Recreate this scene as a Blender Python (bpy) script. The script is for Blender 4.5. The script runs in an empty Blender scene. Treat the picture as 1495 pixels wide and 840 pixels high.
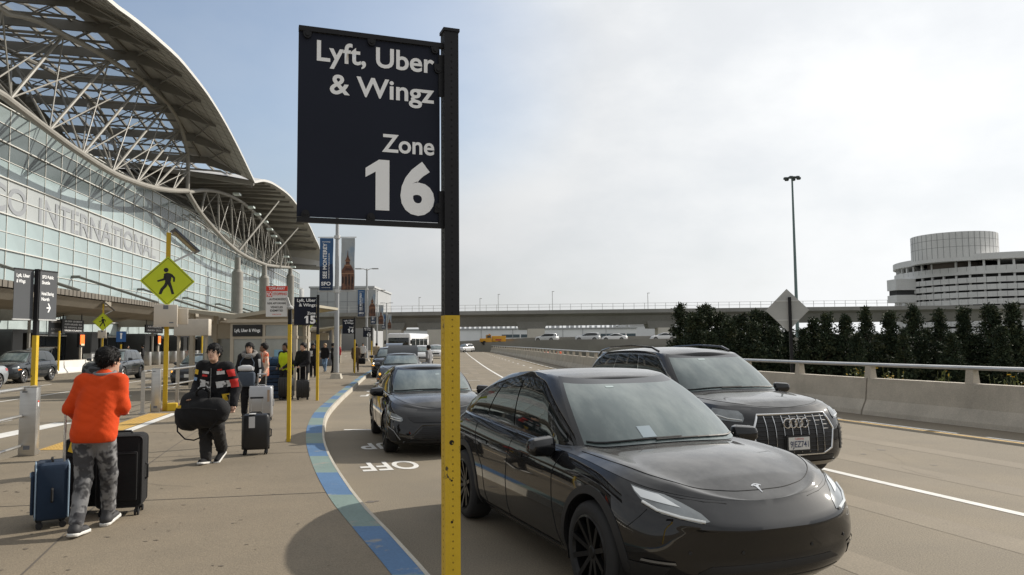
import bpy, bmesh, math, random
import numpy as np
from mathutils import Vector, Matrix
random.seed(7)
rng = np.random.default_rng(7)
sc = bpy.context.scene
COL = sc.collection
PI = math.pi
R = math.radians

# ---------------------------------------------------------------- camera
FPX, PITCH, ROLL, EYE = 1120.0, R(4.1), R(-0.5), 1.83
ct, st = math.cos(PITCH), math.sin(PITCH)
cr, sr = math.cos(ROLL), math.sin(ROLL)
RM = np.array([[cr, 0, sr], [0, 1, 0], [-sr, 0, cr]]) @ np.array([[1, 0, 0], [0, ct, st], [0, -st, ct]])
cd = bpy.data.cameras.new('camera')
cam = bpy.data.objects.new('camera', cd)
COL.objects.link(cam)
M = Matrix.Identity(4)
for i in range(3):
    M[i][0], M[i][1], M[i][2] = RM[0][i], RM[2][i], -RM[1][i]
M[2][3] = EYE
cam.matrix_world = M
cd.sensor_width = 36.0
cd.lens = FPX * 36.0 / 1495.0
cd.clip_start, cd.clip_end = 0.1, 6000
sc.camera = cam

def ray(x, y):
    return np.array([(x - 747.5) / FPX, 1.0, -(y - 420.0) / FPX]) @ RM
def G(x, y, z=0.0):          # the spot on level z that is seen there
    d = ray(x, y)
    return Vector(d * ((z - EYE) / d[2])) + Vector((0, 0, EYE))
def D(x, y, Y):              # the spot at forward distance Y that is seen there
    d = ray(x, y)
    return Vector(d * (Y / d[1])) + Vector((0, 0, EYE))

# ---------------------------------------------------------------- light
SUN_AZ, SUN_EL = math.atan2(0.83, 0.55), R(31)      # azimuth clockwise from +Y
sun_dir = Vector((math.sin(SUN_AZ) * math.cos(SUN_EL), math.cos(SUN_AZ) * math.cos(SUN_EL), math.sin(SUN_EL)))
w = bpy.data.worlds.new('World')
sc.world = w
w.use_nodes = True
nt = w.node_tree
N, L = nt.nodes, nt.links
N.clear()
def wn(t, **k):
    n = N.new(t)
    for a, b in k.items(): setattr(n, a, b)
    return n
def wmath(op, a, b=None, clamp=False):
    n = wn('ShaderNodeMath', operation=op, use_clamp=clamp)
    for i, v in enumerate((a, b)):
        if v is None: continue
        if isinstance(v, (int, float)): n.inputs[i].default_value = v
        else: L.new(v, n.inputs[i])
    return n.outputs[0]
sky = wn('ShaderNodeTexSky', sky_type='NISHITA', sun_disc=False)
sky.sun_elevation, sky.sun_rotation = SUN_EL, SUN_AZ
sky.air_density, sky.dust_density, sky.ozone_density = 1.1, 0.5, 2.2
tc = wn('ShaderNodeTexCoord')
def dot(v):
    n = wn('ShaderNodeVectorMath', operation='DOT_PRODUCT')
    L.new(tc.outputs['Generated'], n.inputs[0]); n.inputs[1].default_value = v
    return n.outputs['Value']
def wnoise(scale, detail, rough, zs):
    mp = wn('ShaderNodeMapping'); mp.inputs['Scale'].default_value = (scale, scale, scale * zs)
    L.new(tc.outputs['Generated'], mp.inputs[0])
    n = wn('ShaderNodeTexNoise'); n.inputs['Scale'].default_value = 1.0
    n.inputs['Detail'].default_value = detail; n.inputs['Roughness'].default_value = rough
    L.new(mp.outputs[0], n.inputs['Vector'])
    return n.outputs[0]
def wramp(v, a, b, lo=0.0, hi=1.0):
    n = wn('ShaderNodeMapRange', interpolation_type='SMOOTHSTEP')
    L.new(v, n.inputs[0])
    for i, q in enumerate((a, b, lo, hi)): n.inputs[i + 1].default_value = q
    return n.outputs[0]
def wmix(f, a, b):
    n = wn('ShaderNodeMix', data_type='RGBA')
    if isinstance(f, float): n.inputs[0].default_value = f
    else: L.new(f, n.inputs[0])
    for i, v in ((6, a), (7, b)):
        if isinstance(v, tuple): n.inputs[i].default_value = v + (1,)
        else: L.new(v, n.inputs[i])
    return n.outputs[2]
toward = dot(tuple(sun_dir))                      # thin cloud is brighter round the sun
big, fine = wnoise(1.6, 3, 0.5, 1.8), wnoise(3.6, 6, 0.55, 1.9)
# thin cloud covers the sky, with one soft blue opening over the terminal
gap_az, gap_el = R(-27), R(32)
opening = wmath('ADD', dot((math.sin(gap_az) * math.cos(gap_el), math.cos(gap_az) * math.cos(gap_el), math.sin(gap_el))), wmath('MULTIPLY', wmath('SUBTRACT', big, 0.5), 0.16))
cover = wmath('SUBTRACT', 0.93, wmath('ADD', wramp(opening, 0.845, 0.99, 0.0, 0.64), wmath('MULTIPLY', wramp(fine, .35, .7), -0.07)))
low = wramp(dot((0, 0, 1)), 0.02, 0.26, 0.80, 0.0)     # the sheet closes towards the horizon
cover = wmath('MAXIMUM', cover, low)
bright = wmath('ADD', wmath('MULTIPLY', wramp(toward, 0.2, 0.98), CLOUD_GAIN if 'CLOUD_GAIN' in globals() else 3.0), 3.75)
bright = wmath('MULTIPLY', bright, wramp(fine, 0.30, 0.72, 0.91, 1.07))
cl = wn('ShaderNodeVectorMath', operation='SCALE'); cl.inputs[0].default_value = (0.985, 1.0, 1.010)
L.new(bright, cl.inputs['Scale'])
mixed = wmix(cover, sky.outputs[0], cl.outputs[0])
bg = wn('ShaderNodeBackground'); bg.inputs[1].default_value = 0.15
L.new(mixed, bg.inputs[0])
out = wn('ShaderNodeOutputWorld'); L.new(bg.outputs[0], out.inputs[0])
sl = bpy.data.lights.new('sun', 'SUN')
sl.energy, sl.angle, sl.color = 5.0, R(0.6), (1.0, 0.93, 0.82)
so = bpy.data.objects.new('sun', sl); COL.objects.link(so)
so.rotation_euler = (-sun_dir).to_track_quat('-Z', 'Y').to_euler()
so.location = (40, 30, 60)
sc.view_settings.view_transform = 'Standard'
sc.view_settings.look = 'None'
sc.view_settings.exposure = 0.0
sc.view_settings.gamma = 1.0
sc.cycles.max_bounces = 6
sc.cycles.diffuse_bounces = 3
sc.cycles.glossy_bounces = 4
sc.cycles.transparent_max_bounces = 8

# ---------------------------------------------------------------- materials
MATS = {}
def mat(name, col, rough=0.6, metal=0.0, var=0.0, scale=8.0, bump=0.0, bscale=None, coat=0.0, spec=0.5, col2=None,
        lo=0.35, hi=0.65, detail=6, emit=0.0, alpha=1.0, stretch=None, speck=0.0, sheen=0.0, trans=0.0):
    """one procedural material; col2 gives patches of a second colour, var a slow drift of tone, speck fine grit"""
    if name in MATS: return MATS[name]
    m = bpy.data.materials.new(name); m.use_nodes = True
    t = m.node_tree; b = t.nodes['Principled BSDF']
    def s(k, v):
        if k in b.inputs: b.inputs[k].default_value = v
    s('Base Color', tuple(col) + (1,)); s('Roughness', rough); s('Metallic', metal)
    s('Coat Weight', coat); s('Coat Roughness', 0.03); s('Coat IOR', 1.56 if coat >= 1 else 1.5); s('Specular IOR Level', spec); s('Alpha', alpha)
    s('Sheen Weight', sheen); s('Transmission Weight', trans)
    if emit: s('Emission Color', tuple(col) + (1,)); s('Emission Strength', emit)
    if var or col2 or bump or speck:
        co = t.nodes.new('ShaderNodeTexCoord'); vec = co.outputs['Object']
        if stretch:
            mp = t.nodes.new('ShaderNodeMapping'); mp.inputs['Scale'].default_value = stretch
            t.links.new(vec, mp.inputs[0]); vec = mp.outputs[0]
        def noise(sca, det=detail):
            n = t.nodes.new('ShaderNodeTexNoise'); n.inputs['Scale'].default_value = sca
            n.inputs['Detail'].default_value = det; n.inputs['Roughness'].default_value = 0.6
            t.links.new(vec, n.inputs['Vector']); return n.outputs[0]
        def rng_(v, a, b_, c, d):
            n = t.nodes.new('ShaderNodeMapRange'); t.links.new(v, n.inputs[0])
            for i, q in enumerate((a, b_, c, d)): n.inputs[i + 1].default_value = q
            return n.outputs[0]
        cur = None
        if col2 is not None:
            mx = t.nodes.new('ShaderNodeMix'); mx.data_type = 'RGBA'
            mx.inputs[6].default_value = tuple(col) + (1,); mx.inputs[7].default_value = tuple(col2) + (1,)
            t.links.new(rng_(noise(scale), lo, hi, 0, 1), mx.inputs[0]); cur = mx.outputs[2]
        def times(f):
            nonlocal cur
            mx = t.nodes.new('ShaderNodeVectorMath'); mx.operation = 'SCALE'
            if cur is None: mx.inputs[0].default_value = tuple(col)
            else: t.links.new(cur, mx.inputs[0])
            t.links.new(f, mx.inputs['Scale']); cur = mx.outputs[0]
        if var: times(rng_(noise(scale * 0.37 + 0.05), 0.3, 0.7, 1 - var, 1 + var))
        if speck: times(rng_(noise(bscale or scale * 12, 2), 0.32, 0.68, 1 - speck, 1 + speck))
        if cur is not None: t.links.new(cur, b.inputs['Base Color'])
        if bump:
            bp = t.nodes.new('ShaderNodeBump'); bp.inputs['Strength'].default_value = bump; bp.inputs['Distance'].default_value = 0.02
            t.links.new(noise(bscale or scale * 6, 4), bp.inputs['Height']); t.links.new(bp.outputs[0], b.inputs['Normal'])
    MATS[name] = m
    return m

# ---------------------------------------------------------------- objects
def link(name, me, m=None, parent=None):
    o = bpy.data.objects.new(name, me); COL.objects.link(o)
    if m is not None:
        for q in (m if isinstance(m, (list, tuple)) else [m]): me.materials.append(q)
    if parent is not None: o.parent = parent
    return o
def mesh(name, V, F, m=None, parent=None, smooth=False, mi=None):
    me = bpy.data.meshes.new(name)
    me.from_pydata([tuple(map(float, v)) for v in V], [], [tuple(map(int, f)) for f in F])
    if smooth: me.polygons.foreach_set('use_smooth', [True] * len(me.polygons))
    o = link(name, me, m, parent)
    if mi is not None: me.polygons.foreach_set('material_index', list(map(int, mi)))
    me.update()
    return o
def tag(o, label=None, cat=None, group=None, kind=None):
    for k, v in (('label', label), ('category', cat), ('group', group), ('kind', kind)):
        if v: o[k] = v
    return o
def thing(name, label, cat, loc=(0, 0, 0), rz=0.0, group=None):
    o = bpy.data.objects.new(name, None); COL.objects.link(o)
    o.location = loc; o.rotation_euler = (0, 0, rz); o.empty_display_size = 0.2
    return tag(o, label, cat, group)
def copy_tree(o, parent=None):
    c = o.copy(); COL.objects.link(c)
    if parent is not None: c.parent = parent
    for ch in list(o.children): copy_tree(ch, c)
    return c
def again(o, loc, rz=0.0, label=None, scale=None):
    c = copy_tree(o); c.location = loc; c.rotation_euler = (0, 0, rz)
    if label: c['label'] = label
    if scale: c.scale = scale if not isinstance(scale, (int, float)) else (scale,) * 3
    return c

def frame(d, up=(0, 0, 1)):
    d = Vector(d).normalized(); u = Vector(up)
    if abs(d.dot(u)) > 0.98: u = Vector((1, 0, 0))
    a = d.cross(u).normalized(); b = a.cross(d).normalized()
    return a, b
class MB:
    def __init__(s): s.V, s.F, s.mi, s.cur = [], [], [], 0
    def add(s, V, F):
        n = len(s.V); s.V += [tuple(v) for v in V]; s.F += [tuple(i + n for i in f) for f in F]; s.mi += [s.cur] * len(F); return s
    def box(s, c, d, rz=0.0, rot=None, top=None):
        x, y, z = d[0] / 2, d[1] / 2, d[2] / 2
        tx, ty = (x, y) if top is None else (top[0] / 2, top[1] / 2)
        V = [(-x, -y, -z), (x, -y, -z), (x, y, -z), (-x, y, -z), (-tx, -ty, z), (tx, -ty, z), (tx, ty, z), (-tx, ty, z)]
        m = rot if rot is not None else Matrix.Rotation(rz, 3, 'Z')
        V = [m @ Vector(v) + Vector(c) for v in V]
        return s.add(V, [(3, 2, 1, 0), (4, 5, 6, 7), (0, 1, 5, 4), (1, 2, 6, 5), (2, 3, 7, 6), (3, 0, 4, 7)])
    def rbox(s, c, d, r=0.02, rz=0.0, n=3, ends=True):
        """upright box with rounded vertical edges and softened rims"""
        x, y, z = d[0] / 2, d[1] / 2, d[2] / 2
        def ring(k, zz):
            out = []
            for q, (sx, sy) in enumerate(((1, 1), (-1, 1), (-1, -1), (1, -1))):
                for i in range(n + 1):
                    a = q * PI / 2 + i * PI / 2 / n
                    out.append((sx * (x - r) + (r - k) * math.cos(a), sy * (y - r) + (r - k) * math.sin(a), zz))
            return out
        rings = [ring(r * .9, -z), ring(r * .3, -z + r * .3), ring(0, -z + r), ring(0, z - r), ring(r * .3, z - r * .3), ring(r * .9, z)]
        m = Matrix.Rotation(rz, 3, 'Z'); K = 4 * (n + 1)
        V = [m @ Vector(p) + Vector(c) for g in rings for p in g]
        F = [(a * K + i, a * K + (i + 1) % K, (a + 1) * K + (i + 1) % K, (a + 1) * K + i) for a in range(5) for i in range(K)]
        F += [tuple(range(K))[::-1], tuple(5 * K + i for i in range(K))]
        return s.add(V, F)
    def cyl(s, p, q, r, r2=None, n=12, caps=True):
        p, q = Vector(p), Vector(q); r2 = r if r2 is None else r2
        a, b = frame(q - p)
        V = [p + (a * math.cos(2 * PI * i / n) + b * math.sin(2 * PI * i / n)) * r for i in range(n)]
        V += [q + (a * math.cos(2 * PI * i / n) + b * math.sin(2 * PI * i / n)) * r2 for i in range(n)]
        F = [(i, (i + 1) % n, n + (i + 1) % n, n + i) for i in range(n)]
        if caps: F += [tuple(range(n))[::-1], tuple(range(n, 2 * n))]
        return s.add(V, F)
    def bar(s, p, q, wd, ht, up=(0, 0, 1)):
        p, q = Vector(p), Vector(q); a, b = frame(q - p, up)
        o = [(-1, -1), (1, -1), (1, 1), (-1, 1)]
        V = [p + a * (i * wd / 2) + b * (j * ht / 2) for i, j in o] + [q + a * (i * wd / 2) + b * (j * ht / 2) for i, j in o]
        return s.add(V, [(3, 2, 1, 0), (4, 5, 6, 7), (0, 1, 5, 4), (1, 2, 6, 5), (2, 3, 7, 6), (3, 0, 4, 7)])
    def tube(s, path, r, n=8, closed=False):
        P = [Vector(p) for p in path]; K = len(P); V = []; pa = None
        for i in range(K):
            d = (P[(i + 1) % K] - P[i - 1]) if closed or 0 < i < K - 1 else (P[1] - P[0] if i == 0 else P[-1] - P[-2])
            if pa is None: a, b = frame(d)
            else:
                d = d.normalized(); a = (pa - d * pa.dot(d)).normalized(); b = a.cross(d)
            pa = a; rr = r[i] if isinstance(r, (list, tuple)) else r
            V += [P[i] + (a * math.cos(2 * PI * k / n) + b * math.sin(2 * PI * k / n)) * rr for k in range(n)]
        F = [(i * n + k, i * n + (k + 1) % n, ((i + 1) % K) * n + (k + 1) % n, ((i + 1) % K) * n + k) for i in range(K if closed else K - 1) for k in range(n)]
        if not closed: F += [tuple(range(n))[::-1], tuple((K - 1) * n + k for k in range(n))]
        return s.add(V, F)
    def prism(s, poly, o, ex, ey, ez):
        """polygon (a,b pairs) in the plane o + a ex + b ey, extruded by the vector ez"""
        o, ex, ey, ez = map(Vector, (o, ex, ey, ez)); n = len(poly)
        V = [o + ex * a + ey * b for a, b in poly]; V += [v + ez for v in V]
        F = [(i, (i + 1) % n, n + (i + 1) % n, n + i) for i in range(n)] + [tuple(range(n))[::-1], tuple(range(n, 2 * n))]
        return s.add(V, F)
    def lathe(s, prof, c, axis=(0, 0, 1), n=24, caps=False):
        """prof: (radius, along axis)"""
        d = Vector(axis).normalized(); a, b = frame(d); c = Vector(c); V = []
        for r, h in prof: V += [c + d * h + (a * math.cos(2 * PI * k / n) + b * math.sin(2 * PI * k / n)) * r for k in range(n)]
        K = len(prof)
        F = [(i * n + k, i * n + (k + 1) % n, (i + 1) * n + (k + 1) % n, (i + 1) * n + k) for i in range(K - 1) for k in range(n)]
        if caps: F += [tuple(range(n))[::-1], tuple((K - 1) * n + k for k in range(n))]
        return s.add(V, F)
    def grid(s, P):
        """P: rows x cols of points"""
        r, c = len(P), len(P[0])
        return s.add([p for row in P for p in row], [(i * c + j, i * c + j + 1, (i + 1) * c + j + 1, (i + 1) * c + j) for i in range(r - 1) for j in range(c - 1)])
    def build(s, name, m=None, parent=None, smooth=False, fix=True):
        o = mesh(name, s.V, s.F, m, parent, smooth, s.mi if max(s.mi or [0]) else None)
        if fix: fixn(o.data)
        if smooth is True and fix: autosmooth(o.data)
        return o
def fixn(me):
    bm = bmesh.new(); bm.from_mesh(me); bmesh.ops.recalc_face_normals(bm, faces=bm.faces); bm.to_mesh(me); bm.free()
def autosmooth(me, ang=35):
    me.polygons.foreach_set('use_smooth', [True] * len(me.polygons))
    try: me.set_sharp_from_angle(angle=R(ang))
    except Exception: pass

def text(name, s, size, m, parent=None, o=(0, 0, 0), ex=(1, 0, 0), ey=(0, 0, 1), align='LEFT', bold=0.0, depth=0.001, sx=1.0, space=1.0, res=3):
    """lettering as its own mesh: o + x ex + y ey"""
    cu = bpy.data.curves.new(name, 'FONT'); cu.body = s; cu.size = size; cu.align_x = align; cu.offset = bold
    cu.extrude = depth; cu.space_character = space; cu.resolution_u = res
    t = bpy.data.objects.new('tmp', cu); COL.objects.link(t)
    dg = bpy.context.evaluated_depsgraph_get()
    me = bpy.data.meshes.new_from_object(t.evaluated_get(dg)); bpy.data.objects.remove(t)
    ex, ey = Vector(ex).normalized(), Vector(ey).normalized(); ez = ex.cross(ey); o = Vector(o)
    for v in me.vertices: v.co = o + ex * v.co.x * sx + ey * v.co.y + ez * v.co.z
    me.name = name; me.materials.clear()
    return link(name, me, m, parent)

def pchip(xs, ys, x):
    """smooth monotone interpolation"""
    xs, ys, x = np.asarray(xs, float), np.asarray(ys, float), np.asarray(x, float)
    h = np.diff(xs); dl = np.diff(ys) / h; n = len(xs); d = np.zeros(n)
    for i in range(1, n - 1):
        if dl[i - 1] * dl[i] > 0:
            w1, w2 = 2 * h[i] + h[i - 1], h[i] + 2 * h[i - 1]
            d[i] = (w1 + w2) / (w1 / dl[i - 1] + w2 / dl[i])
    d[0], d[-1] = dl[0], dl[-1]
    xc = np.clip(x, xs[0], xs[-1]); k = np.clip(np.searchsorted(xs, xc, side='right') - 1, 0, n - 2)
    t = (xc - xs[k]) / h[k]
    return ((1 + 2 * t) * (1 - t) ** 2 * ys[k] + t * (1 - t) ** 2 * h[k] * d[k] + t * t * (3 - 2 * t) * ys[k + 1] + t * t * (t - 1) * h[k] * d[k + 1])

# surface nets: a mesh of the zero level of a distance field
def surfnets(f, lo, hi, h):
    lo, hi = np.array(lo, float), np.array(hi, float)
    n = np.maximum(np.ceil((hi - lo) / h).astype(int) + 1, 3)
    ax = [lo[i] + h * np.arange(n[i]) for i in range(3)]
    X, Y, Z = np.meshgrid(*ax, indexing='ij')
    d = f(X, Y, Z)
    ins = d < 0
    cs = np.zeros(tuple(n - 1), int)
    offs = [(i, j, k) for i in (0, 1) for j in (0, 1) for k in (0, 1)]
    def sh(a, o): return a[o[0]:a.shape[0] - 1 + o[0], o[1]:a.shape[1] - 1 + o[1], o[2]:a.shape[2] - 1 + o[2]]
    for o in offs: cs = cs + sh(ins, o)
    act = (cs > 0) & (cs < 8)
    idx = -np.ones(act.shape, int); ii = np.argwhere(act); idx[act] = np.arange(len(ii))
    acc = np.zeros((len(ii), 3)); cnt = np.zeros(len(ii))
    for a in offs:
        for axn in range(3):
            if a[axn]: continue
            b = list(a); b[axn] = 1; b = tuple(b)
            da = sh(d, a)[act]; db = sh(d, b)[act]; m_ = (da < 0) != (db < 0)
            t = np.where(m_, da / np.where(m_, da - db, 1), 0)
            p = np.tile(np.array(a, float), (len(ii), 1)); p[:, axn] += t
            acc[m_] += p[m_]; cnt[m_] += 1
    V = lo + h * (ii + acc / cnt[:, None])
    F = []
    for axn in range(3):
        u, v = (axn + 1) % 3, (axn + 2) % 3
        sl0 = [slice(None)] * 3; sl1 = [slice(None)] * 3
        sl0[axn] = slice(0, -1); sl1[axn] = slice(1, None)
        A, B = ins[tuple(sl0)], ins[tuple(sl1)]
        cr_ = np.argwhere(A != B)
        ok = (cr_[:, u] > 0) & (cr_[:, v] > 0) & (cr_[:, u] < n[u] - 1) & (cr_[:, v] < n[v] - 1)
        cr_ = cr_[ok]
        fl = A[tuple(cr_.T)]
        q = []
        for du, dv in ((-1, -1), (0, -1), (0, 0), (-1, 0)):
            c = cr_.copy(); c[:, u] += du; c[:, v] += dv; q.append(idx[tuple(c.T)])
        q = np.stack(q, 1); q[~fl] = q[~fl][:, ::-1]; F.append(q)
    return V, np.concatenate(F)
def seg(X, Y, Z, a, b, ra, rb, sc3=(1, 1, 1)):
    a, b = np.array(a, float), np.array(b, float); s = np.array(sc3, float)
    ab = (b - a) / s; L2 = max((ab ** 2).sum(), 1e-9)
    px, py, pz = (X - a[0]) / s[0], (Y - a[1]) / s[1], (Z - a[2]) / s[2]
    t = np.clip((px * ab[0] + py * ab[1] + pz * ab[2]) / L2, 0, 1)
    return np.sqrt((px - t * ab[0]) ** 2 + (py - t * ab[1]) ** 2 + (pz - t * ab[2]) ** 2) - (ra + t * (rb - ra))
def ell(X, Y, Z, c, r):
    c, r = np.array(c, float), np.array(r, float)
    k = np.sqrt(((X - c[0]) / r[0]) ** 2 + ((Y - c[1]) / r[1]) ** 2 + ((Z - c[2]) / r[2]) ** 2)
    return (k - 1) * r.min()
def smin(a, b, k):
    h = np.clip(0.5 + 0.5 * (b - a) / k, 0, 1)
    return b + (a - b) * h - k * h * (1 - h)

def digit_one(name, wd, ht, m, parent, o, ex, ey, depth=.0006):
    ex, ey = Vector(ex).normalized(), Vector(ey).normalized(); ez = ex.cross(ey); o = Vector(o)
    V = [o + ex * (a * wd) + ey * (b * ht) + ez * depth for a, b in ((.42, 0), (1, 0), (1, 1), (.56, 1), (.0, .82), (.0, .64), (.42, .76))]
    return mesh(name, V, [(0, 1, 2, 3, 6), (6, 3, 4, 5)], m, parent)
def split_islands(o, name):
    """each loose piece of a flat lettering mesh becomes a part of its own"""
    me = o.data; adj = [[] for _ in me.vertices]
    for e in me.edges: a, b = e.vertices; adj[a].append(b); adj[b].append(a)
    lab_ = [-1] * len(adj); k = 0
    for i in range(len(adj)):
        if lab_[i] >= 0: continue
        st_ = [i]; lab_[i] = k
        while st_:
            for q in adj[st_.pop()]:
                if lab_[q] < 0: lab_[q] = k; st_.append(q)
        k += 1
    for j in range(k):
        ids = [i for i in range(len(adj)) if lab_[i] == j]; mp = {v: n for n, v in enumerate(ids)}
        mesh(name, [me.vertices[i].co for i in ids], [[mp[v] for v in p.vertices] for p in me.polygons if lab_[p.vertices[0]] == j], me.materials[0], o.parent)
    bpy.data.objects.remove(o)
def text_fit(name, s, wd, cap, m, parent, o, ex, ey, align='RIGHT', bold=0.012, depth=0.0006):
    """lettering scaled to a width and a cap height; o is the baseline end on the align side"""
    t = text(name, s, 1.0, m, None, bold=bold, depth=0.0, res=4)
    co = np.array([v.co[:] for v in t.data.vertices])          # default plane: x right, z up
    x0, x1, top = co[:, 0].min(), co[:, 0].max(), co[:, 2].max()
    ex, ey = Vector(ex).normalized(), Vector(ey).normalized(); ez = ex.cross(ey); o = Vector(o)
    a = wd / (x1 - x0); b = cap / top
    sh = {'RIGHT': x1, 'LEFT': x0, 'CENTER': (x0 + x1) / 2}[align]
    for v in t.data.vertices:
        v.co = o + ex * ((v.co.x - sh) * a) + ey * (v.co.z * b) + ez * depth
    if parent: t.parent = parent
    return t

CON = mat('concrete_walk', (0.200, 0.163, 0.114), 0.9, var=0.13, scale=1.0, bump=0.25, bscale=90, col2=(0.172, 0.142, 0.102), speck=0.22, lo=0.3, hi=0.7)
ROADM = mat('road_concrete', (0.207, 0.172, 0.122), 0.88, var=0.13, scale=0.7, bump=0.3, bscale=70, col2=(0.179, 0.152, 0.113), speck=0.26, lo=0.3, hi=0.7)
KERB = mat('kerb_concrete', (0.42, 0.39, 0.33), 0.85, var=0.15, scale=4, speck=0.12)
WHITEP = mat('white_road_paint', (0.66, 0.65, 0.62), 0.7, var=0.12, scale=6, col2=(0.42, 0.39, 0.34), lo=0.58, hi=0.8)
YELP = mat('yellow_road_paint', (0.50, 0.31, 0.075), 0.7, var=0.12, scale=6, col2=(0.45, 0.3, 0.12), lo=0.55, hi=0.8)
BLUEP = mat('blue_kerb_paint', (0.070, 0.148, 0.275), 0.75, var=0.12, scale=3, speck=0.08, col2=(0.24, 0.235, 0.215), lo=0.60, hi=0.68, bump=.15)
TEALP = mat('teal_kerb_paint', (0.160, 0.220, 0.200), 0.75, var=0.12, scale=3, speck=0.08, col2=(0.25, 0.235, 0.205), lo=0.60, hi=0.68, bump=.15)
GRIME = mat('dark_joint', (0.10, 0.085, 0.07), 0.9)
BARR = mat('barrier_concrete', (0.50, 0.455, 0.385), 0.85, var=0.14, scale=2.2, bump=0.2, bscale=40, col2=(0.40, 0.365, 0.31), speck=0.1, lo=0.4, hi=0.75)
GALV = mat('galvanised_steel', (0.55, 0.55, 0.54), 0.42, 0.7, var=0.1, scale=5)
STAIN = mat('stainless_steel', (0.50, 0.49, 0.47), 0.34, 0.85, var=0.08, scale=6, stretch=(1, 1, 8))
YELM = mat('yellow_paint', (0.56, 0.37, 0.012), 0.5, var=0.10, scale=22, col2=(0.06, 0.045, 0.02), lo=0.655, hi=0.68, bump=0.15, bscale=90, stretch=(1, 1, .6))
BLKM = mat('black_paint', (0.010, 0.010, 0.012), 0.5, spec=.3, var=0.2, scale=8)
SIGNB = mat('sign_charcoal', (0.014, 0.017, 0.029), 0.65, var=0.10, scale=3, spec=.18)
SIGNW = mat('sign_white', (0.86, 0.87, 0.88), 0.5)
GREYS = mat('sign_grey', (0.13, 0.14, 0.16), 0.45, var=0.08, scale=4)
GREYD = mat('sign_slate', (0.085, 0.09, 0.098), 0.6, var=0.08, scale=4, spec=.2)
LIME = mat('fluorescent_yellow_green', (0.52, 0.60, 0.012), 0.5, var=0.05, scale=4)
SIGNK = mat('sign_black_print', (0.012, 0.012, 0.012), 0.6)
BEIGE = mat('beige_cabinet', (0.52, 0.47, 0.40), 0.55, var=0.06, scale=6)
BACKAL = mat('sign_back_aluminium', (0.42, 0.42, 0.41), 0.55, 0.3, var=0.08, scale=4)
RUBBER = mat('rubber', (0.014, 0.014, 0.015), 0.8, var=0.15, scale=20)

# plan curves: x as a function of distance along the road
def edge_from(px, z): return np.array([[G(x, y, z).y, G(x, y, z).x] for x, y in px])
kr = edge_from([(628, 840), (566, 772), (538, 744), (498, 691), (482, 664), (474, 641), (473.5, 622), (478, 603), (495, 583), (515, 565.5), (535, 548)], .14)
kl = edge_from([(572, 840), (516, 772), (482, 728.6), (454, 673), (446.6, 642), (449, 622), (462, 599), (477, 586), (507, 563), (533, 545)], .14)
def extend(a):
    s0 = (a[1, 1] - a[0, 1]) / (a[1, 0] - a[0, 0]); e = a[-1]
    return np.vstack([[-40, a[0, 1] + (-40 - a[0, 0]) * -0.345], a, [e[0] + 60, e[1] - 60 * .105], [e[0] + 215, e[1] - 215 * .095]])
kr, kl = extend(kr), extend(kl)
def KR(y): return pchip(kr[:, 0], kr[:, 1], y)                  # road side of the painted band
def KL(y): return pchip(kl[:, 0], kl[:, 1], y)
isl = np.array([(-40, 5.5), (0, -4.9), (8, -6.9), (12.1, -7.75), (20, -9.3), (30, -10.9), (45, -13.2), (60, -15.2), (260, -37)])
def IL(y): return pchip(isl[:, 0], isl[:, 1], y)                # far side of the island
lane = np.array([(-40, 20.3), (8.1, 5.29), (10.87, 4.45), (20, 2.05), (30, .55), (43.5, -.8), (90, -4.6), (186, -12), (260, -19)])
def LN(y): return pchip(lane[:, 0], lane[:, 1], y)
bar_ = np.array([(-40, 27.2), (9, 11.75), (15, 9.85), (20, 8.28), (27, 6.75), (45, 4.87), (90, 1.4), (182, -7.8), (215, -14.5), (260, -27)])
def BX(y): return pchip(bar_[:, 0], bar_[:, 1], y)
TA = R(6.7)                                                     # the terminal stands along this heading
TU, TN = Vector((-math.sin(TA), math.cos(TA), 0)), Vector((math.cos(TA), math.sin(TA), 0))
def TP(s, c, z=0): return TU * s + TN * c + Vector((0, 0, z))

YS = np.concatenate([np.arange(-40, 60, 1.0), np.arange(60, 262, 4.0)])
def ribbon(fa, fb, ys, z):
    return [[(float(fa(y)), float(y), z), (float(fb(y)), float(y), z)] for y in ys]
def strip(fn, off, wd, ys, z=0.004):
    """a painted line that follows a plan curve"""
    ys = np.asarray(ys, float); x = fn(ys) + off; dx = np.gradient(x, ys)
    n = np.stack([np.ones_like(dx), -dx], 1) / np.sqrt(1 + dx ** 2)[:, None]
    return [[(x[i] - n[i, 0] * wd / 2, ys[i] - n[i, 1] * wd / 2, z), (x[i] + n[i, 0] * wd / 2, ys[i] + n[i, 1] * wd / 2, z)] for i in range(len(ys))]

# lower ground out to the horizon, the elevated road deck, the island pavement
lowm = mat('lower_ground', (0.10, 0.098, 0.085), 0.95, var=0.2, scale=0.05, col2=(0.075, 0.085, 0.05))
g = MB(); g.add([(-4000, -4000, -6), (4000, -4000, -6), (4000, 4500, -6), (-4000, 4500, -6)], [(0, 1, 2, 3)])
tag(g.build('ground', lowm), kind='structure')
deck = MB()
deck.grid([[(TP(y, -34).x, TP(y, -34).y, 0.0), (float(BX(TP(y, 0).y)) + .55, TP(y, 0).y, 0.0)] for y in YS])
deck.grid([[(float(BX(TP(y, 0).y)) + .55, TP(y, 0).y, 0.0), (float(BX(TP(y, 0).y)) + .55, TP(y, 0).y, -1.4)] for y in YS])
tag(deck.build('road', ROADM), kind='structure')
pv = MB()
pv.grid(ribbon(IL, KR, YS, .14)); pav = pv.build('pavement', CON); tag(pav, kind='structure')
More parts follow.
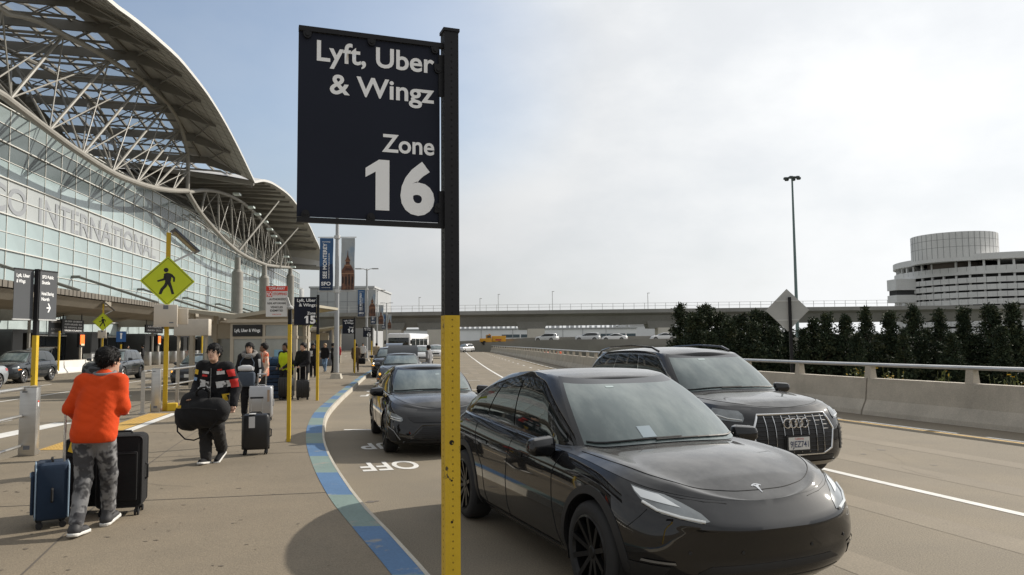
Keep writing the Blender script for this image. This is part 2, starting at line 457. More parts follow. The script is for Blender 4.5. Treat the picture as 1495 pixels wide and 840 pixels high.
kb = MB(); kb.grid([[(float(KR(y)), float(y), .14), (float(KR(y)) + .02, float(y), 0)] for y in YS]); kb.grid([[(float(IL(y)) - .02, float(y), 0), (float(IL(y)), float(y), .14)] for y in YS])
kb.build('kerb_face', KERB, pav)
kb = MB(); kb.grid(strip(KR, -.02, .035, YS, .146)); kb.build('kerb_edge', KERB, pav)
bp = MB(); y = 5.75 - 1.5 * 6; k = 0
while y < 120:
    bp.cur = k % 2
    ys = np.linspace(y, y + 1.5, 6)
    bp.grid([[(float(KL(q)), float(q), .144), (float(KR(q)) - .035, float(q), .144)] for q in ys]); y += 1.5; k += 1
o = bp.build('kerb_paint', [BLUEP, TEALP], pav)
jt = MB()
for y in (8.9, 12.2, 15.6, 19.0, 22.4, 26, 30, 34, 38):
    a, b = float(IL(y)), float(KL(y)); sl = .19
    jt.grid([[(a + (b - a) * t, y + (a + (b - a) * t - b) * sl - .008, .1435), (a + (b - a) * t, y + (a + (b - a) * t - b) * sl + .012, .1435)] for t in np.linspace(0, 1, 5)])
jt.grid(strip(lambda q: (IL(q) + KL(q)) / 2, 0, .016, np.arange(2, 60, 1.0), .1435))
jt.build('expansion_joint', GRIME, pav)
tb = MB()                                                        # tactile warning strip between the two bollards
tb.grid([[(float(IL(q)) + .1, float(q), .1445), (float(IL(q)) + .62, float(q), .1445)] for q in np.linspace(12.7, 19.3, 14)])
tb.build('tactile_strip', YELP, pav)
tb = MB()
tb.grid([[(float(IL(q)) + .65, float(q), .1445), (float(IL(q)) + .85, float(q), .1445)] for q in np.linspace(12.7, 19.3, 14)])
tb.build('white_band', WHITEP, pav)
dm = MB()
for q in np.arange(12.8, 19.2, .12):
    for t in np.arange(.16, .6, .12): dm.cyl((float(IL(q)) + t, q, .1445), (float(IL(q)) + t, q, .15), .022, .016, 6)
tag(dm.build('dome', YELP, pav), kind='stuff')
# gum, drips and hairline cracks
gm = MB(); r_ = random.Random(3)
for i in range(330):
    y = 3.5 + 28 * r_.random() ** 1.6; x = float(IL(y)) + .4 + (float(KL(y)) - float(IL(y)) - .8) * r_.random(); r0 = r_.choice((.008, .011, .014, .018, .024)); ph = r_.random() * 6
    gm.cur = i % 2
    gm.add([(x + r0 * (1 + .25 * math.sin(2 * a + ph)) * math.cos(a), y + r0 * (1 + .25 * math.cos(3 * a + ph)) * math.sin(a), .1432) for a in [2 * PI * k / 9 for k in range(9)]], [tuple(range(9))])
tag(gm.build('gum_spot', [mat('gum_dark', (.125, .104, .078), .9), mat('gum_mid', (.155, .128, .094), .9)], pav), kind='stuff')
def crack(x, y, ang, n, z, par, rd):
    m_ = MB(); pts = []
    for k in range(n): pts.append((x, y)); ang += r_.uniform(-.5, .5); x += .16 * math.cos(ang); y += .16 * math.sin(ang)
    L_ = [(a[0] - .002, a[1] - .002, z) for a in pts]; R_ = [(a[0] + .002, a[1] + .002 + .002 * r_.random(), z) for a in pts]; m_.grid([L_, R_]); return m_.build('crack', GRIME, par)
for x, y, a, n in ((-4.9, 9.6, .3, 8), (-5.6, 14.5, 1.2, 16)): crack(x, y, a, n, .1434, pav, r_)
rdk = bpy.data.objects['road']
for x, y, a, n in ((5.6, 10.2, 1.9, 20), (1.0, 16.5, 2.4, 12)): crack(x, y, a, n, .0034, rdk, r_)
# darker wheel tracks and drips along the lanes
wt = MB()
for off in (1.1, 2.9): wt.grid(strip(LN, off, .42, np.arange(2, 120, 2.0), .002))
for off in (-1.2, -3.0): wt.grid(strip(LN, off, .42, np.arange(2, 60, 2.0), .002))
tag(wt.build('wheel_track', mat('wheel_track_mat', (.192, .160, .117), .85, var=.16, scale=.8, col2=(.214, .179, .130), lo=.40, hi=.62, speck=.2, bscale=60), None), kind='structure')
for k in range(26):
    y = r_.uniform(4, 24); x = float(LN(y)) + r_.choice((-2.1, 2.0)) + r_.gauss(0, .22); r0 = r_.uniform(.02, .09); ph = r_.random() * 6
    m_ = MB(); m_.add([(x + r0 * (1 + .3 * math.sin(3 * a + ph)) * math.cos(a), y + 1.3 * r0 * (1 + .3 * math.cos(2 * a + ph)) * math.sin(a), .0028) for a in [2 * PI * q / 12 for q in range(12)]], [tuple(range(12))])
    m_.build('oil_drip', mat('oil_drip_mat', (.14, .118, .09), .7), rdk)
# road markings
mk = MB()
mk.grid(strip(LN, 0, .13, YS)); 
for y0 in np.arange(24, 200, 5.2): mk.grid(strip(LN, 3.2, .11, np.linspace(y0, y0 + 1.6, 3)))
for y0 in np.arange(0, 120, 3.0): mk.grid(strip(BX, -1.25, .10, np.linspace(y0, y0 + 2.4, 4)))
for y0 in (16.5, 30.5, 38, 46, 58): mk.grid([[(float(KR(y0)) + .4 + t * 5.4, y0 - t * 1.0 * .4, .004), (float(KR(y0)) + .4 + t * 5.4, y0 - t * .4 + .14, .004)] for t in (0, .5, 1)])
for off in (-3.4, -6.9, -10.3):
    for y0 in np.arange(6, 150, 9.0): mk.grid(strip(IL, off, .12, np.linspace(y0, y0 + (4.4 if off != -6.9 else 8.9), 4)))
for q in (1.2, 5.4):                                    # zebra across the inner roadway
    mk.grid([[(float(IL(14.5)) - .6 - q - .5, 12.0 + q * .18, .004), (float(IL(14.5)) - .6 - q, 12.0 + q * .18, .004)], [(float(IL(18.5)) - .3 - q - .5, 18.4 + q * .18, .004), (float(IL(18.5)) - .3 - q, 18.4 + q * .18, .004)]])
tag(mk.build('white_road_marking', WHITEP), kind='structure')
mk = MB(); mk.grid(strip(BX, -1.47, .09, YS)); mk.grid(strip(IL, -.55, .10, np.arange(24, 200, 4.0)))
tag(mk.build('yellow_road_marking', YELP), kind='structure')
for (px, py, s_, wd) in ((603, 673, 'OFF', .86), (573, 646.5, 'UP', .64)):
    p = G(px, py, 0); d = Vector((-.31, .95, 0)).normalized(); e = Vector((.96, .28, 0)).normalized()
    t = text_fit('road_lettering', s_, wd, .80, WHITEP, None, p + Vector((0, 0, .0045)), -e, -d, 'LEFT', bold=.02)
    tag(t, kind='structure')
for (px, py, s_, wd) in ((577, 575.5, 'OFF', 1.2), (570, 569.5, 'UP', .9)):
    p = G(px, py, 0); d = Vector((-.13, .99, 0)); e = Vector((.99, .13, 0))
    t = text_fit('road_lettering', s_, wd, 1.0, WHITEP, None, p + Vector((0, 0, .0045)), -e, -d, 'LEFT', bold=.02)
    tag(t, kind='structure')

# oil and tyre stains on the road
stn = MB()
for (px, py, r) in ((540, 733, .05), (550, 732, .025)):
    c = G(px, py, 0); K = 14; ph = random.random() * 6
    stn.add([(c.x + r * (1 + .3 * math.sin(3 * a + ph)) * math.cos(a), c.y + 1.5 * r * (1 + .25 * math.cos(2 * a)) * math.sin(a), .003) for a in [2 * PI * i / K for i in range(K)]], [tuple(range(K))])
tag(stn.build('oil_stain', mat('oil_stain_mat', (0.13, 0.11, 0.09), .7)), kind='structure')

# ------------------------------------------------------------ barrier on the right
brt = thing('concrete_barrier', 'long pale concrete barrier with a low metal rail on top beside the road', 'barrier')
PROF = [(-.02, 0), (0, .10), (.13, .36), (.19, .88), (.42, .88), (.50, .3), (.55, 0)]   # offset away from the road, height
def run(ys, prof):
    ys = np.asarray(ys, float); x = BX(ys); dx = np.gradient(x, ys); out = []
    for i in range(len(ys)):
        n = np.array([1, -dx[i]]) / math.hypot(1, dx[i])
        out.append([(x[i] + n[0] * a, ys[i] + n[1] * a, h) for a, h in prof])
    return out
joints = [-28, -22, -16, -10, -4, 2, 8, 13.2, 19.0, 25, 31, 37, 43, 50, 58, 66, 76, 88, 100, 115, 130, 150, 170, 190, 215, 258]
for a, b in zip(joints[:-1], joints[1:]):
    m_ = MB(); n_ = max(3, int((b - a) / 2) + 1); gr = run(np.linspace(a + .025, b - .025, n_), PROF); m_.grid(gr)
    K = len(PROF); m_.F += [tuple(range(K))[::-1], tuple((n_ - 1) * K + i for i in range(K))]; m_.mi += [0, 0]
    m_.build('barrier_segment', BARR, brt)
rl = MB()
rl.grid(run(np.arange(-30, 230, 2.0), [(.22, 1.165), (.20, 1.205), (.22, 1.24), (.30, 1.252), (.38, 1.24), (.40, 1.205), (.38, 1.165), (.22, 1.165)]))
rl.build('rail', GALV, brt)
pm = None
for i, y in enumerate(list(np.arange(-14, 120, 2.75)) + list(np.arange(121, 215, 5.0))):
    dx = float((BX(y + .1) - BX(y - .1)) / .2); n = Vector((1, -dx, 0)).normalized()
    c = Vector((float(BX(y)), y, 0)) + n * .30
    if pm is None: pm = MB().box((0, 0, .145), (.2, .2, .29), top=(.15, .17)).build('rail_post', BARR, brt); q = pm
    else: q = pm.copy(); COL.objects.link(q)
    q.location = (c.x, c.y, .88); q.rotation_euler = (0, 0, math.atan2(-dx, 1))

# ------------------------------------------------------------ zone signs
def zone_sign(num, base, h_post, h_yel, pw, ph, pbot, rz, label, pt=.056, cat='sign', group='zone signs along the kerb', detail=True):
    """post at the origin, panel reaching to local -x, face towards local -y"""
    t = thing('zone_sign', label, cat, base, rz, group)
    up = MB(); up.box((0, 0, (h_yel + h_post) / 2), (pt, pt, h_post - h_yel)); up.build('upper_post', BLKM, t)
    lo = MB(); lo.box((0, 0, h_yel / 2), (pt + .002, pt + .002, h_yel)); lo.build('lower_post', YELM, t)
    x1 = -pt / 2 - .012; x0 = x1 - pw
    MB().box(((x0 + x1) / 2, 0, pbot + ph / 2), (pw, .004, ph)).build('sign_panel', SIGNB, t)
    for zz in (pbot - .012, pbot + ph + .010):
        b = MB(); b.box(((x0 + .01) / 2 , .0, zz), (-(x0) + .01 - pt * .0, .022, .018)); b.build('frame_bar', BLKM, t)
    MB().box((0, 0, h_post + .006), (pt + .008, pt + .008, .012)).build('post_cap', BLKM, t)
    if detail:
        for xx, zz in ((x0 + .03, pbot + ph - .012), (x0 + pw * .5, pbot + ph - .012), (x1 - .02, pbot + ph - .012), (x1 - .008, pbot + ph * .87), (x0 + .03, pbot + .010), (x0 + pw * .5, pbot + .010), (x1 - .008, pbot + .06)):
            c = MB(); c.cyl((xx, -.012, zz), (xx, .012, zz), .014, n=10); c.box((xx, 0, zz + (.012 if zz > pbot + .1 else -.012)), (.03, .02, .022)); c.cyl((xx, -.016, zz), (xx, -.011, zz), .007, n=6); c.build('clamp', BLKM, t)
        MB().box((x1 + .004, 0, pbot + ph * .84), (.02, .018, .16)).build('bracket', BLKM, t); MB().box((x1 + .004, 0, pbot + .05), (.02, .018, .14)).build('bracket', BLKM, t)
        hm = MB()
        for zz in np.arange(.05, h_post - .02, .0254):
            hm.cur = 1 if zz > h_yel else 0
            for dx_, dy_ in ((0, -1), (-1, 0), (1, 0)):
                rr = pt / 2 + (.0015 if zz < h_yel else .0006)
                hm.cyl((dx_ * rr, dy_ * rr, zz), (dx_ * (rr - .0002), dy_ * (rr - .0002), zz), .0038, n=6)
        tag(hm.build('punched_hole', [mat('hole_dull', (0.26, 0.17, 0.01), .8), mat('hole_black', (0.004, 0.004, 0.005), .9)], t), kind='stuff')
    f = (x1 - .022 - .0, -.0026)
    for s_, wd, cap, bl in (('Lyft, Uber', .835, .112, .149), ('& Wingz', .745, .108, .323), ('Zone', .38, .098, .62), (num, .495, .285, .947)):
        if s_ == num:
            dw = wd * pw; zb_ = pbot + ph * (1 - bl)
            text_fit('lettering', s_[1], dw * .50, cap * ph, SIGNW, t, (f[0], f[1], zb_), (1, 0, 0), (0, 0, 1), 'RIGHT', bold=.045)
            digit_one('lettering', dw * .34, cap * ph * .98, SIGNW, t, (f[0] - dw, f[1], zb_), (1, 0, 0), (0, 0, 1)); continue
        text_fit('lettering', s_, wd * pw, cap * ph, SIGNW, t, (f[0], f[1], pbot + ph * (1 - bl)), (1, 0, 0), (0, 0, 1), 'RIGHT', bold=.019)
    return t
pb = D(657.5, 470, 2.9)
zt = D(640, 68.7, 2.87).z; zb = D(640, 324.5, 2.87).z
zs16 = zone_sign('16', (pb.x, pb.y, .14), D(655, 50, 2.9).z - .14, D(657, 461, 2.9).z - .14, .525, zt - zb, zb - .14, math.atan2(.18, .50) ,
          'large dark Zone 16 sign on a black and yellow post, nearest of the signs', detail=True)

for zz, rr in ((D(657, 645, 2.9).z - .14, .0095), (D(657, 700, 2.9).z - .14, .004), (D(656, 760, 2.9).z - .14, .005)):
    m_ = MB(); m_.cyl((-.004, -.0292, zz), (-.004, -.0288, zz), rr, n=12); m_.build('bolt_hole', mat('hole_black', (0.004, 0.004, 0.005), .9), zs16)

# ------------------------------------------------------------ the terminal
STEEL = mat('painted_steel', (0.255, 0.243, 0.218), 0.5, 0.0, var=0.08, scale=3)
STEELD = mat('roof_steel', (0.19, 0.182, 0.165), 0.6, 0.0, var=0.1, scale=2)
SOFF = mat('soffit_metal', (0.42, 0.405, 0.37), 0.55, 0.2, var=0.1, scale=1.5, stretch=(1, 1, 1))
FASC = mat('roof_fascia', (0.55, 0.54, 0.52), 0.5, 0.2)
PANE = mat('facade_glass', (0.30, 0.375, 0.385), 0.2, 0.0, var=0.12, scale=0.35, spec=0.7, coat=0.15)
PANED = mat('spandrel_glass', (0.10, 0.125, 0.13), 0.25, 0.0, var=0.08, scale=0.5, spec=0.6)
PANEV = mat('clerestory_glass', (0.20, 0.245, 0.245), 0.2, 0.0, var=0.10, scale=0.35, spec=0.7)
FRITL = mat('facade_lettering', (0.265, 0.28, 0.30), 0.4)
MULL = mat('mullion_white', (0.60, 0.60, 0.57), 0.5)
CANC = mat('canopy_concrete', (0.25, 0.225, 0.185), 0.85, var=0.15, scale=0.8, speck=0.1, bscale=10)
SKYG = mat('skylight_glass', (0.25, 0.45, 0.55), 0.15, spec=0.6, alpha=0.35)
DARKIN = mat('dark_interior', (0.02, 0.022, 0.025), 0.35, var=0.3, scale=1.0)
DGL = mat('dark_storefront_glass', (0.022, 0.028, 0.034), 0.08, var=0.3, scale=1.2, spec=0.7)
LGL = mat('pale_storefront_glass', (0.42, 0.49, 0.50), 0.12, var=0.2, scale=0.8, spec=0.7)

def PL(x, y, c):                 # the spot seen there on the plane at offset c from the terminal's base line: (s, z)
    d = ray(x, y); t = c / (d[0] * TN.x + d[1] * TN.y)
    p = d * t; return p[0] * TU.x + p[1] * TU.y, p[2] + EYE
term = thing('airport_terminal', 'large glass terminal building under a curved steel roof at the left', 'building', (0, 0, 0), TA)
# local axes of the terminal: x = offset c, y = along s, z up
CF, CT, CE, CB = -33.0, -29.0, -23.0, -46.0
def sm(a, n=1):
    return a
# --- facade: panes hung between mullions
S0, DS, DZ, Z0, NR = 44.0, 3.0, 1.42, 6.7, 10
ncol = 56
pm = MB(); pm.box((0, 0, 0), (.05, DS - .07, DZ - .06)); pane0 = pm.build('glass_pane', PANE, term)
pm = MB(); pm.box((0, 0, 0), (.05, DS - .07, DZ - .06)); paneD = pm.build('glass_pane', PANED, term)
pm = MB(); pm.box((0, 0, 0), (.05, DS - .07, DZ - .06)); paneV = pm.build('glass_pane', PANEV, term)
first = {id(pane0): pane0, id(paneD): paneD, id(paneV): paneV}; rest = MB(); cnt = 0
PANEF = mat('fritted_glass', (0.36, 0.385, 0.39), 0.35, 0.0, var=0.06, scale=0.5, spec=0.5)
pm = MB(); pm.box((0, 0, 0), (.05, DS - .07, DZ - .06)); paneF = pm.build('glass_pane', PANEF, term); first[id(paneF)] = paneF
PM3 = [PANE, PANED, PANEV, PANEF]
for i in range(ncol):
    for j in range(NR):
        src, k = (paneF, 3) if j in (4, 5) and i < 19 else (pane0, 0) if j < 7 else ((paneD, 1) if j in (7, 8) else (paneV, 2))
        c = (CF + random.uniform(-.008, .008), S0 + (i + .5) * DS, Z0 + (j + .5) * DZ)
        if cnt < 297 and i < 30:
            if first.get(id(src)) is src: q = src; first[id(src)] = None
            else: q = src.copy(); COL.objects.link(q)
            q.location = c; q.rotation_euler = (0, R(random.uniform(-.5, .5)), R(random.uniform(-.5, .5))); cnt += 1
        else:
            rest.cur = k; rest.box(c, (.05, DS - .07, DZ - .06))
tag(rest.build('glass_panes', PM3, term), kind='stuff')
mv = MB()
for i in range(ncol + 1): mv.box((CF, S0 + i * DS, Z0 + NR * DZ / 2), (.16, .065, NR * DZ))
mv.build('mullion', MULL, term)
mh = MB()
for j in range(NR + 1): mh.box((CF + .03, S0 + ncol * DS / 2, Z0 + j * DZ), (.14 if j % 2 else .30, ncol * DS, .05 if j % 2 else .085))
mh.build('transom', MULL, term)
# wall behind the glass and the dark hall above it
bk = MB(); bk.box((CF - .35, S0 + ncol * DS / 2, 11), (.2, ncol * DS, 20)); bk.build('inner_wall', mat('inner_wall_mat', (0.30, 0.33, 0.33), .8), term)
tp = MB(); tp.box((CF - 7, S0 + ncol * DS / 2, Z0 + NR * DZ - .2), (13.6, ncol * DS, .3)); tp.build('ledge', STEELD, term)
bk = MB(); bk.box((-62, S0 + ncol * DS / 2, 12), (.5, ncol * DS + 20, 26)); bk.build('rear_wall', STEELD, term)
# lettering on the glass
sA, zA = PL(0, 314, CF + .2); sB, zB = PL(230, 380, CF + .2)
zt_ = PL(2, 268, CF + .2)[1]
LZ, LH = 12.6, 2.15
s2 = PL(229, 377, CF + .2)[0]; s1 = PL(59, 325, CF + .2)[0]
split_islands(text_fit('word', 'INTERNATIONAL', s2 - s1, LH, FRITL, term, (CF + .06, s1, LZ), (0, 1, 0), (0, 0, 1), 'LEFT', bold=.012), 'facade_letter')
s3 = PL(42, 300, CF + .2)[0]
split_islands(text_fit('word', 'SAN FRANCISCO', (s2 - s1) * 1.02, LH, FRITL, term, (CF + .06, s3, LZ), (0, 1, 0), (0, 0, 1), 'RIGHT', bold=.012), 'facade_letter')

# --- roof trusses
def chord(px, c): return [PL(x, y, c) for x, y in px]
top1 = chord([(0, 14), (48, 27), (93, 51), (135, 72), (167, 92), (209, 119), (238, 145), (257, 170), (270, 206), (275, 240), (274, 276)], CT)
low1 = chord([(0, 137), (32, 161), (74, 193), (119, 225), (161, 251), (199, 267), (219, 273), (247, 278), (274, 279)], CT)
top2 = chord([(274, 281), (297, 278), (321, 281), (342, 289), (354, 296), (372, 311), (394, 333), (415, 355), (429, 392)], CT)
low2 = chord([(274, 281), (291, 309), (311, 333), (330, 353), (348, 368), (362, 376), (386, 386), (402, 389), (425, 391)], CT)
def dense(p, n=40):
    p = np.array(p); t = np.concatenate([[0], np.cumsum(np.hypot(*np.diff(p, axis=0).T))]); q = np.linspace(0, t[-1], n)
    return np.stack([pchip(t, p[:, 0], q), pchip(t, p[:, 1], q)], 1)
def onarc(p, f):
    p = np.array(p); t = np.concatenate([[0], np.cumsum(np.hypot(*np.diff(p, axis=0).T))]); q = f * t[-1]
    return float(pchip(t, p[:, 0], [q])[0]), float(pchip(t, p[:, 1], [q])[0])
def ext(p, ds):                # carry the truss on past the frame's left edge
    (a, b), (c, d) = p[0], p[1]
    return [(a - ds, b - ds * .012)] + list(p)
def truss(tops, lows, cb, nodes_t, nodes_l, label=None):
    T = tag(bpy.data.objects.new('roof_truss', None)); COL.objects.link(T); T.parent = term
    MB().tube([(CT, s, z) for s, z in dense(tops)], .24, 10).build('upper_chord', STEEL, T, True)
    MB().tube([(cb, s, z + .4) for s, z in dense(tops)], .22, 8).build('upper_chord', STEEL, T, True)
    MB().tube([(CT, s, z) for s, z in dense(lows)], .30, 10).build('lower_chord', STEEL, T, True)
    thick, thin = MB(), MB()
    for i, (s, z) in enumerate(nodes_l):
        for c in (CT, cb):
            if i < len(nodes_t):
                thick = MB(); thick.cyl((CT, s, z), (c, nodes_t[i][0], nodes_t[i][1]), .13 if c == CT else .10, n=8); thick.build('diagonal_strut', STEEL, T, True)
            if i + 1 < len(nodes_t): thin.cyl((CT, s, z), (c, nodes_t[i + 1][0], nodes_t[i + 1][1]), .065, n=6)
            if 0 < i <= len(nodes_t): thin.cyl((CT, s, z), (c, nodes_t[i - 1][0], nodes_t[i - 1][1]), .07, n=6)
    for i, (s, z) in enumerate(nodes_t): thin.cyl((CT, s, z), (cb, s, z + .4), .12, n=6)
    for (s, z), (s2_, z2_) in zip(nodes_t[:-1], nodes_t[1:]): thin.cyl((CT, s, z), (cb, s2_, z2_ + .4), .08, n=6)
    tag(thin.build('tie_strut', STEEL, T, True), kind='stuff')
    return T
nt1 = chord([(-50, 5), (2, 10), (93, 51), (159, 90), (209, 120), (243, 155), (262, 190), (272, 225), (275, 250)], CT)
nl1 = chord([(-45, 100), (-20, 125), (16, 143), (72, 190), (120, 226), (164, 251), (199, 267), (225, 274), (252, 278)], CT)
truss(ext(top1, 40), ext(low1, 40), -37.5, nt1, nl1)
nt2 = [onarc(top2, f) for f in (.10, .18, .27, .36, .45, .54, .62, .70, .78, .85, .92)]
nl2 = [onarc(low2, f) for f in (.08, .20, .31, .42, .52, .61, .69, .77, .84, .90, .95)]
truss(top2, low2, -37.5, nt2, nl2)
# a second pair deeper in the hall
def deep(p, dz=0): return [(s, z + dz) for s, z in p]
TD = bpy.data.objects.new('roof_truss', None); COL.objects.link(TD); TD.parent = term
MB().tube([(-50, s, z + .5) for s, z in dense(ext(top1, 40))], .3, 8).build('upper_chord', STEEL, TD, True)
MB().tube([(-50, s, z + .5) for s, z in dense(ext(low1, 40))], .3, 8).build('lower_chord', STEEL, TD, True)
m_ = MB()
for a, b in zip(nl1, nt1): m_.cyl((-50, a[0], a[1] + .5), (-50, b[0], b[1] + .5), .15, n=6)
for a, b in zip(nl1, nt1[1:]): m_.cyl((-50, a[0], a[1] + .5), (-50, b[0], b[1] + .5), .12, n=6)
m_.build('diagonal_strut', STEEL, TD, True)
# --- columns
for px, w_ in ((347, 0.88), (386, 0.88), (424, .85)):
    s, z = PL(px, 378 if px < 360 else 389, CT)
    cm = MB(); cm.lathe([(w_, .1), (w_, z - 2.2), (w_ * .55, z - 1.7), (w_ * .5, z + .2)], (CT, s, 0), n=20, caps=True)
    for zz in np.arange(4, z - 2.5, 3.4): cm.lathe([(w_ + .02, zz), (w_ + .02, zz + .06)], (CT, s, 0), n=20)
    cm.build('column', STEEL, term, True)
m_ = MB()
for (a, b) in (((349, 366), (407, 294)), ((390, 384), (435, 333))):
    p, q = PL(*a, CT), PL(*b, CE - 1.5); m_.cyl((CT, p[0], p[1]), (CE - 1.5, q[0], q[1]), .22, .14, n=8)
m_.build('outrigger_strut', STEEL, term, True)
# --- roof sheets
eave1 = chord([(157, 0), (199, 32), (231, 59), (267, 93), (296, 129), (321, 167), (344, 209), (363, 248), (372, 267)], CE)
eave1 = [(eave1[0][0] - 45, eave1[0][1] - 1.6), (eave1[0][0] - 12, eave1[0][1] - .35)] + eave1
eave2 = chord([(372, 267), (387, 265), (402, 271), (425, 289), (446, 319), (460, 348), (467, 366), (467.5, 380), (467, 392)], CE)
eave2 = [p for p in eave2]; 
def rise(s, z0, c):              # the sheet rises from the eave to the ridge above the hall
    k = (CE - c) / (CE - CT); return z0 + 3.0 * min(k, 1) + (1.1 * (1 - math.exp(-max(k - 1, 0) * .6)) if k > 1 else 0)
def sheet(eave, cs, name, m, n=48, dz=0.0, rs=rise):
    e = dense(eave, n); g = MB(); g.grid([[(c, s, rs(s, z, c) + dz) for c in cs] for s, z in e]); return g.build(name, m, term, False)
flat2 = lambda s, z, c: z + 1.4 * min((CE - c) / 8.0, 1.0)
sheet(eave1, [CE, CE - 1, CE - 2, CE - 3, CE - 4.2], 'soffit', SOFF)
sheet(eave1, [CE, CE - 2, CE - 4.2, CT, CT - 2.4], 'roof_sheet', FASC, dz=.25)
sheet(eave1, [CE - 4.2, CT, CT - 1.2, CT - 2.4], 'soffit', SOFF)
sheet(eave1, [CT - 2.4, -36, -41, CB], 'skylight', SKYG)
sheet(eave1, [CB, -54, -62], 'roof_sheet', STEELD)
sheet(eave2, [CE, CE - 2, CE - 4, CE - 6, -33, -40, CB], 'soffit', SOFF, rs=flat2)
sheet(eave2, [CE, CE - 4, -33, CB], 'roof_sheet', FASC, dz=.25, rs=flat2)
def lip(eave, name):
    e = dense(eave, 48); g = MB(); g.grid([[(CE + .03, s, z - .06), (CE + .03, s, z + .27)] for s, z in e]); g.build(name, FASC, term)
lip(eave1, 'eave_trim'); lip(eave2, 'eave_trim')
# seams across the soffit, ribs and purlins
e1 = np.array(eave1); rib = MB(); pur = MB(); tipm = MB(); sts = [PL(x, y, CE - 1.6)[0] for x, y in ((137, 2), (190, 38.6), (231.5, 75.6), (265, 109), (293, 143), (315, 175), (336, 209), (352, 240), (368, 264))]
d0 = sts[1] - sts[0]
sts = [sts[0] - d0 * k for k in (4, 3, 2, 1)] + sts
def z1(s): return float(pchip(e1[:, 0], e1[:, 1], [s])[0])
for k, s in enumerate(sts):
    z = z1(s)
    def zz(c): return rise(s, z, c)
    tipm = MB(); tipm.add([(CE - 1.6, s - .16, zz(CE - 1.6) - .12), (CE - 1.6, s + .16, zz(CE - 1.6) - .12), (CT, s + .16, zz(CT) - .1), (CT, s - .16, zz(CT) - .1),
             (CE - 1.6, s - .16, zz(CE - 1.6) - .38), (CE - 1.6, s + .16, zz(CE - 1.6) - .38), (CT, s + .16, zz(CT) - 1.25), (CT, s - .16, zz(CT) - 1.25)],
            [(0, 1, 2, 3), (7, 6, 5, 4), (0, 4, 5, 1), (1, 5, 6, 2), (2, 6, 7, 3), (3, 7, 4, 0)]); tipm.build('outrigger_rib', STEELD, term)
    rib.bar((CT, s, zz(CT) - .55), (CB, s, zz(CB) - .55), .24, .95)
    rib.bar((CT, s, zz(CT) - 1.9), (CB, s, zz(CB) - 1.9), .18, .2)
    for c in np.arange(CT - 1.5, CB, -3.4): rib.bar((c, s, zz(c) - 1.0), (c - 1.7, s, zz(c) - 1.9), .1, .1)
    if k + 1 < len(sts):
        s2_ = sts[k + 1]; z2_ = z1(s2_)
        for c in np.arange(CT - 1, CB, -2.4): pur.bar((c, s, zz(c) - .16), (c, s2_, rise(s2_, z2_, c) - .16), .22, .26)
        for ca, cb_ in ((CT - 1, -37), (-37, CB)): 
            pur.bar((ca, s, zz(ca) - .5), (cb_, s2_, rise(s2_, z2_, cb_) - .5), .1, .1); pur.bar((cb_, s, zz(cb_) - .5), (ca, s2_, rise(s2_, z2_, ca) - .5), .1, .1)
        a_, b_ = CE - 2.2, CT
        pur.bar((a_, s, zz(a_) - .35), (b_, s2_, rise(s2_, z2_, b_) - .5), .14, .14); pur.bar((b_, s, zz(b_) - .5), (a_, s2_, rise(s2_, z2_, a_) - .35), .14, .14)
rib.build('roof_rib', STEELD, term); pur.build('purlin', STEELD, term)
sm_ = MB()
for c in (CE - .9, CE - 2.0, CE - 3.1): sm_.tube([(c, s, rise(s, z, c) - .02) for s, z in dense(eave1, 40)], .03, 4)
for f in np.linspace(0.02, .98, 70):
    s, z = onarc(eave1, f); sm_.bar((CE - .05, s, z - .015), (CE - 4.1, s, rise(s, z, CE - 4.1) - .015), .035, .02)
sm_.build('soffit_seam', STEELD, term)
rb = MB()
for f in np.linspace(0.03, .99, 17):
    s, z = onarc(eave2, f)
    rb.add([(CE - .8, s - .2, z), (CE - .8, s + .2, z), (CB, s + .2, z + 1.5), (CB, s - .2, z + 1.5), (CE - .8, s - .2, z - .3), (CE - .8, s + .2, z - .3), (CB, s + .2, z - .2), (CB, s - .2, z - .2)],
           [(0, 1, 2, 3), (7, 6, 5, 4), (0, 4, 5, 1), (1, 5, 6, 2), (2, 6, 7, 3), (3, 7, 4, 0)])
rb.build('roof_rib', STEELD, term)
# end beam where the high roof steps down
(sa, za) = eave1[-1]
m_ = MB(); m_.bar((CE - .1, sa, za - .1), (CB, sa - .5, za + 3.0), .5, .6); m_.build('step_beam', STEEL, term)
m_ = MB(); a = eave2[-1]; m_.bar((CE - .1, a[0], a[1]), (CB, a[0], a[1] + .8), .4, .8); m_.build('end_beam', STEEL, term)
# lamps along the second roof
for px, py in ((346, 284), (367, 303), (376, 313), (387, 324), (394, 335), (400, 345), (406, 355), (418, 375), (423, 383), (428, 390)):
    s, z = PL(px, py, CT + 2.0); m_ = MB(); m_.box((CT + 2, s, z), (.9, 1.4, .25)); m_.build('roof_lamp', mat('lamp_pale', (.6, .68, .66), .3), term)

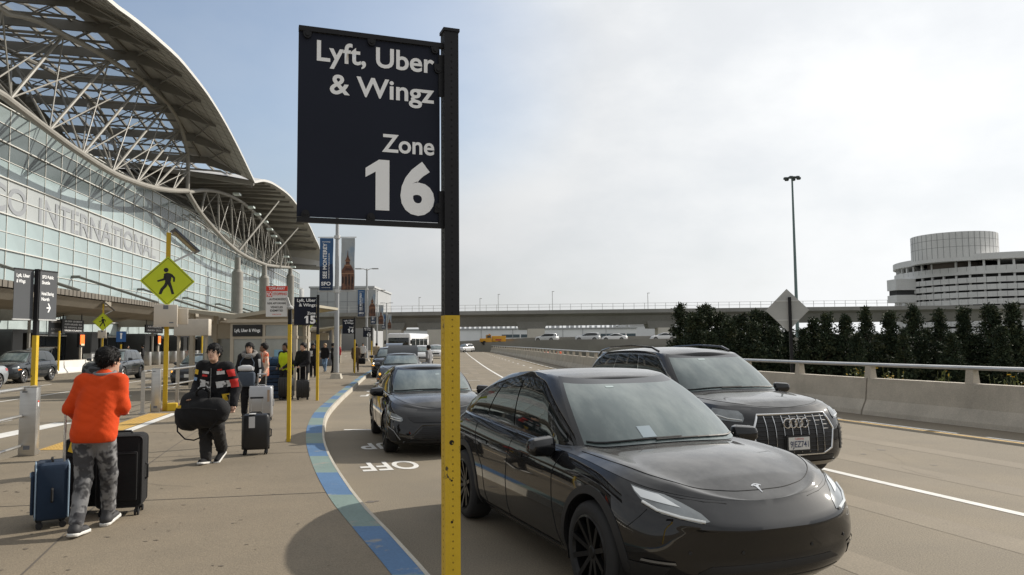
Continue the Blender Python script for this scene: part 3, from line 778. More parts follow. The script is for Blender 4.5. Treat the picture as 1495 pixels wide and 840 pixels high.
# --- entrance level: canopy, storefront, doors
S1, S2 = 34.0, S0 + ncol * DS + 10
cn = MB(); cn.box((-26.4, (S1 + S2) / 2, 5.72), (3.2, S2 - S1, .18)); cn.build('canopy_roof', CANC, term)
fs = MB()
for s in np.arange(S1, S2, .62): fs.box((-24.78, s, 5.62), (.10, .5, .42))
tag(fs.build('fascia_slat', mat('fascia_brown', (0.13, 0.115, 0.095), .7, var=.2, scale=1), term), kind='stuff')
sl_ = MB()
sl_.grid([[(-24.9, s, 5.35), (-25.6, s, 4.75), (-27.0, s, 4.5), (-28.6, s, 4.42), (-29.4, s, 4.75), (-29.4, s, 5.6)] for s in (S1, S2)])
sl_.build('canopy_slab', CANC, term)
bm_ = MB()
for s in np.arange(40, S2, 12.2):
    bm_ = MB(); bm_.add([(-24.85, s - .6, 5.5), (-24.85, s + .6, 5.5), (-33, s + .6, 5.5), (-33, s - .6, 5.5), (-24.85, s - .6, 5.0), (-24.85, s + .6, 5.0), (-30, s + .6, 3.9), (-30, s - .6, 3.9), (-33, s + .6, 3.9), (-33, s - .6, 3.9)],
            [(0, 1, 2, 3), (0, 4, 5, 1), (4, 7, 6, 5), (7, 9, 8, 6), (1, 5, 6, 8, 2), (0, 3, 9, 7, 4)]); bm_.build('canopy_beam', CANC, term)
for s in np.arange(47, S2, 13.0):
    m_ = MB(); m_.cyl((-28.6, s, .14), (-28.6, s, 4.5), .11, n=12); m_.build('canopy_post', STEEL, term, True)
m_ = MB()
for s in [PL(116, 393, CF + .7)[0] + 17.0 * k for k in (-1, 0, 1, 2, 3, 4, 5)]:
    m_.cyl((CF + .6, s, 8.4), (-25.0, s - .1, 5.9), .12, n=8); m_.cyl((CF + .05, s, 8.4), (CF + .8, s, 8.4), .14, n=8)
m_.build('canopy_tie', mat('tie_dark', (.18, .175, .155), .5), term, True)
kf = MB(); kf.box((-29.5, (S1 + S2) / 2, .07), (8.0, S2 - S1, .14)); kf.build('entrance_pavement', CON, term)
sf = MB(); sf.box((-33.4, (S1 + S2) / 2, 3.3), (.3, S2 - S1, 6.2)); sf.build('shop_wall', DARKIN, term)
lg = None
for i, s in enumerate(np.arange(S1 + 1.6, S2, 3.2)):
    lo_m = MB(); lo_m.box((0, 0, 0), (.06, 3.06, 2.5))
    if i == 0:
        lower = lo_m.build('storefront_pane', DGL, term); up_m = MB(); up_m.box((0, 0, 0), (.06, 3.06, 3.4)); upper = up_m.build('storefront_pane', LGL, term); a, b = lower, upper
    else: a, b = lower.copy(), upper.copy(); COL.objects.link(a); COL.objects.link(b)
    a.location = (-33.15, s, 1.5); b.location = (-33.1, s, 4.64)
tb_ = MB(); tb_.box((-33.0, (S1 + S2) / 2, 2.8), (.16, S2 - S1, .10)); tb_.box((-33.0, (S1 + S2) / 2, 4.3), (.2, S2 - S1, .08)); tb_.build('transom', MULL, term)
for s in np.arange(50, 150, 14.0):
    v = MB(); v.box((-31.9, s - 1.9, 1.55), (2.2, .08, 2.9)); v.box((-31.9, s + 1.9, 1.55), (2.2, .08, 2.9)); v.box((-30.8, s - 1.1, 1.55), (.06, 1.5, 2.8)); v.box((-31.9, s, 3.05), (2.4, 4.0, .25))
    v.build('entrance_lobby', mat('lobby_frame', (.10, .105, .11), .3, .4), term)
# airline boards hung from the canopy
def board(pxa, pxb, ya, yb, c, lines, nm='hanging_board', m=None, tm=None, lab=None):
    a, b = PL(pxa, ya, c), PL(pxb, yb, c); s0, s1_ = min(a[0], b[0]), max(a[0], b[0]); z0, z1_ = min(a[1], b[1]), max(a[1], b[1])  # the inner drum has one even dark brown colour
    t = thing(nm, lab, 'sign'); t.rotation_euler = (0, 0, TA)
    MB().box((c, (s0 + s1_) / 2, (z0 + z1_) / 2), (.12, s1_ - s0, z1_ - z0)).build('board', m or BLKM, t)
    h = (z1_ - z0) / (len(lines) + .4)
    for i, ln in enumerate(lines):
        if ln: text_fit('lettering', ln, (s1_ - s0) * .8, h * .5, tm or SIGNW, t, (c + .07, s0 + (s1_ - s0) * .1, z1_ - h * (i + .85)), (0, 1, 0), (0, 0, 1), 'LEFT', bold=.01)
    MB().box((c, s0 + .3, z1_ + .25), (.06, .06, .5)).build('hanger', BLKM, t); MB().box((c, s1_ - .3, z1_ + .25), (.06, .06, .5)).build('hanger', BLKM, t)
    return t
board(90, 121, 466, 487, -28.0, ['AIR CHINA  AEROMEXICO', 'COPA AIRLINES  EVA', 'FIJI AIRWAYS  KLM', 'VIRGIN ATLANTIC'], lab='black hanging board of four lines of airline names under the concrete canopy, leftmost')
board(72, 90, 466, 491, -28.6, ['1', '', 'ENTRY', 'G'], m=GREYS, lab='grey and black hanging board with a door number beside the airline board')
board(212, 237, 474, 487, -28.0, ['AIR FRANCE', 'ALASKA  DELTA'], lab='black hanging board behind the grey cabinet of the near crossing sign')
board(256, 284, 485, 493, -28.0, ['INTERNATIONAL'], lab='black hanging board low above the far doors of the terminal')
for px, nm in ((118, 'orange lit board on a pale post beside the leftmost doors'), (231, 'orange lit board on a pale post behind the large crossing sign'), (279, 'orange lit board on a pale post nearest the kiosk')):
    s, z = PL(px, 497, -27.0); t = thing('display_board', nm, 'sign'); t.rotation_euler = (0, 0, TA)
    MB().box((-27, s, 1.1), (.15, .15, 2.0)).build('post', BEIGE, t)
    MB().box((-27, s, z), (.2, .9, 1.1)).build('screen_case', BLKM, t)
    MB().box((-26.88, s, z + .05), (.03, .75, .75)).build('screen', mat('orange_screen', (1.0, 0.16, 0.02), .4, emit=.7), t)
    MB().box((-26.87, s + .05, z - .35), (.03, .6, .14)).build('caption', mat('cream_caption', (.7, .6, .4), .5), t)

# ------------------------------------------------------------ cars
def paint(name, col, metal=0.0, rough=0.45, dust=.34):
    """clear-coated paint; a film of dust lies on what faces up, made paler to replace lost sky reflection"""
    if name in MATS: return MATS[name]
    m = mat(name, col, rough, metal, coat=1.0, spec=0.03); t = m.node_tree; b = t.nodes['Principled BSDF']
    ge = t.nodes.new('ShaderNodeNewGeometry'); sx = t.nodes.new('ShaderNodeSeparateXYZ'); t.links.new(ge.outputs['Normal'], sx.inputs[0])
    mr = t.nodes.new('ShaderNodeMapRange'); mr.interpolation_type = 'SMOOTHSTEP'; t.links.new(sx.outputs[2], mr.inputs[0])
    for i, q in enumerate((.78, .985, 0.0, dust)): mr.inputs[i + 1].default_value = q
    co = t.nodes.new('ShaderNodeTexCoord'); n = t.nodes.new('ShaderNodeTexNoise'); n.inputs['Scale'].default_value = 3.2; n.inputs['Detail'].default_value = 7; n.inputs['Roughness'].default_value = .62
    t.links.new(co.outputs['Object'], n.inputs['Vector']); m2 = t.nodes.new('ShaderNodeMapRange'); t.links.new(n.outputs[0], m2.inputs[0])
    for i, q in enumerate((.34, .68, .45, 1.3)): m2.inputs[i + 1].default_value = q
    mu = t.nodes.new('ShaderNodeMath'); mu.operation = 'MULTIPLY'; t.links.new(mr.outputs[0], mu.inputs[0]); t.links.new(m2.outputs[0], mu.inputs[1])
    mx = t.nodes.new('ShaderNodeMix'); mx.data_type = 'RGBA'; mx.inputs[6].default_value = tuple(col) + (1,); mx.inputs[7].default_value = (.33, .325, .315, 1); t.links.new(mu.outputs[0], mx.inputs[0]); t.links.new(mx.outputs[2], b.inputs['Base Color'])
    return m
PBLK = paint('black_car_paint', (0.006, 0.006, 0.007))
PBLK2 = paint('black_car_paint_grey_dust', (0.013, 0.013, 0.015))
PGRY = paint('grey_car_paint', (0.045, 0.05, 0.056), .3)
PSIL = paint('silver_car_paint', (0.30, 0.32, 0.34), .5)
PSLV = paint('pale_car_paint', (0.55, 0.56, 0.57), .2)
PWHT = paint('white_car_paint', (0.72, 0.72, 0.72))
PDRK = paint('dark_suv_paint', (0.026, 0.030, 0.034), .3)
CGLS = mat('car_glass', (0.012, 0.016, 0.017), 0.03, spec=0.6, coat=0.25)
WGLS = mat('windscreen_glass', (0.085, 0.115, 0.115), 0.04, spec=0.75, coat=0.5, var=.15, scale=2.5, col2=(.19, .225, .215), lo=.40, hi=.68, stretch=(.5, 1.6, 1))  # pale streaks in the colour stand in for mottled sky reflections
TRIM = mat('black_plastic', (0.012, 0.012, 0.013), 0.55)
GLOSSB = mat('gloss_black', (0.006, 0.006, 0.007), 0.12, coat=.6)
CHROME = mat('chrome', (0.72, 0.72, 0.72), 0.12, 1.0)
TYRE = mat('tyre_rubber', (0.016, 0.016, 0.017), 0.75, var=.2, scale=12)
RIMB = mat('black_alloy', (0.014, 0.014, 0.015), 0.35, 0.5)
RIMS = mat('silver_alloy', (0.42, 0.42, 0.42), 0.3, 0.9)
LAMP = mat('headlamp_glass', (0.20, 0.215, 0.22), 0.08, 0.35, coat=1.0, var=.4, scale=14)
LAMPW = mat('headlamp_tube', (0.78, 0.80, 0.80), 0.1, 0.3, coat=.6)
AMBER = mat('amber_lens', (0.75, 0.22, 0.02), 0.2, coat=.6)
AMBERL = mat('amber_lit', (1.0, 0.45, 0.06), 0.3, emit=1.2)
HEADL = mat('headlight_lit', (1.0, 0.95, 0.8), 0.3, emit=2.0)
REDL = mat('red_lens', (0.35, 0.01, 0.01), 0.2, coat=.6)
SEAM = mat('panel_gap', (0.002, 0.002, 0.002), 0.8)
PLATE = mat('plate_white', (0.62, 0.62, 0.60), 0.5)

WHEELS = {}
def wheel_parts(r, width, style, n=40):
    """tyre and rim, axle along y, outer face to -y"""
    k = (r, width, style, n)
    if k in WHEELS: return WHEELS[k]
    rr = r * .74; h = width / 2
    ty = MB(); ty.lathe([(rr - .02, -h * .9), (rr + .005, -h), (rr + .03, -h * 1.0), (r - .035, -h * .97), (r - .010, -h * .80), (r, -h * .5), (r, h * .5), (r - .01, h * .8), (r - .04, h), (rr, h)], (0, 0, 0), (0, 1, 0), n)
    t = ty.build('tyre', TYRE, None, True)
    rm = MB(); rm.lathe([(rr, -h * .95), (rr - .018, -h * 1.02), (rr - .03, -h * .85), (rr - .045, h * .6)], (0, 0, 0), (0, 1, 0), n)
    ns = {'five': 5, 'ten': 10, 'seven': 7}[style]
    for i in range(ns):
        a = 2 * PI * i / ns
        if style == 'five': pr = ((-.10, .10),)
        else: pr = ((-.0, .0),)
        offs = (-.13, .13) if style in ('five',) else ((-.06, .06) if style == 'seven' else (0,))
        for o in offs:
            p = (.045 * math.cos(a), -h * .62, .045 * math.sin(a)); q = ((rr - .02) * math.cos(a + o), -h * .90, (rr - .02) * math.sin(a + o))
            rm.bar(p, q, .030 if style != 'ten' else .034, .035, (0, 1, 0))
    rm.lathe([(.001, -h * .82), (.035, -h * .82), (.055, -h * .72), (.06, -h * .4)], (0, 0, 0), (0, 1, 0), 16)
    d = rm.build('rim', RIMB if style in ('ten', 'five') else RIMS, None, False)
    b = MB(); b.lathe([(.001, -h * .05), (r * .50, -h * .05), (r * .50, h * .3)], (0, 0, 0), (0, 1, 0), 20)
    bd = b.build('brake_disc', mat('brake_disc_mat', (.10, .095, .09), .4, .8), None, False)
    WHEELS[k] = [t.data, d.data, bd.data]
    for o in (t, d, bd): bpy.data.objects.remove(o)
    return WHEELS[k]

class Car:
    def __init__(s, spec, res=1.0):
        s.p = spec; s.res = res; g = spec.get
        s.zl = g('zl', .20); s.W = g('W'); s.xf, s.xr = g('xf'), g('xr')
        s.Lf, s.Lr, s.pf, s.pr = g('Lf', .75), g('Lr', .6), g('pf', 2.5), g('pr', 3.0)
        s.kb = np.array(g('belt')); s.kw = np.array(g('rows')); s.kn = np.array(g('nose')); s.kt = np.array(g('tail'))
        s.ku = g('zlow', [(s.xr, s.zl + .08), (s.xr + .5, s.zl), (s.xf - .6, s.zl), (s.xf, s.zl + .02)]); s.ku = np.array(s.ku)
    def belt(s, x): return pchip(s.kb[:, 0], s.kb[:, 1], x)
    def low(s, x): return np.interp(x, s.ku[:, 0], s.ku[:, 1])
    def Wv(s, v): return s.W * pchip(s.kw[:, 0], s.kw[:, 1], v)
    def tub(s, u, v, off=0.0):
        """half outline (y >= 0): u 0 nose centre .. 1 tail centre; v 0 sill .. 1 belt"""
        u, v = np.broadcast_arrays(np.asarray(u, float), np.asarray(v, float))
        xn = s.xf - pchip(s.kn[:, 0], s.kn[:, 1], v) + off
        if s.p.get('nose2') is not None:
            k2 = np.array(s.p['nose2']); f2 = np.clip((u - .07) / .10, 0, 1); f2 = f2 * f2 * (3 - 2 * f2); xn = xn * (1 - f2) + (s.xf - pchip(k2[:, 0], k2[:, 1], v) + off) * f2
        xt = s.xr + pchip(s.kt[:, 0], s.kt[:, 1], v) - off; W = s.Wv(v) + off
        a = np.clip(u / .25, 0, 1) * PI / 2; b = np.clip((1 - u) / .2, 0, 1) * PI / 2
        if s.p.get('mouth'): xn = xn - s.p['mouth'] * np.exp(-(u / .105) ** 4) * np.clip((v - .22) / .18, 0, 1) * np.clip((.80 - v) / .035, 0, 1)
        xa = xn - s.Lf * (1 - np.cos(a) ** (2 / s.pf)); ya = W * np.sin(a) ** (2 / s.pf)
        xb = xt + s.Lr * (1 - np.cos(b) ** (2 / s.pr)); yb = W * np.sin(b) ** (2 / s.pr)
        t = np.clip((u - .25) / .55, 0, 1); xm = (xn - s.Lf) * (1 - t) + (xt + s.Lr) * t
        x = np.where(u < .25, xa, np.where(u > .8, xb, xm)); y = np.where(u < .25, ya, np.where(u > .8, yb, W))
        z = s.low(x) + (s.belt(x) - s.low(x)) * v
        return np.stack([x, y, z], -1)
    def vz(s, x, z): return (z - s.low(x)) / (s.belt(x) - s.low(x))
    UT = np.linspace(0, 1, 241)
    def sidept(s, x, z, sg=1, off=0.0):
        v = float(np.clip(s.vz(x, z), 0, 1)); P = s.tub(s.UT, v)
        u = float(np.interp(-x, -P[:, 0], s.UT)); p = s.tub(u, v, off); return Vector((x, p[1] * sg, z))
    def _endpt(s, y, z, off, a, b):
        v = .5; ut = np.linspace(a, b, 121)
        for _ in range(5):
            P = s.tub(ut, v); yy = P[:, 1]
            u = float(np.interp(abs(y), yy, ut)) if b < .5 else float(np.interp(-abs(y), -yy, ut))
            x = float(np.interp(u, ut, P[:, 0])); lo = float(s.low(x)); v = min(1.0, max(0.0, (z - lo) / (float(s.belt(x)) - lo)))
        p = s.tub(u, v, off); return Vector((p[0], y, z))
    def frontpt(s, y, z, off=0.0): return s._endpt(y, z, off, 0.0, .25)
    def rearpt(s, y, z, off=0.0): return s._endpt(y, z, off, .8, 1.0)
    def cap(s, x, y):
        """hood and deck: height over the belt outline"""
        g = s.p; yb = s.edge(x); soft = np.clip(yb / (.72 * s.W), 0, 1) ** 2; k = np.clip(np.abs(y) / np.maximum(yb, 1e-3), 0, 1)
        cr_ = pchip(*np.array(g['crown']).T, x)
        return s.belt(x) + soft * cr_ * (1 - k ** g.get('cpow', 2.4)) + soft * g.get('ridge', 0.0) * np.exp(-((k - .86) / .10) ** 2)
    def edge(s, x):
        if not hasattr(s, '_et'):
            P = s.tub(np.linspace(0, 1, 600), 1.0); s._et = (P[::-1, 0].copy(), P[::-1, 1].copy())
        return np.interp(x, *s._et)
    def green(s, u, v, off=0.0):
        g = s.p; u, v = np.broadcast_arrays(np.asarray(u, float), np.asarray(v, float))
        def outl(xf, xr, W, Lf, Lr, pf, pr):
            a = np.clip(u / .25, 0, 1) * PI / 2; b = np.clip((1 - u) / .2, 0, 1) * PI / 2
            t = np.clip((u - .25) / .55, 0, 1)
            x = np.where(u < .25, xf - Lf * (1 - np.cos(a) ** (2 / pf)), np.where(u > .8, xr + Lr * (1 - np.cos(b) ** (2 / pr)), (xf - Lf) * (1 - t) + (xr + Lr) * t))
            y = np.where(u < .25, W * np.sin(a) ** (2 / pf), np.where(u > .8, W * np.sin(b) ** (2 / pr), W)); return x, y
        xb, yb = outl(*g['gbase']); xr, yr = outl(*g['grim'])
        zb = s.cap(xb, yb) - .012; kz = np.array(g['rim']); zr = pchip(kz[:, 0], kz[:, 1], xr)
        bl = g.get('bulge', .035) * 4 * v * (1 - v)
        x = xb + (xr - xb) * v; y = yb + (yr - yb) * v; z = zb + (zr - zb) * v
        # swell outwards: sideways and along
        L = np.hypot(x - (g['gbase'][0] + g['gbase'][1]) / 2, y * 2) + 1e-6
        nx = (x - (g['gbase'][0] + g['gbase'][1]) / 2) / L; ny = 2 * y / L
        x = x + nx * (bl + off); y = y + ny * (bl + off); z = z + (bl + off) * .55
        return np.stack([x, y, z], -1)
    def mirrorgrid(s, f, us, vs):
        P = f(us[:, None], vs[None, :]); m = MB()
        m.grid(P.tolist()); Q = P.copy(); Q[..., 1] *= -1; m.grid(Q[::-1].tolist()); return m

    def build(s, name, label, cat, loc, yaw, pm, group=None, detail=2, wheel='five', trim=None, open_hatch=False):
        g = s.p; res = s.res
        T = thing(name, label, cat, loc, yaw, group)
        wr, wb, tr_, ww = g['wr'], g['wb'], g['track'], g.get('ww', .235)
        axles = [0.0, -wb]
        nu, nv = int(230 * res), int(26 * res) + 4
        us = np.concatenate([np.linspace(0, .25, int(nu * .22)), np.linspace(.25, .8, int(nu * .62))[1:], np.linspace(.8, 1, int(nu * .18))[1:]]); vs = np.linspace(0, 1, nv)
        P = s.tub(us[:, None], vs[None, :]); ra = wr + g.get('gap', .055)
        m = MB()
        for sg in (1, -1):
            Q = P.copy(); Q[..., 1] *= sg; n0 = len(m.V); m.V += [tuple(p) for p in Q.reshape(-1, 3)]; c = len(vs)
            Cc = (P[:-1, :-1] + P[1:, :-1] + P[:-1, 1:] + P[1:, 1:]) / 4; cut = np.zeros(Cc.shape[:2], bool)
            for a in axles: cut |= (Cc[..., 1] > .5 * s.W) & ((np.hypot(Cc[..., 0] - a, Cc[..., 2] - wr) < ra + .012) | ((abs(Cc[..., 0] - a) < ra) & (Cc[..., 2] < wr)))
            for i in range(len(us) - 1):
                for j in range(c - 1):
                    if cut[i, j]: continue
                    f = (i * c + j, i * c + j + 1, (i + 1) * c + j + 1, (i + 1) * c + j)
                    m.F.append(tuple(n0 + q for q in (f if sg > 0 else f[::-1]))); m.mi.append(0)
        # cap
        xs = s.tub(us, 1.0)
        ks = np.linspace(-1, 1, int(36 * res) + 5)
        X_ = np.repeat(xs[:, :1], len(ks), 1); Y_ = xs[:, 1:2] * ks[None]; m.grid(np.stack([X_, Y_, s.cap(X_, Y_)], -1).tolist())
        body = m.build('body', pm, T, True)
        bm = bmesh.new(); bm.from_mesh(body.data); bmesh.ops.remove_doubles(bm, verts=bm.verts, dist=.0008); bmesh.ops.recalc_face_normals(bm, faces=bm.faces); bm.to_mesh(body.data); bm.free()
        autosmooth(body.data, 50)
        un = MB(); xf_, xr_ = s.xf - .55, s.xr + .25
        un.box(((xf_ + xr_) / 2, 0, s.zl + .06), (xf_ - xr_, s.W * 1.5, .10)); un.build('underbody', TRIM, T)
        # arches
        for a in axles:
            for sg in (1, -1):
                ar = MB(); inn, outer, lip = [], [], []
                for q in np.linspace(R(-16), R(196), int(30 * res) + 8):
                    for rr, off, ls in ((ra, -.02, lip), (ra - .002, .010, inn), (ra + g.get('archw', .05), .008, outer)):
                        x, z = a + rr * math.cos(q), max(wr + rr * math.sin(q), s.zl + .01)
                        p = s.sidept(x, z, sg); ls.append((p.x, p.y + sg * off, p.z))
                edge = [(x, y - sg * .03, z) for x, y, z in outer]
                ar.grid([lip, inn, outer, edge]); ar.build('wheel_arch', trim or pm, T, True)
                wl = MB(); ys_ = float(s.Wv(.3)) * sg
                c1 = [(a + ra * math.cos(q), ys_ - sg * .02, wr + ra * math.sin(q)) for q in np.linspace(R(-20), R(200), 20)]
                c2 = [(x, ys_ - sg * .36, z) for x, y, z in c1]
                wl.grid([c1, c2]); n0 = len(wl.V); wl.V += c2; wl.F.append(tuple(n0 + i for i in range(len(c2)))); wl.mi.append(0)
                wl.build('wheel_well', SEAM, T)
        # wheels
        ty, rm, bd = wheel_parts(wr, ww, wheel, int(40 * min(1, res)) + 8)
        for a in axles:
            for sg in (1, -1):
                W_ = bpy.data.objects.new('wheel', None); COL.objects.link(W_); W_.parent = T; W_.location = (a, sg * tr_, wr); W_.rotation_euler = (0, random.uniform(0, 3), 0 if sg < 0 else PI)
                for nm, me in (('tyre', ty), ('rim', rm), ('brake_disc', bd)):
                    o = bpy.data.objects.new(nm, me); COL.objects.link(o); o.parent = W_
        # greenhouse
        gu = np.concatenate([np.linspace(0, .25, int(40 * res) + 6), np.linspace(.25, .8, int(50 * res) + 6)[1:], np.linspace(.8, 1, int(26 * res) + 5)[1:]]); gv = np.linspace(0, 1, int(14 * res) + 4)
        m = s.mirrorgrid(s.green, gu, gv)
        rim = s.green(gu, 1.0); kr_ = np.linspace(-1, 1, int(22 * res) + 5); rc = g.get('rcrown', .045)
        m.grid([[(x, y * k, z + rc * (1 - abs(k) ** 2.2) * min(1, y / .4)) for k in kr_] for x, y, z in rim.tolist()])
        gh = m.build('roof', g.get('roofmat') or pm, T, True)
        bm = bmesh.new(); bm.from_mesh(gh.data); bmesh.ops.remove_doubles(bm, verts=bm.verts, dist=.0008); bmesh.ops.recalc_face_normals(bm, faces=bm.faces); bm.to_mesh(gh.data); bm.free()
        autosmooth(gh.data, 40)
        def gpatch(nm, u0, u1, v0, v1, mm, off, sides=(1, -1), n=20, both=False, parent=T):
            q = np.linspace(0, 1, n); uu = u0 + (u1 - u0) * q
            out = []
            for sg in sides:
                rows = []
                for i, u in enumerate(uu):
                    a = v0(q[i]) if callable(v0) else v0; b = v1(q[i]) if callable(v1) else v1
                    Pp = s.green(np.full(9, u), np.linspace(a, b, 9), off); Pp[:, 1] *= sg; rows.append(Pp.tolist())
                if both: out.append(rows); continue
                mm_ = MB(); mm_.grid(rows); out.append(mm_.build(nm, mm, parent, True, fix=False))
                fixo(out[-1], sg)
            if both:
                mm_ = MB(); rows = out[1][::-1] + out[0][1:]; mm_.grid(rows); o = mm_.build(nm, mm, parent, True, fix=False); return o
            return out
        def fixo(o, sg): pass
        w0, w1 = g.get('ws', (.045, .93)); ua = g.get('ua', .165)
        gpatch('windscreen_surround', 0, ua + .018, w0 - .05, 1.02, GLOSSB if detail > 1 else TRIM, .0035, both=True)
        ws = gpatch('windscreen', 0, ua, w0, w1, WGLS, .008, both=True, n=26)
        so_, s1 = g.get('side', (.205, .815)); hv = g.get('sidev', (.07, .86)); tp = g.get('taper', (.0, .78))
        lo_f = lambda q: hv[0] + (hv[1] - hv[0]) * tp[0] * max(0, (q - .80) / .2) ** 1.5
        hi_f = lambda q: hv[1] - (hv[1] - hv[0]) * tp[1] * max(0, (q - tp[2]) / (1 - tp[2])) ** 1.6 - (hv[1] - hv[0]) * .86 * max(0, (.10 - q) / .10) if len(tp) > 2 else hv[1]
        gpatch('window_frame', so_ - .012, s1 + .012, lambda q: lo_f(q) - .045, lambda q: hi_f(q) + .045, g.get('framemat') or GLOSSB, .0035, n=40)
        cuts = [so_] + list(g.get('pillars', (.48, .68))) + [s1]
        for a, b in zip(cuts[:-1], cuts[1:]):
            a_, b_ = a + (.004 if a != so_ else 0), b - (.006 if b != s1 else 0)
            fn = lambda f: (lambda q: f((a_ + (b_ - a_) * q - so_) / (s1 - so_)))
            gpatch('side_window', a_, b_, fn(lo_f), fn(hi_f), CGLS, .008, n=16)
        gpatch('rear_window', g.get('ur', .87), 1.0, .1, .9, CGLS, .006, both=False, n=12)
        # seams on the sides
        if detail > 0:
            sm_ = MB()
            for sg in (1, -1):
                for path in g.get('seams', []):
                    pts = []
                    for (a, b), (c, d) in zip(path[:-1], path[1:]):
                        for t in np.linspace(0, 1, 8): pts.append(s.sidept(a + (c - a) * t, b + (d - b) * t, sg, .0005))
                    sm_.tube(pts, .0035 if detail > 1 else .006, 4)
                hs = g.get('hood')
                if hs:
                    pts = [(x, sg * k * float(s.edge(x)), float(s.cap(x, k * float(s.edge(x)))) + .0005) for x, k in hs]
                    d_ = np.array(pts); t = np.arange(len(d_)); q = np.linspace(0, t[-1], 40)
                    pts = np.stack([pchip(t, d_[:, 0], q), pchip(t, d_[:, 1], q)], 1)
                    sm_.tube([(x, y, float(s.cap(x, y)) + .0005) for x, y in pts], .0032 if detail > 1 else .006, 4)
            tag(sm_.build('panel_gap', SEAM, T), kind='stuff')
            # mirrors
            for sg in (1, -1):
                c = g.get('mirror', (-.80, .98, 1.04)); mm_ = MB()
                mm_.rbox((0, 0, 0), (.13, .245, .165), .05, n=4); mz = g.get('mscale', 1.0)
                for i_, v_ in enumerate(mm_.V): mm_.V[i_] = (v_[0] * (1.0 - .9 * max(0, v_[0]) * 6 * abs(v_[1]) * 2), v_[1] * (1 - .12 * (v_[2] < -.04)), v_[2] * (1 - .25 * max(0, sg * v_[1] / .12)))
                o = mm_.build('mirror', pm, T, True); o.location = (c[0], sg * (c[1] + .055), c[2]); o.rotation_euler = (0, 0, sg * R(-10)); o.scale = (mz,) * 3
                st_ = MB(); st_.bar((c[0] - .02, sg * (c[1] - .10), c[2] - .09), (c[0] - .01, sg * (c[1] + .02), c[2] - .05), .05, .03); st_.build('mirror_stalk', TRIM, T)
                gl_ = MB(); gl_.box((c[0] - .070, sg * (c[1] + .045), c[2]), (.004, .17, .105)); gl_.build('mirror_glass', CHROME, T)
        if detail > 0:                                         # wipers lie at the foot of the windscreen
            wp = MB()
            for u0, u1 in ((-.02, .14), (-.15, .005)):
                pts = []
                for u in np.linspace(u0, u1, 8):
                    p = s.green(abs(u), w0 + .035 + .02 * abs(u - u0) / .16, .016); pts.append((p[0], p[1] * (1 if u > 0 else -1), p[2]))
                wp.tube(pts, .008, 5)
            wp.build('wiper', TRIM, T)
        s.T = T; return T
    # helpers for details
    def fpatch(s, name, rows, m, off=.006, n=14, parent=None):
        """rows: (z, y0, y1) seen from the front"""
        mm = MB(); mm.grid([[s.frontpt(y, z, off) for y in np.linspace(y0, y1, n)] for z, y0, y1 in rows]); return mm.build(name, m, parent or s.T, True, fix=False)
    def upatch(s, name, rows, m, off=.006, n=12, sides=(1, -1), parent=None):
        """rows: (v, u0, u1) on the lower body"""
        out = []
        for sg in sides:
            P = [[tuple(s.tub(u, v, off) * np.array([1, sg, 1])) for u in np.linspace(u0, u1, n)] for v, u0, u1 in rows]
            mm = MB(); mm.grid(P); out.append(mm.build(name, m, parent or s.T, True, fix=False))
        return out
    def ftube(s, name, pts, r, m, off=.008, n=6, closed=False):
        mm = MB(); mm.tube([s.frontpt(y, z, off) for y, z in pts], r, n, closed); return mm.build(name, m, s.T, True)

ROWS = [(0, .885), (.10, .955), (.28, .995), (.5, 1.0), (.70, .985), (.86, .955), (.95, .915), (1, .875)]
# ---- the black crossover in front
teslaspec = dict(mouth=.045, nose2=[(0, .22), (.12, .09), (.3, .03), (.5, .005), (.65, .01), (.8, .045), (.9, .09), (1, .17)], W=.955, xf=.92, xr=-3.86, zl=.20, Lf=.78, Lr=.7, pf=2.45, pr=2.6, wr=.355, wb=2.89, track=.835, ww=.25, gap=.05, archw=.055,
    belt=[(-3.9, .98), (-3.6, 1.08), (-2.9, 1.06), (-2.0, 1.02), (-1.0, .985), (-.4, .965), (.1, .925), (.45, .86), (.7, .80), (.9, .725)],
    rows=[(0, .885), (.10, .955), (.28, .995), (.5, 1.0), (.70, .99), (.86, .965), (.95, .925), (1, .885)], nose=[(0, .24), (.10, .13), (.3, .065), (.5, .035), (.70, .012), (.80, 0), (.85, .012), (.90, .055), (.95, .11), (1, .17)], tail=[(0, .2), (.3, .03), (.55, 0), (.8, .05), (1, .22)],
    crown=[(-3.9, .02), (-3.5, .05), (-.8, .06), (-.3, .07), (.2, .08), (.6, .05), (.72, .03), (.9, .01)], cpow=2.2, ridge=.026,
    gbase=(-.30, -3.80, .80, .62, .75, 2.7, 2.6), grim=(-1.22, -2.98, .585, .32, .5, 3.0, 2.6),
    rim=[(-3.05, 1.36), (-2.75, 1.445), (-2.3, 1.525), (-1.8, 1.555), (-1.45, 1.53), (-1.2, 1.49)], bulge=.045, rcrown=.022,
    ws=(.03, .90), ua=.158, side=(.20, .86), sidev=(.06, .84), taper=(.0, .80, .60), pillars=(.47, .665),
    seams=[[(-.60, .965), (-.66, .80), (-.62, .55), (-.50, .28)], [(-1.62, 1.0), (-1.64, .6), (-1.60, .27)], [(-2.62, 1.02), (-2.50, .80), (-2.28, .62), (-2.2, .28)], [(-.55, .27), (-2.2, .27)]],
    hood=[(-.42, .93), (0, .90), (.32, .86), (.52, .78), (.615, .60), (.655, .32), (.662, 0)], mirror=(-.75, .93, 1.0))
tes = Car(teslaspec, 1.0)
T = tes.build('parked_car', 'glossy black electric crossover nearest the camera, beside the yellow sign post', 'car', (1.41, 5.85, 0), R(-68.6), PBLK, detail=2, wheel='ten', trim=TRIM)
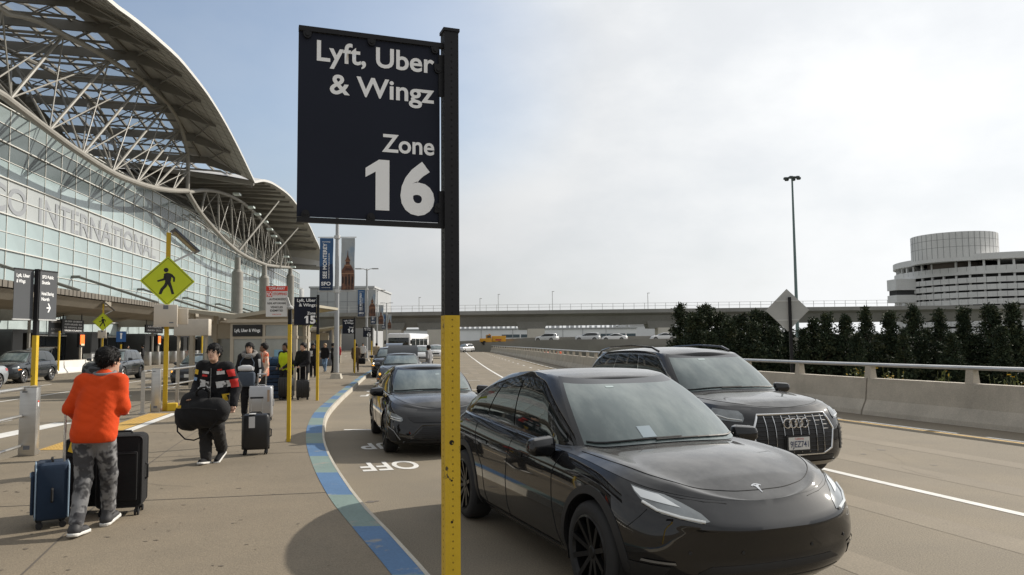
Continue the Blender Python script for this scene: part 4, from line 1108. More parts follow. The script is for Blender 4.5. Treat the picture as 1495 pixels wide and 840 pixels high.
# headlamps: swept back from the nose into the wings
def lampset(car, rows, m=LAMP, tube=None):
    hs = car.upatch('headlight', rows, m, .007, 16)
    return hs
hs = tes.upatch('headlight', [(.855, .092, .140), (.88, .080, .156), (.92, .088, .170), (.96, .108, .181), (.99, .134, .187)], LAMP, .006, 18)
for h, sg in zip(hs, (1, -1)):
    tb = MB(); tb.tube([tuple(tes.tub(u, v, .012) * np.array([1, sg, 1])) for u, v in ((.086, .875), (.115, .870), (.145, .878), (.166, .91))], .010, 6); tb.build('light_bar', LAMPW, h, True)
    tb = MB(); P = [[tuple(tes.tub(u, v, .011) * np.array([1, sg, 1])) for u in np.linspace(u0, u1, 8)] for v, u0, u1 in ((.935, .112, .168), (.962, .126, .178), (.985, .142, .184))]; tb.grid(P); tb.build('reflector', LAMPW, h, True, fix=False)
tes.fpatch('lower_grille', [(.23, -.56, .56), (.30, -.60, .60), (.37, -.56, .56), (.405, -.48, .48)], TRIM, .004, 24)
for sg in (1, -1): tes.upatch('side_vent', [(.10, .150, .205), (.22, .135, .200), (.33, .125, .190)], TRIM, .005, 8, (sg,)); tes.upatch('fog_strip', [(.36, .118, .172), (.385, .120, .170)], mat('grey_strip', (.25, .25, .25), .3, .6), .009, 8, (sg,))
for sg in (1, -1):
    for u_, v_ in ((.035, .50), (.10, .50)):
        p = tes.tub(u_, v_, .002); q = tes.tub(u_, v_, .02); m_ = MB(); m_.lathe([(.001, .003), (.011, .003), (.012, 0)], (p[0], p[1] * sg, p[2]), (1, .35 * sg * u_ / .1, 0), 14); m_.build('parking_sensor', TRIM, T, True)
    m_ = MB(); m_.tube([tuple(tes.tub(u, v, .0008) * np.array([1, sg, 1])) for u, v in ((.160, .855), (.172, .78), (.186, .70), (.196, .64))], .0028, 4); m_.tube([tuple(tes.tub(u, .985, .001) * np.array([1, sg, 1])) for u in (.05, .08, .11, .134)], .0024, 4); tag(m_.build('panel_gap', SEAM, T), kind='stuff')
# the emblem on the nose of the hood
ez = lambda x, y: Vector((x, y, float(tes.cap(x, y)) + .004))
def capshape(polys, name, m, T, car, off=.003, th=.003):
    mm = MB()
    for poly in polys:
        n = len(poly); V = [(x, y, float(car.cap(x, y)) + off) for x, y in poly]; mm.add(V, [tuple(range(n))])
    return mm.build(name, m, T)
e0 = .64
capshape([[(e0 - .034 + .016 * abs(t) ** 2, t * .040) for t in np.linspace(-1, 1, 9)] + [(e0 - .026 + .016 * abs(t) ** 2, t * .035) for t in np.linspace(1, -1, 9)],
          [(e0 - .018, -.028), (e0 - .023, -.006), (e0 - .016, 0), (e0 - .023, .006), (e0 - .018, .028), (e0 - .008, .012), (e0 + .05, .002), (e0 + .05, -.002), (e0 - .008, -.012)]], 'emblem', CHROME, T, tes)
# sticker and paper behind the windscreen glass, door handles, fuel of small things
def onws(car, u0, u1, v0, v1, m, name, T, off=.0105, sg=-1):
    mm = MB(); P = [[tuple(car.green(abs(u), v, off) * np.array([1, (1 if u > 0 else -1), 1])) for u in np.linspace(u0, u1, 6)] for v in (v0, (v0 + v1) / 2, v1)]
    mm.grid(P); return mm.build(name, m, T, True, fix=False)
onws(tes, -.036, -.016, .10, .24, mat('paper_behind_glass', (.30, .36, .40), .15), 'dash_paper', T)
onws(tes, -.035, -.020, .83, .86, mat('sticker_pale', (.42, .50, .50), .2), 'toll_sticker', T)
for x in (-1.40, -2.30):
    for sg in (1, -1):
        mm = MB(); mm.grid([[tes.sidept(xx, z, sg, .006) for xx in np.linspace(x - .11, x + .10, 5)] for z in (.845, .872)]); mm.build('door_handle', GLOSSB, T, True, fix=False)
mm = MB(); mm.grid([[tes.sidept(x, z, sg_, .004) for x in np.linspace(-2.28, -.55, 20)] for z in (.215, .29) for sg_ in (-1,)]); mm.build('sill_trim', TRIM, T, True, fix=False)
mm = MB(); mm.grid([[tes.sidept(x, z, 1, .004) for x in np.linspace(-2.28, -.55, 20)] for z in (.215, .29)]); mm.build('sill_trim', TRIM, T, True, fix=False)

# ---- the large SUV with the eight-sided grille
audispec = dict(W=.985, xf=.90, xr=-4.12, zl=.22, Lf=.66, Lr=.6, pf=2.9, pr=3.2, wr=.385, wb=2.995, track=.845, ww=.28, gap=.05, archw=.045,
    belt=[(-4.15, 1.06), (-3.6, 1.12), (-2.5, 1.10), (-1.2, 1.08), (-.4, 1.06), (.2, 1.02), (.6, .985), (.95, .93)],
    rows=ROWS, nose=[(0, .10), (.12, .02), (.3, 0), (.6, .01), (.85, .06), (.95, .12), (1, .19)], tail=[(0, .15), (.3, .03), (.55, 0), (.8, .03), (1, .12)],
    crown=[(-4.1, .02), (-.8, .05), (-.2, .075), (.4, .065), (.72, .03), (.95, .01)], cpow=3.2, ridge=.012,
    gbase=(-.32, -4.02, .84, .50, .45, 3.2, 3.2), grim=(-1.15, -3.72, .64, .25, .4, 3.4, 3.4),
    rim=[(-3.75, 1.58), (-3.2, 1.655), (-2.2, 1.685), (-1.5, 1.66), (-1.1, 1.60)], bulge=.03, rcrown=.05,
    ws=(.05, .92), ua=.165, side=(.205, .83), sidev=(.07, .88), taper=(.35, .15, .80), pillars=(.43, .63, ),
    seams=[[(-.62, 1.05), (-.66, .6), (-.5, .30)], [(-1.75, 1.05), (-1.76, .30)], [(-2.85, 1.08), (-2.7, .8), (-2.45, .35)]],
    hood=[(-.36, .93), (.1, .90), (.45, .86), (.64, .75), (.70, .4), (.71, 0)], mirror=(-.75, .99, 1.12), framemat=CHROME)
aud = Car(audispec, .8)
A = aud.build('parked_car', 'black luxury SUV with a large chrome barred grille, passing behind the nearest car', 'car', (3.27, 10.57, 0), R(-72), PBLK2, detail=2, wheel='seven')
oct_ = [(-.60, .70), (-.50, .90), (.50, .90), (.60, .70), (.55, .46), (.40, .40), (-.40, .40), (-.55, .46)]
def octw(z): return float(np.interp(z, [.40, .46, .70, .90], [.40, .55, .60, .50]))
aud.fpatch('grille', [(z, -octw(z), octw(z)) for z in np.linspace(.40, .90, 10)], mat('grille_black', (.008, .008, .009), .5), .012, 20)
aud.ftube('grille_frame', [p for a, b in zip(oct_, oct_[1:] + oct_[:1]) for p in [(a[0] + (b[0] - a[0]) * t, a[1] + (b[1] - a[1]) * t) for t in np.linspace(0, 1, 8)[:-1]]], .014, CHROME, .014, 6, True)
for y in (-.42, -.30, -.18, -.06, .06, .18, .30, .42):
    aud.ftube('grille_bar', [(y, z) for z in np.linspace(.43, .885, 8)], .0046, CHROME, .02)
hb = MB()
for z in np.linspace(.45, .86, 9): hb.tube([aud.frontpt(y, z, .014) for y in np.linspace(-octw(z) + .02, octw(z) - .02, 14)], .007, 4)
tag(hb.build('grille_slat', TRIM, A), kind='stuff')
for k in range(4):
    c = aud.frontpt((k - 1.5) * .085, .79, .035); rg = MB(); rg.tube([(c.x, c.y + .056 * math.cos(a), c.z + .056 * math.sin(a)) for a in np.linspace(0, 2 * PI, 21)[:-1]], .009, 6, True); rg.build('emblem_ring', CHROME, A, True)
pc = aud.frontpt(-.05, .545, .035)
pl = MB(); pl.box((pc.x, 0.0, .545), (.012, .36, .20)); pl.build('plate_holder', TRIM, A)
pl = MB(); pl.box((pc.x + .010, 0.0, .545), (.008, .31, .155)); po = pl.build('number_plate', PLATE, A)
text_fit('plate_text', '9JEZ741', .27, .075, mat('plate_ink', (.03, .04, .10), .5), po, (pc.x + .016, 0, .500), (0, 1, 0), (0, 0, 1), 'CENTER', bold=.01)
text_fit('plate_script', 'California', .13, .025, mat('plate_red', (.5, .05, .04), .5), po, (pc.x + .016, 0, .592), (0, 1, 0), (0, 0, 1), 'CENTER', bold=.0)
hs = aud.upatch('headlight', [(.80, .105, .185), (.86, .100, .205), (.92, .104, .212), (.96, .115, .205)], LAMP, .007, 14)
for h, sg in zip(hs, (1, -1)):
    tb = MB(); tb.tube([tuple(aud.tub(u, v, .013) * np.array([1, sg, 1])) for u, v in ((.106, .83), (.15, .84), (.19, .87))], .009, 6); tb.build('light_bar', LAMPW, h, True)
for sg in (1, -1):
    for k in range(5): aud.upatch('vent_slat', [(.30 + k * .075, .125, .190 - k * .004), (.325 + k * .075, .125, .190 - k * .004)], CHROME if k < 4 else TRIM, .014, 8, (sg,))
    aud.upatch('side_intake', [(.26, .122, .195), (.45, .120, .195), (.66, .122, .185)], TRIM, .006, 8, (sg,))
aud.fpatch('skid_plate', [(.245, -.70, .70), (.30, -.72, .72)], mat('skid_silver', (.30, .29, .27), .4, .6), .012, 20)
aud.fpatch('lower_intake', [(.315, -.60, .60), (.375, -.62, .62)], TRIM, .008, 18)
for sg in (1, -1):
    rr_ = MB(); rr_.tube([(x, sg * .62, float(pchip(*np.array(audispec['rim']).T, x)) + z_) for x, z_ in ((-1.45, .02), (-1.65, .065), (-2.3, .075), (-3.1, .07), (-3.5, .055), (-3.65, .0))], .018, 6); rr_.build('roof_rail', GLOSSB, A, True)
onws(aud, -.02, -.005, .85, .89, mat('sticker_pale', (.42, .50, .50), .2), 'toll_sticker', A)

# ---- sedans
sedanspec = dict(W=.92, xf=.92, xr=-3.92, zl=.18, Lf=.70, Lr=.55, pf=2.7, pr=2.8, wr=.335, wb=2.825, track=.80, ww=.225, gap=.05, archw=.03,
    belt=[(-3.95, .93), (-3.5, 1.00), (-2.6, .97), (-1.5, .945), (-.5, .925), (.1, .87), (.55, .775), (.8, .70), (.95, .63)],
    rows=ROWS, nose=[(0, .10), (.12, .02), (.3, 0), (.55, .02), (.78, .07), (.92, .15), (1, .27)], tail=[(0, .2), (.3, .05), (.6, 0), (.85, .04), (1, .16)],
    crown=[(-3.9, .03), (-3.2, .06), (-.8, .05), (-.3, .06), (.2, .07), (.6, .05), (.95, .02)], cpow=2.6, ridge=.014,
    gbase=(-.36, -3.25, .78, .55, .5, 2.9, 2.8), grim=(-1.22, -2.55, .57, .28, .4, 3.2, 3.0),
    rim=[(-2.6, 1.30), (-2.2, 1.37), (-1.7, 1.395), (-1.4, 1.38), (-1.15, 1.33)], bulge=.035, rcrown=.04,
    ws=(.05, .92), ua=.163, side=(.205, .83), sidev=(.07, .86), taper=(.0, .5, .62), pillars=(.45, .66),
    seams=[[(-.62, .91), (-.66, .6), (-.5, .27)], [(-1.62, .93), (-1.64, .27)], [(-2.6, .95), (-2.45, .7), (-2.25, .35)]],
    hood=[(-.42, .92), (0, .90), (.35, .84), (.55, .68), (.63, .3), (.64, 0)], mirror=(-.75, .92, .97))
cam_ = Car(sedanspec, .8)
C = cam_.build('parked_car', 'black sport sedan with a wide dark grille, parked behind the yellow post', 'car', (-1.31, 13.36, 0), R(-75.5), PBLK, detail=2, wheel='five')
cam_.fpatch('upper_grille', [(.56, -.50, .50), (.60, -.56, .56), (.645, -.60, .60)], TRIM, .010, 20)
cam_.fpatch('lower_grille', [(.24, -.62, .62), (.34, -.52, .52), (.44, -.40, .40), (.50, -.36, .36)], mat('grille_black', (.008, .008, .009), .5), .010, 20)
gr = MB()
for z in np.linspace(.27, .48, 8): gr.tube([cam_.frontpt(y, z, .012) for y in np.linspace(-np.interp(z, [.24, .5], [.6, .36]), np.interp(z, [.24, .5], [.6, .36]), 12)], .005, 4)
tag(gr.build('grille_slat', TRIM, C), kind='stuff')
cam_.ftube('grille_frame', [(-.66, .24), (-.50, .40), (-.38, .52), (.38, .52), (.50, .40), (.66, .24)], .014, GLOSSB, .014)
for sg in (1, -1):
    cam_.upatch('fog_recess', [(.12, .150, .195), (.30, .150, .20), (.46, .165, .20)], TRIM, .006, 8, (sg,))
    m_ = MB(); m_.tube([tuple(cam_.tub(u, v, .012) * np.array([1, sg, 1])) for u, v in ((.128, .18), (.140, .30), (.155, .42), (.195, .50))], .007, 5); m_.build('fog_trim', mat('trim_grey', (.30, .30, .30), .35, .5), C, True)
hs = cam_.upatch('headlight', [(.70, .125, .175), (.75, .115, .205), (.81, .120, .220), (.855, .155, .225)], LAMP, .007, 14)
for h, sg in zip(hs, (1, -1)):
    for v_ in (.73, .775):
        tb = MB(); tb.tube([tuple(cam_.tub(u, v_, .012) * np.array([1, sg, 1])) for u in (.125, .15, .18)], .007, 5); tb.build('light_bar', LAMPW, h, True)
onws(cam_, .01, .022, .70, .735, mat('sticker_pale', (.42, .50, .50), .2), 'toll_sticker', C)

def simple_front(car, T, lampm=LAMP, dx=0, grille=True, lit=None):
    hs = car.upatch('headlight', [(.74, .125, .18), (.80, .115, .205), (.86, .125, .215)], lampm, .008, 8)
    b = car.belt(.7)
    car.fpatch('grille', [(.50, -.40, .40), (.60, -.46, .46), (.68, -.44, .44)], TRIM, .010, 10)
    car.fpatch('lower_grille', [(.24, -.55, .55), (.36, -.50, .50)], TRIM, .010, 10)
    pc = car.frontpt(0, .44, .02); MB().box((pc.x, 0, .44), (.012, .32, .15)).build('number_plate', PLATE, T)
    if lit:
        for sg in (1, -1):
            p = car.tub(.15, .78, .02); m_ = MB(); m_.lathe([(.001, .012), (.05, .0), (.052, -.01)], (p[0], p[1] * sg, p[2]), (.8, .5 * sg, 0), 10); m_.build('lamp_bulb', lit, T)
def tail_lights(car, T):
    car.upatch('tail_light', [(.74, .80, .93), (.88, .80, .93)], REDL, .008, 8)
def hatch(car, T, pm, hinge, L, w, ang, glass=True):
    H = MB(); d = Vector((-math.cos(ang), 0, math.sin(ang))); u = Vector((math.sin(ang), 0, math.cos(ang)))
    h = Vector(hinge); a = []
    for t, ww in ((0, w * .9), (.3, w), (.7, w), (1, w * .92)):
        c = h + d * (L * t) + u * (.10 * math.sin(t * PI)); a.append([c + Vector((0, y * ww / 2, 0)) for y in np.linspace(-1, 1, 7)])
    H.grid(a); H.grid([[p - u * .05 for p in r] for r in a]); hob = H.build('tailgate', pm, T, True)
    if glass:
        g_ = MB(); g_.grid([[p - u * .056 for p in r[1:-1]] for r in a[0:3]]); g_.build('tailgate_window', CGLS, hob)
    for sg in (1, -1): s_ = MB(); s_.cyl(h + d * L * .45 + Vector((0, sg * w * .42, 0)), h + Vector((-.15, sg * w * .46, -.45)), .015, n=6); s_.build('gas_strut', TRIM, T)

c2 = Car(sedanspec, .45)
T2 = c2.build('parked_car', 'grey sedan with its boot lid raised, behind the black sport sedan', 'car', (-4.55, 31.2, 0), R(-83.5), PGRY, detail=1, wheel='seven')
simple_front(c2, T2, LAMP, lit=AMBERL); hatch(c2, T2, PGRY, (-3.0, 0, 1.08), .9, 1.35, R(48), False); c2.upatch('turn_lamp', [(.42, .15, .2), (.5, .15, .2)], AMBER, .012, 5)
suvspec = dict(audispec); suvspec.update(W=.96, xr=-3.85, wb=2.85, gbase=(-.32, -3.78, .82, .50, .45, 3.2, 3.2), grim=(-1.15, -3.45, .62, .25, .4, 3.4, 3.4), wr=.365,
    rim=[(-3.5, 1.52), (-3.0, 1.585), (-2.2, 1.61), (-1.5, 1.585), (-1.1, 1.53)], belt=[(-3.9, 1.02), (-3.4, 1.08), (-2.5, 1.06), (-1.2, 1.04), (-.4, 1.02), (.2, .98), (.6, .93), (.95, .86)], framemat=None, track=.82)
c3 = Car(suvspec, .45)
T3 = c3.build('parked_car', 'black SUV with lit headlights and amber lamps at the kerb, behind the grey sedan', 'car', (-6.75, 42.3, 0), R(-83.5), PBLK2, detail=1, wheel='seven')
simple_front(c3, T3, LAMP, lit=HEADL); c3.upatch('turn_lamp', [(.60, .12, .2), (.66, .12, .2)], AMBERL, .012, 6)
c4 = Car(suvspec, .4)
T4 = c4.build('parked_car', 'dark blue SUV with its tailgate raised, far down the kerb', 'car', (-8.9, 57, 0), R(-83.5), paint('navy_car_paint', (.02, .026, .04)), detail=1, wheel='seven')
simple_front(c4, T4); hatch(c4, T4, paint('navy_car_paint', (.02, .026, .04)), (-3.1, 0, 1.60), 1.15, 1.3, R(12))
c5 = Car(suvspec, .4)
T5 = c5.build('parked_car', 'white SUV driving behind the man at the open boot', 'car', (-7.9, 67, 0), R(-84), PWHT, detail=1, wheel='seven'); simple_front(c5, T5)
T5b = again(T5, (-9.2, 92, 0), R(-85), 'small white SUV far along the road, beside the shuttle bus'); 
# inner roadway
c6 = Car(suvspec, .5)
T6 = c6.build('parked_car', 'dark grey SUV with its tailgate open, behind the yellow post of the two panel sign', 'car', (-25.45, 38.6, 0), R(-83.3), PDRK, detail=1, wheel='seven')
simple_front(c6, T6); hatch(c6, T6, PDRK, (-3.2, 0, 1.60), 1.15, 1.3, R(10)); c6.upatch('turn_lamp', [(.62, .19, .245), (.68, .19, .24)], AMBER, .012, 6)
c7 = Car(sedanspec, .4)
T7 = c7.build('parked_car', 'pale silver sedan cut off by the photo edge, in front of the dark SUV', 'car', (-22.75, 30.4, 0), R(-83.3), PSIL, detail=1, wheel='seven'); simple_front(c7, T7); tail_lights(c7, T7)
c8 = Car(suvspec, .45)
T8 = c8.build('parked_car', 'grey hatchback behind the head of the man in orange', 'car', (-21.5, 40.6, 0), R(-81), PGRY, detail=1, wheel='seven'); simple_front(c8, T8)
c9 = Car(sedanspec, .5)
T9 = c9.build('parked_car', 'dark sedan coming along the inner road behind the steel railing', 'car', (-15.0, 36.2, 0), R(-82), PDRK, detail=1, wheel='seven'); simple_front(c9, T9, lit=AMBERL)
T9b = again(T8, (-17.6, 49, 0), R(-83), 'grey hatchback on the inner road behind the dark sedan')

# ------------------------------------------------------------ people
SKIN = mat('skin_light', (0.50, 0.31, 0.22), 0.5, var=0.06, scale=9)
SKIND = mat('skin_brown', (0.17, 0.095, 0.06), 0.5, var=0.06, scale=9)
HAIRB = mat('black_hair', (0.008, 0.007, 0.007), 0.5, var=.3, scale=30, bump=.6, bscale=90, spec=.2)
HAIRL = mat('light_hair', (0.30, 0.20, 0.10), 0.5, var=.3, scale=30)
LIP = mat('lip', (0.33, 0.13, 0.10), 0.5)
EYEM = mat('eye_dark', (0.02, 0.014, 0.012), 0.15)
SHOEM = mat('shoe_dark', (0.03, 0.03, 0.033), 0.6, var=.3, scale=20)
SOLEW = mat('sole_white', (0.62, 0.61, 0.58), 0.6)
def cloth(name, col, **k): return mat(name, col, .85, var=k.pop('var', .12), scale=k.pop('scale', 9), bump=.35, bscale=160, sheen=.04, spec=.2, **k)
DENIM = cloth('denim', (.16, .24, .36)); BLACKC = cloth('black_cloth', (.012, .012, .014)); CHARC = cloth('charcoal_cloth', (.028, .027, .027))
ORANGE = cloth('orange_fleece', (.62, .060, .008)); CAMO = mat('grey_camouflage', (.20, .20, .205), .85, col2=(.045, .045, .05), scale=9, lo=.46, hi=.54, detail=2, var=.38, bump=.3, bscale=120)
VESTY = cloth('hi_vis_yellow', (.50, .62, .02)); BROWNC = cloth('brown_cloth', (.10, .075, .055)); WHITEC = cloth('white_cloth', (.55, .55, .55)); REDC = cloth('orange_pattern', (.55, .10, .04), col2=(.6, .45, .35), lo=.45, hi=.55); FURG = mat('grey_fur', (.22, .21, .20), .95, var=.4, scale=40, bump=1.0, bscale=90); GREYC = cloth('grey_cloth', (.20, .20, .21))

STAND = dict(pel=(0, 0, .95), ch=(0, 0, 1.27), nk=(0, -.01, 1.46), hd=(0, .02, 1.605), sl=(-.175, 0, 1.405), sr=(.175, 0, 1.405), el=(-.235, -.03, 1.13), er=(.235, -.03, 1.13), wl=(-.235, .06, .88), wr=(.235, .06, .88),
             hl=(-.085, 0, .92), hr=(.085, 0, .92), kl=(-.095, .03, .50), kr=(.095, .03, .50), al=(-.10, -.03, .085), ar=(.10, -.03, .085))
def person(label, loc, rz, pose=None, size=1.0, h=.022, skin=SKIN, hair=HAIRB, top=BLACKC, legs=CHARC, shoe=SHOEM, sole=None, yaw=0, nod=0, face=False, sleeve=True, fat=1.0, wide=0.0, folds=.0035, hoodm=None,
           longhair=False, collar=None, group=None, hands=True, hem=.86, toeL=0, toeR=0, vest=None, cap=None):
    J = dict(STAND); J.update(pose or {}); J = {k: np.array(v, float) for k, v in J.items()}
    T = thing('person', label, 'person', loc, rz, group); T.scale = (size,) * 3
    # head frame
    f0 = Matrix.Rotation(yaw, 3, 'Z') @ Matrix.Rotation(-nod, 3, 'X'); Mh = np.array(f0)
    def hl(X, Y, Z):
        a, b, c = X - J['hd'][0], Y - J['hd'][1], Z - J['hd'][2]
        return (Mh[0, 0] * a + Mh[1, 0] * b + Mh[2, 0] * c, Mh[0, 1] * a + Mh[1, 1] * b + Mh[2, 1] * c, Mh[0, 2] * a + Mh[1, 2] * b + Mh[2, 2] * c)
    def headf(X, Y, Z):
        x, y, z = hl(X, Y, Z)
        d = smin(ell(x, y, z, (0, -.012, .03), (.078, .097, .092)), ell(x, y, z, (0, .022, -.045), (.060, .070, .082)), .035)
        d = smin(d, seg(x, y, z, (0, .086, .005), (0, .104, -.030), .008, .013), .014)
        d = smin(d, ell(x, y, z, (0, .070, -.098), (.028, .026, .022)), .02)
        d = smin(d, seg(x, y, z, (-.045, .068, .022), (.045, .068, .022), .012, .012), .02)
        for q in (-1, 1):
            d = smin(d, ell(x, y, z, (q * .080, -.008, -.010), (.011, .024, .033)), .008)
        return d
    def fold(X, Y, Z, a=folds):
        return a * (np.sin(58 * Z + 5 * np.sin(13 * X + 2) + 4 * np.sin(11 * Y)) * .5 + np.sin(95 * Z + 40 * X + 5 * np.sin(23 * Y + 7 * X)) * .35 + np.sin(33 * (X + Z) + 4 * np.sin(17 * Y + 3 * Z)) * .3)
    def bodyf(X, Y, Z):
        d = headf(X, Y, Z)
        d = smin(d, seg(X, Y, Z, J['nk'] - (0, 0, .06), J['hd'] + (0, -.01, -.05), .055, .052), .03)
        d = smin(d, seg(X, Y, Z, J['pel'], J['ch'], .10, .11), .05)
        for s in 'lr':
            d = smin(d, seg(X, Y, Z, J['s' + s], J['e' + s], .045, .040), .03); d = smin(d, seg(X, Y, Z, J['e' + s], J['w' + s], .038, .027), .02)
            v = J['w' + s] - J['e' + s]; v = v / np.linalg.norm(v)
            if hands:
                p = J['w' + s] + v * .05; d = smin(d, seg(X, Y, Z, J['w' + s], p, .028, .036, (1, 1, 1)), .02)
                if h > .014: d = smin(d, seg(X, Y, Z, p, p + v * .07, .030, .020), .02)
            d = smin(d, seg(X, Y, Z, J['h' + s], J['k' + s], .07, .05), .03); d = smin(d, seg(X, Y, Z, J['k' + s], J['a' + s], .048, .036), .02)
        return d
    side = np.array([.085, 0, 0]) * fat
    def topf(X, Y, Z):
        lo_ = J['pel'] * (1 - (hem - .95) * 0) + np.array([0, 0, hem - .95])
        d = smin(seg(X, Y, Z, lo_ - side * .8, J['ch'] - side * .8, .128 * fat, .115 * fat), seg(X, Y, Z, lo_ + side * .8, J['ch'] + side * .8, .128 * fat, .115 * fat), .06)
        d = smin(d, seg(X, Y, Z, J['sl'], J['sr'], .078, .078), .08); d = smin(d, seg(X, Y, Z, J['nk'] - (0, 0, .06), J['nk'] + (0, .01, -.005), .085, .066), .06)
        for s in 'lr':
            d = smin(d, seg(X, Y, Z, J['s' + s], J['e' + s], .074 + wide, .062 + wide), .05)
            if sleeve: d = smin(d, seg(X, Y, Z, J['e' + s], J['w' + s], .060 + wide, .046 + wide * .6), .03)
        d = d + fold(X, Y, Z)
        z0 = lo_[2] - .03
        d = np.maximum(d, z0 - Z - .04 * (np.abs(X) < 9))
        # stay below the chin
        x, y, z = hl(X, Y, Z); return np.maximum(d, -(headf(X, Y, Z) - .012))
    def legsf(X, Y, Z):
        d = smin(seg(X, Y, Z, J['hl'] + (0, 0, .05), J['hr'] + (0, 0, .05), .10 * fat, .09 * fat), seg(X, Y, Z, J['pel'], J['pel'] + (0, 0, .04), .10 * fat, .09 * fat), .05)
        for s in 'lr':
            d = smin(d, seg(X, Y, Z, J['h' + s], J['k' + s], .098 * fat, .074 + wide), .03); d = smin(d, seg(X, Y, Z, J['k' + s], J['a' + s] + (0, 0, .03), .076 + wide, .062 + wide), .03)
        d = d + fold(X, Y, Z, folds * 1.2)
        return np.maximum(d, Z - J['pel'][2] - .02)
    P = np.array(list(J.values()))
    def mk(nm, f, m, keys, pad, hh=None, parent=T):
        Q = np.array([J[k] for k in keys]); V, F = surfnets(f, Q.min(0) - pad, Q.max(0) + pad, hh or h)
        o = mesh(nm, V, F, m, parent, True); return o
    bd = mk('body', bodyf, skin, J.keys(), .17)
    if hands and h <= .014:
        for s, q in (('l', 1), ('r', -1)):
            v = J['w' + s] - J['e' + s]; v = v / np.linalg.norm(v); sx = np.cross(v, [0, 1, 0.2]); sx /= np.linalg.norm(sx); nrm = np.cross(sx, v)
            if (pose or {}).get('curl', True) is not None: pass
            def handf(X, Y, Z):
                p0 = J['w' + s] + v * .02; d = seg(X, Y, Z, p0, p0 + v * .055, .026, .032)
                for i, ln in enumerate((.030, .034, .032, .025)):
                    a = p0 + v * .075 + sx * ((i - 1.5) * .019); b = a + v * ln + nrm * .006; c = b + v * ln * .45 + nrm * ln * .75
                    d = smin(d, smin(seg(X, Y, Z, a - v * .02, b, .0098, .009), seg(X, Y, Z, b, c, .009, .0078), .004), .006)
                a = p0 + v * .02 - sx * .026 * q; b = a + v * .035 - sx * .018 * q + nrm * .012
                return smin(d, seg(X, Y, Z, a, b, .012, .009), .01)
            c = J['w' + s] + v * .07; V, F = surfnets(handf, c - .12, c + .12, .006); me = bd.data
            bm = bmesh.new(); bm.from_mesh(me); vs = [bm.verts.new(p) for p in V]
            for f_ in F:
                try: bm.faces.new([vs[i] for i in f_]).smooth = True
                except ValueError: pass
            bm.to_mesh(me); bm.free()
    jk = mk('jacket', topf, top, ['pel', 'ch', 'nk', 'sl', 'sr', 'el', 'er', 'wl', 'wr'], .17); T['_'] = 0; del T['_']
    mk('trousers', legsf, legs, ['pel', 'hl', 'hr', 'kl', 'kr', 'al', 'ar'], .16)
    def hairf(X, Y, Z):
        x, y, z = hl(X, Y, Z)
        d = ell(x, y, z, (0, -.020, .040), (.099, .116, .112)) + .006 * np.sin(60 * x + 9 * np.sin(40 * z)) * np.sin(55 * y + 3) + .004 * np.sin(150 * x + 80 * z) * np.sin(130 * y + 60 * z)
        jag = .014 * np.sin(95 * x + 2) + .008 * np.sin(170 * x)
        line = np.where(y > .045, .036 + jag, np.where(y > .02, -.005, np.where(y > -.03, -.055 + (y + .03) * .6, -.108 if not longhair else -.17)))
        if longhair: d = smin(d, ell(x, y, z, (0, -.055, -.06), (.085, .06, .13)), .03)
        return np.maximum(d, line - z)
    hr = mk('hair', hairf, hair, ['hd'], .19 if longhair else .15, min(h, .014))
    if h <= .02:                                          # loose tufts break the outline of the hair
        hv = np.array([v.co[:] for v in hr.data.vertices]); hn = np.array([v.normal[:] for v in hr.data.vertices]); rr = np.random.default_rng(len(label)); m_ = MB(); cen = J['hd'] + np.array([0, -.02, .06])
        for i in rr.integers(0, len(hv), 900):
            n_ = hv[i] - cen; n_ = n_ / (np.linalg.norm(n_) + 1e-6); fl = np.array([rr.normal() * .5, -.25 + rr.normal() * .5, -.75 + rr.normal() * .4]); fl = fl - n_ * fl.dot(n_) * .75; fl /= np.linalg.norm(fl)
            sd = np.cross(n_, fl); sd = sd / (np.linalg.norm(sd) + 1e-6) * .0055; p = hv[i] - n_ * .004; q_ = p + fl * rr.uniform(.016, .036) + n_ * rr.uniform(.004, .016)
            m_.add([p - sd, p + sd, q_ + sd * .3, q_ - sd * .3], [(0, 1, 2, 3)])
        tag(m_.build('tufts', hair, hr, fix=False), kind='stuff')
    if face:
        for q in (-1, 1):
            e = f0 @ Vector((q * .032, .083, .000)) + Vector(J['hd']); m_ = MB(); m_.lathe([(.001, .006), (.005, .005), (.009, 0), (.006, -.004)], e, f0 @ Vector((0, 1, 0)), 10); m_.build('eye', EYEM, bd, True)
            p = [f0 @ Vector((q * x, y, z)) + Vector(J['hd']) for x, y, z in ((.014, .093, .018), (.032, .092, .023), (.050, .078, .017))]; m_ = MB(); m_.tube(p, .003, 5); m_.build('eyebrow', hair, bd, True)
        p = [f0 @ Vector((x, y, -.072)) + Vector(J['hd']) for x, y in ((-.024, .080), (-.010, .091), (.010, .091), (.024, .080))]; m_ = MB(); m_.tube(p, [.003, .0065, .0065, .003], 6); m_.build('mouth', LIP, bd, True)
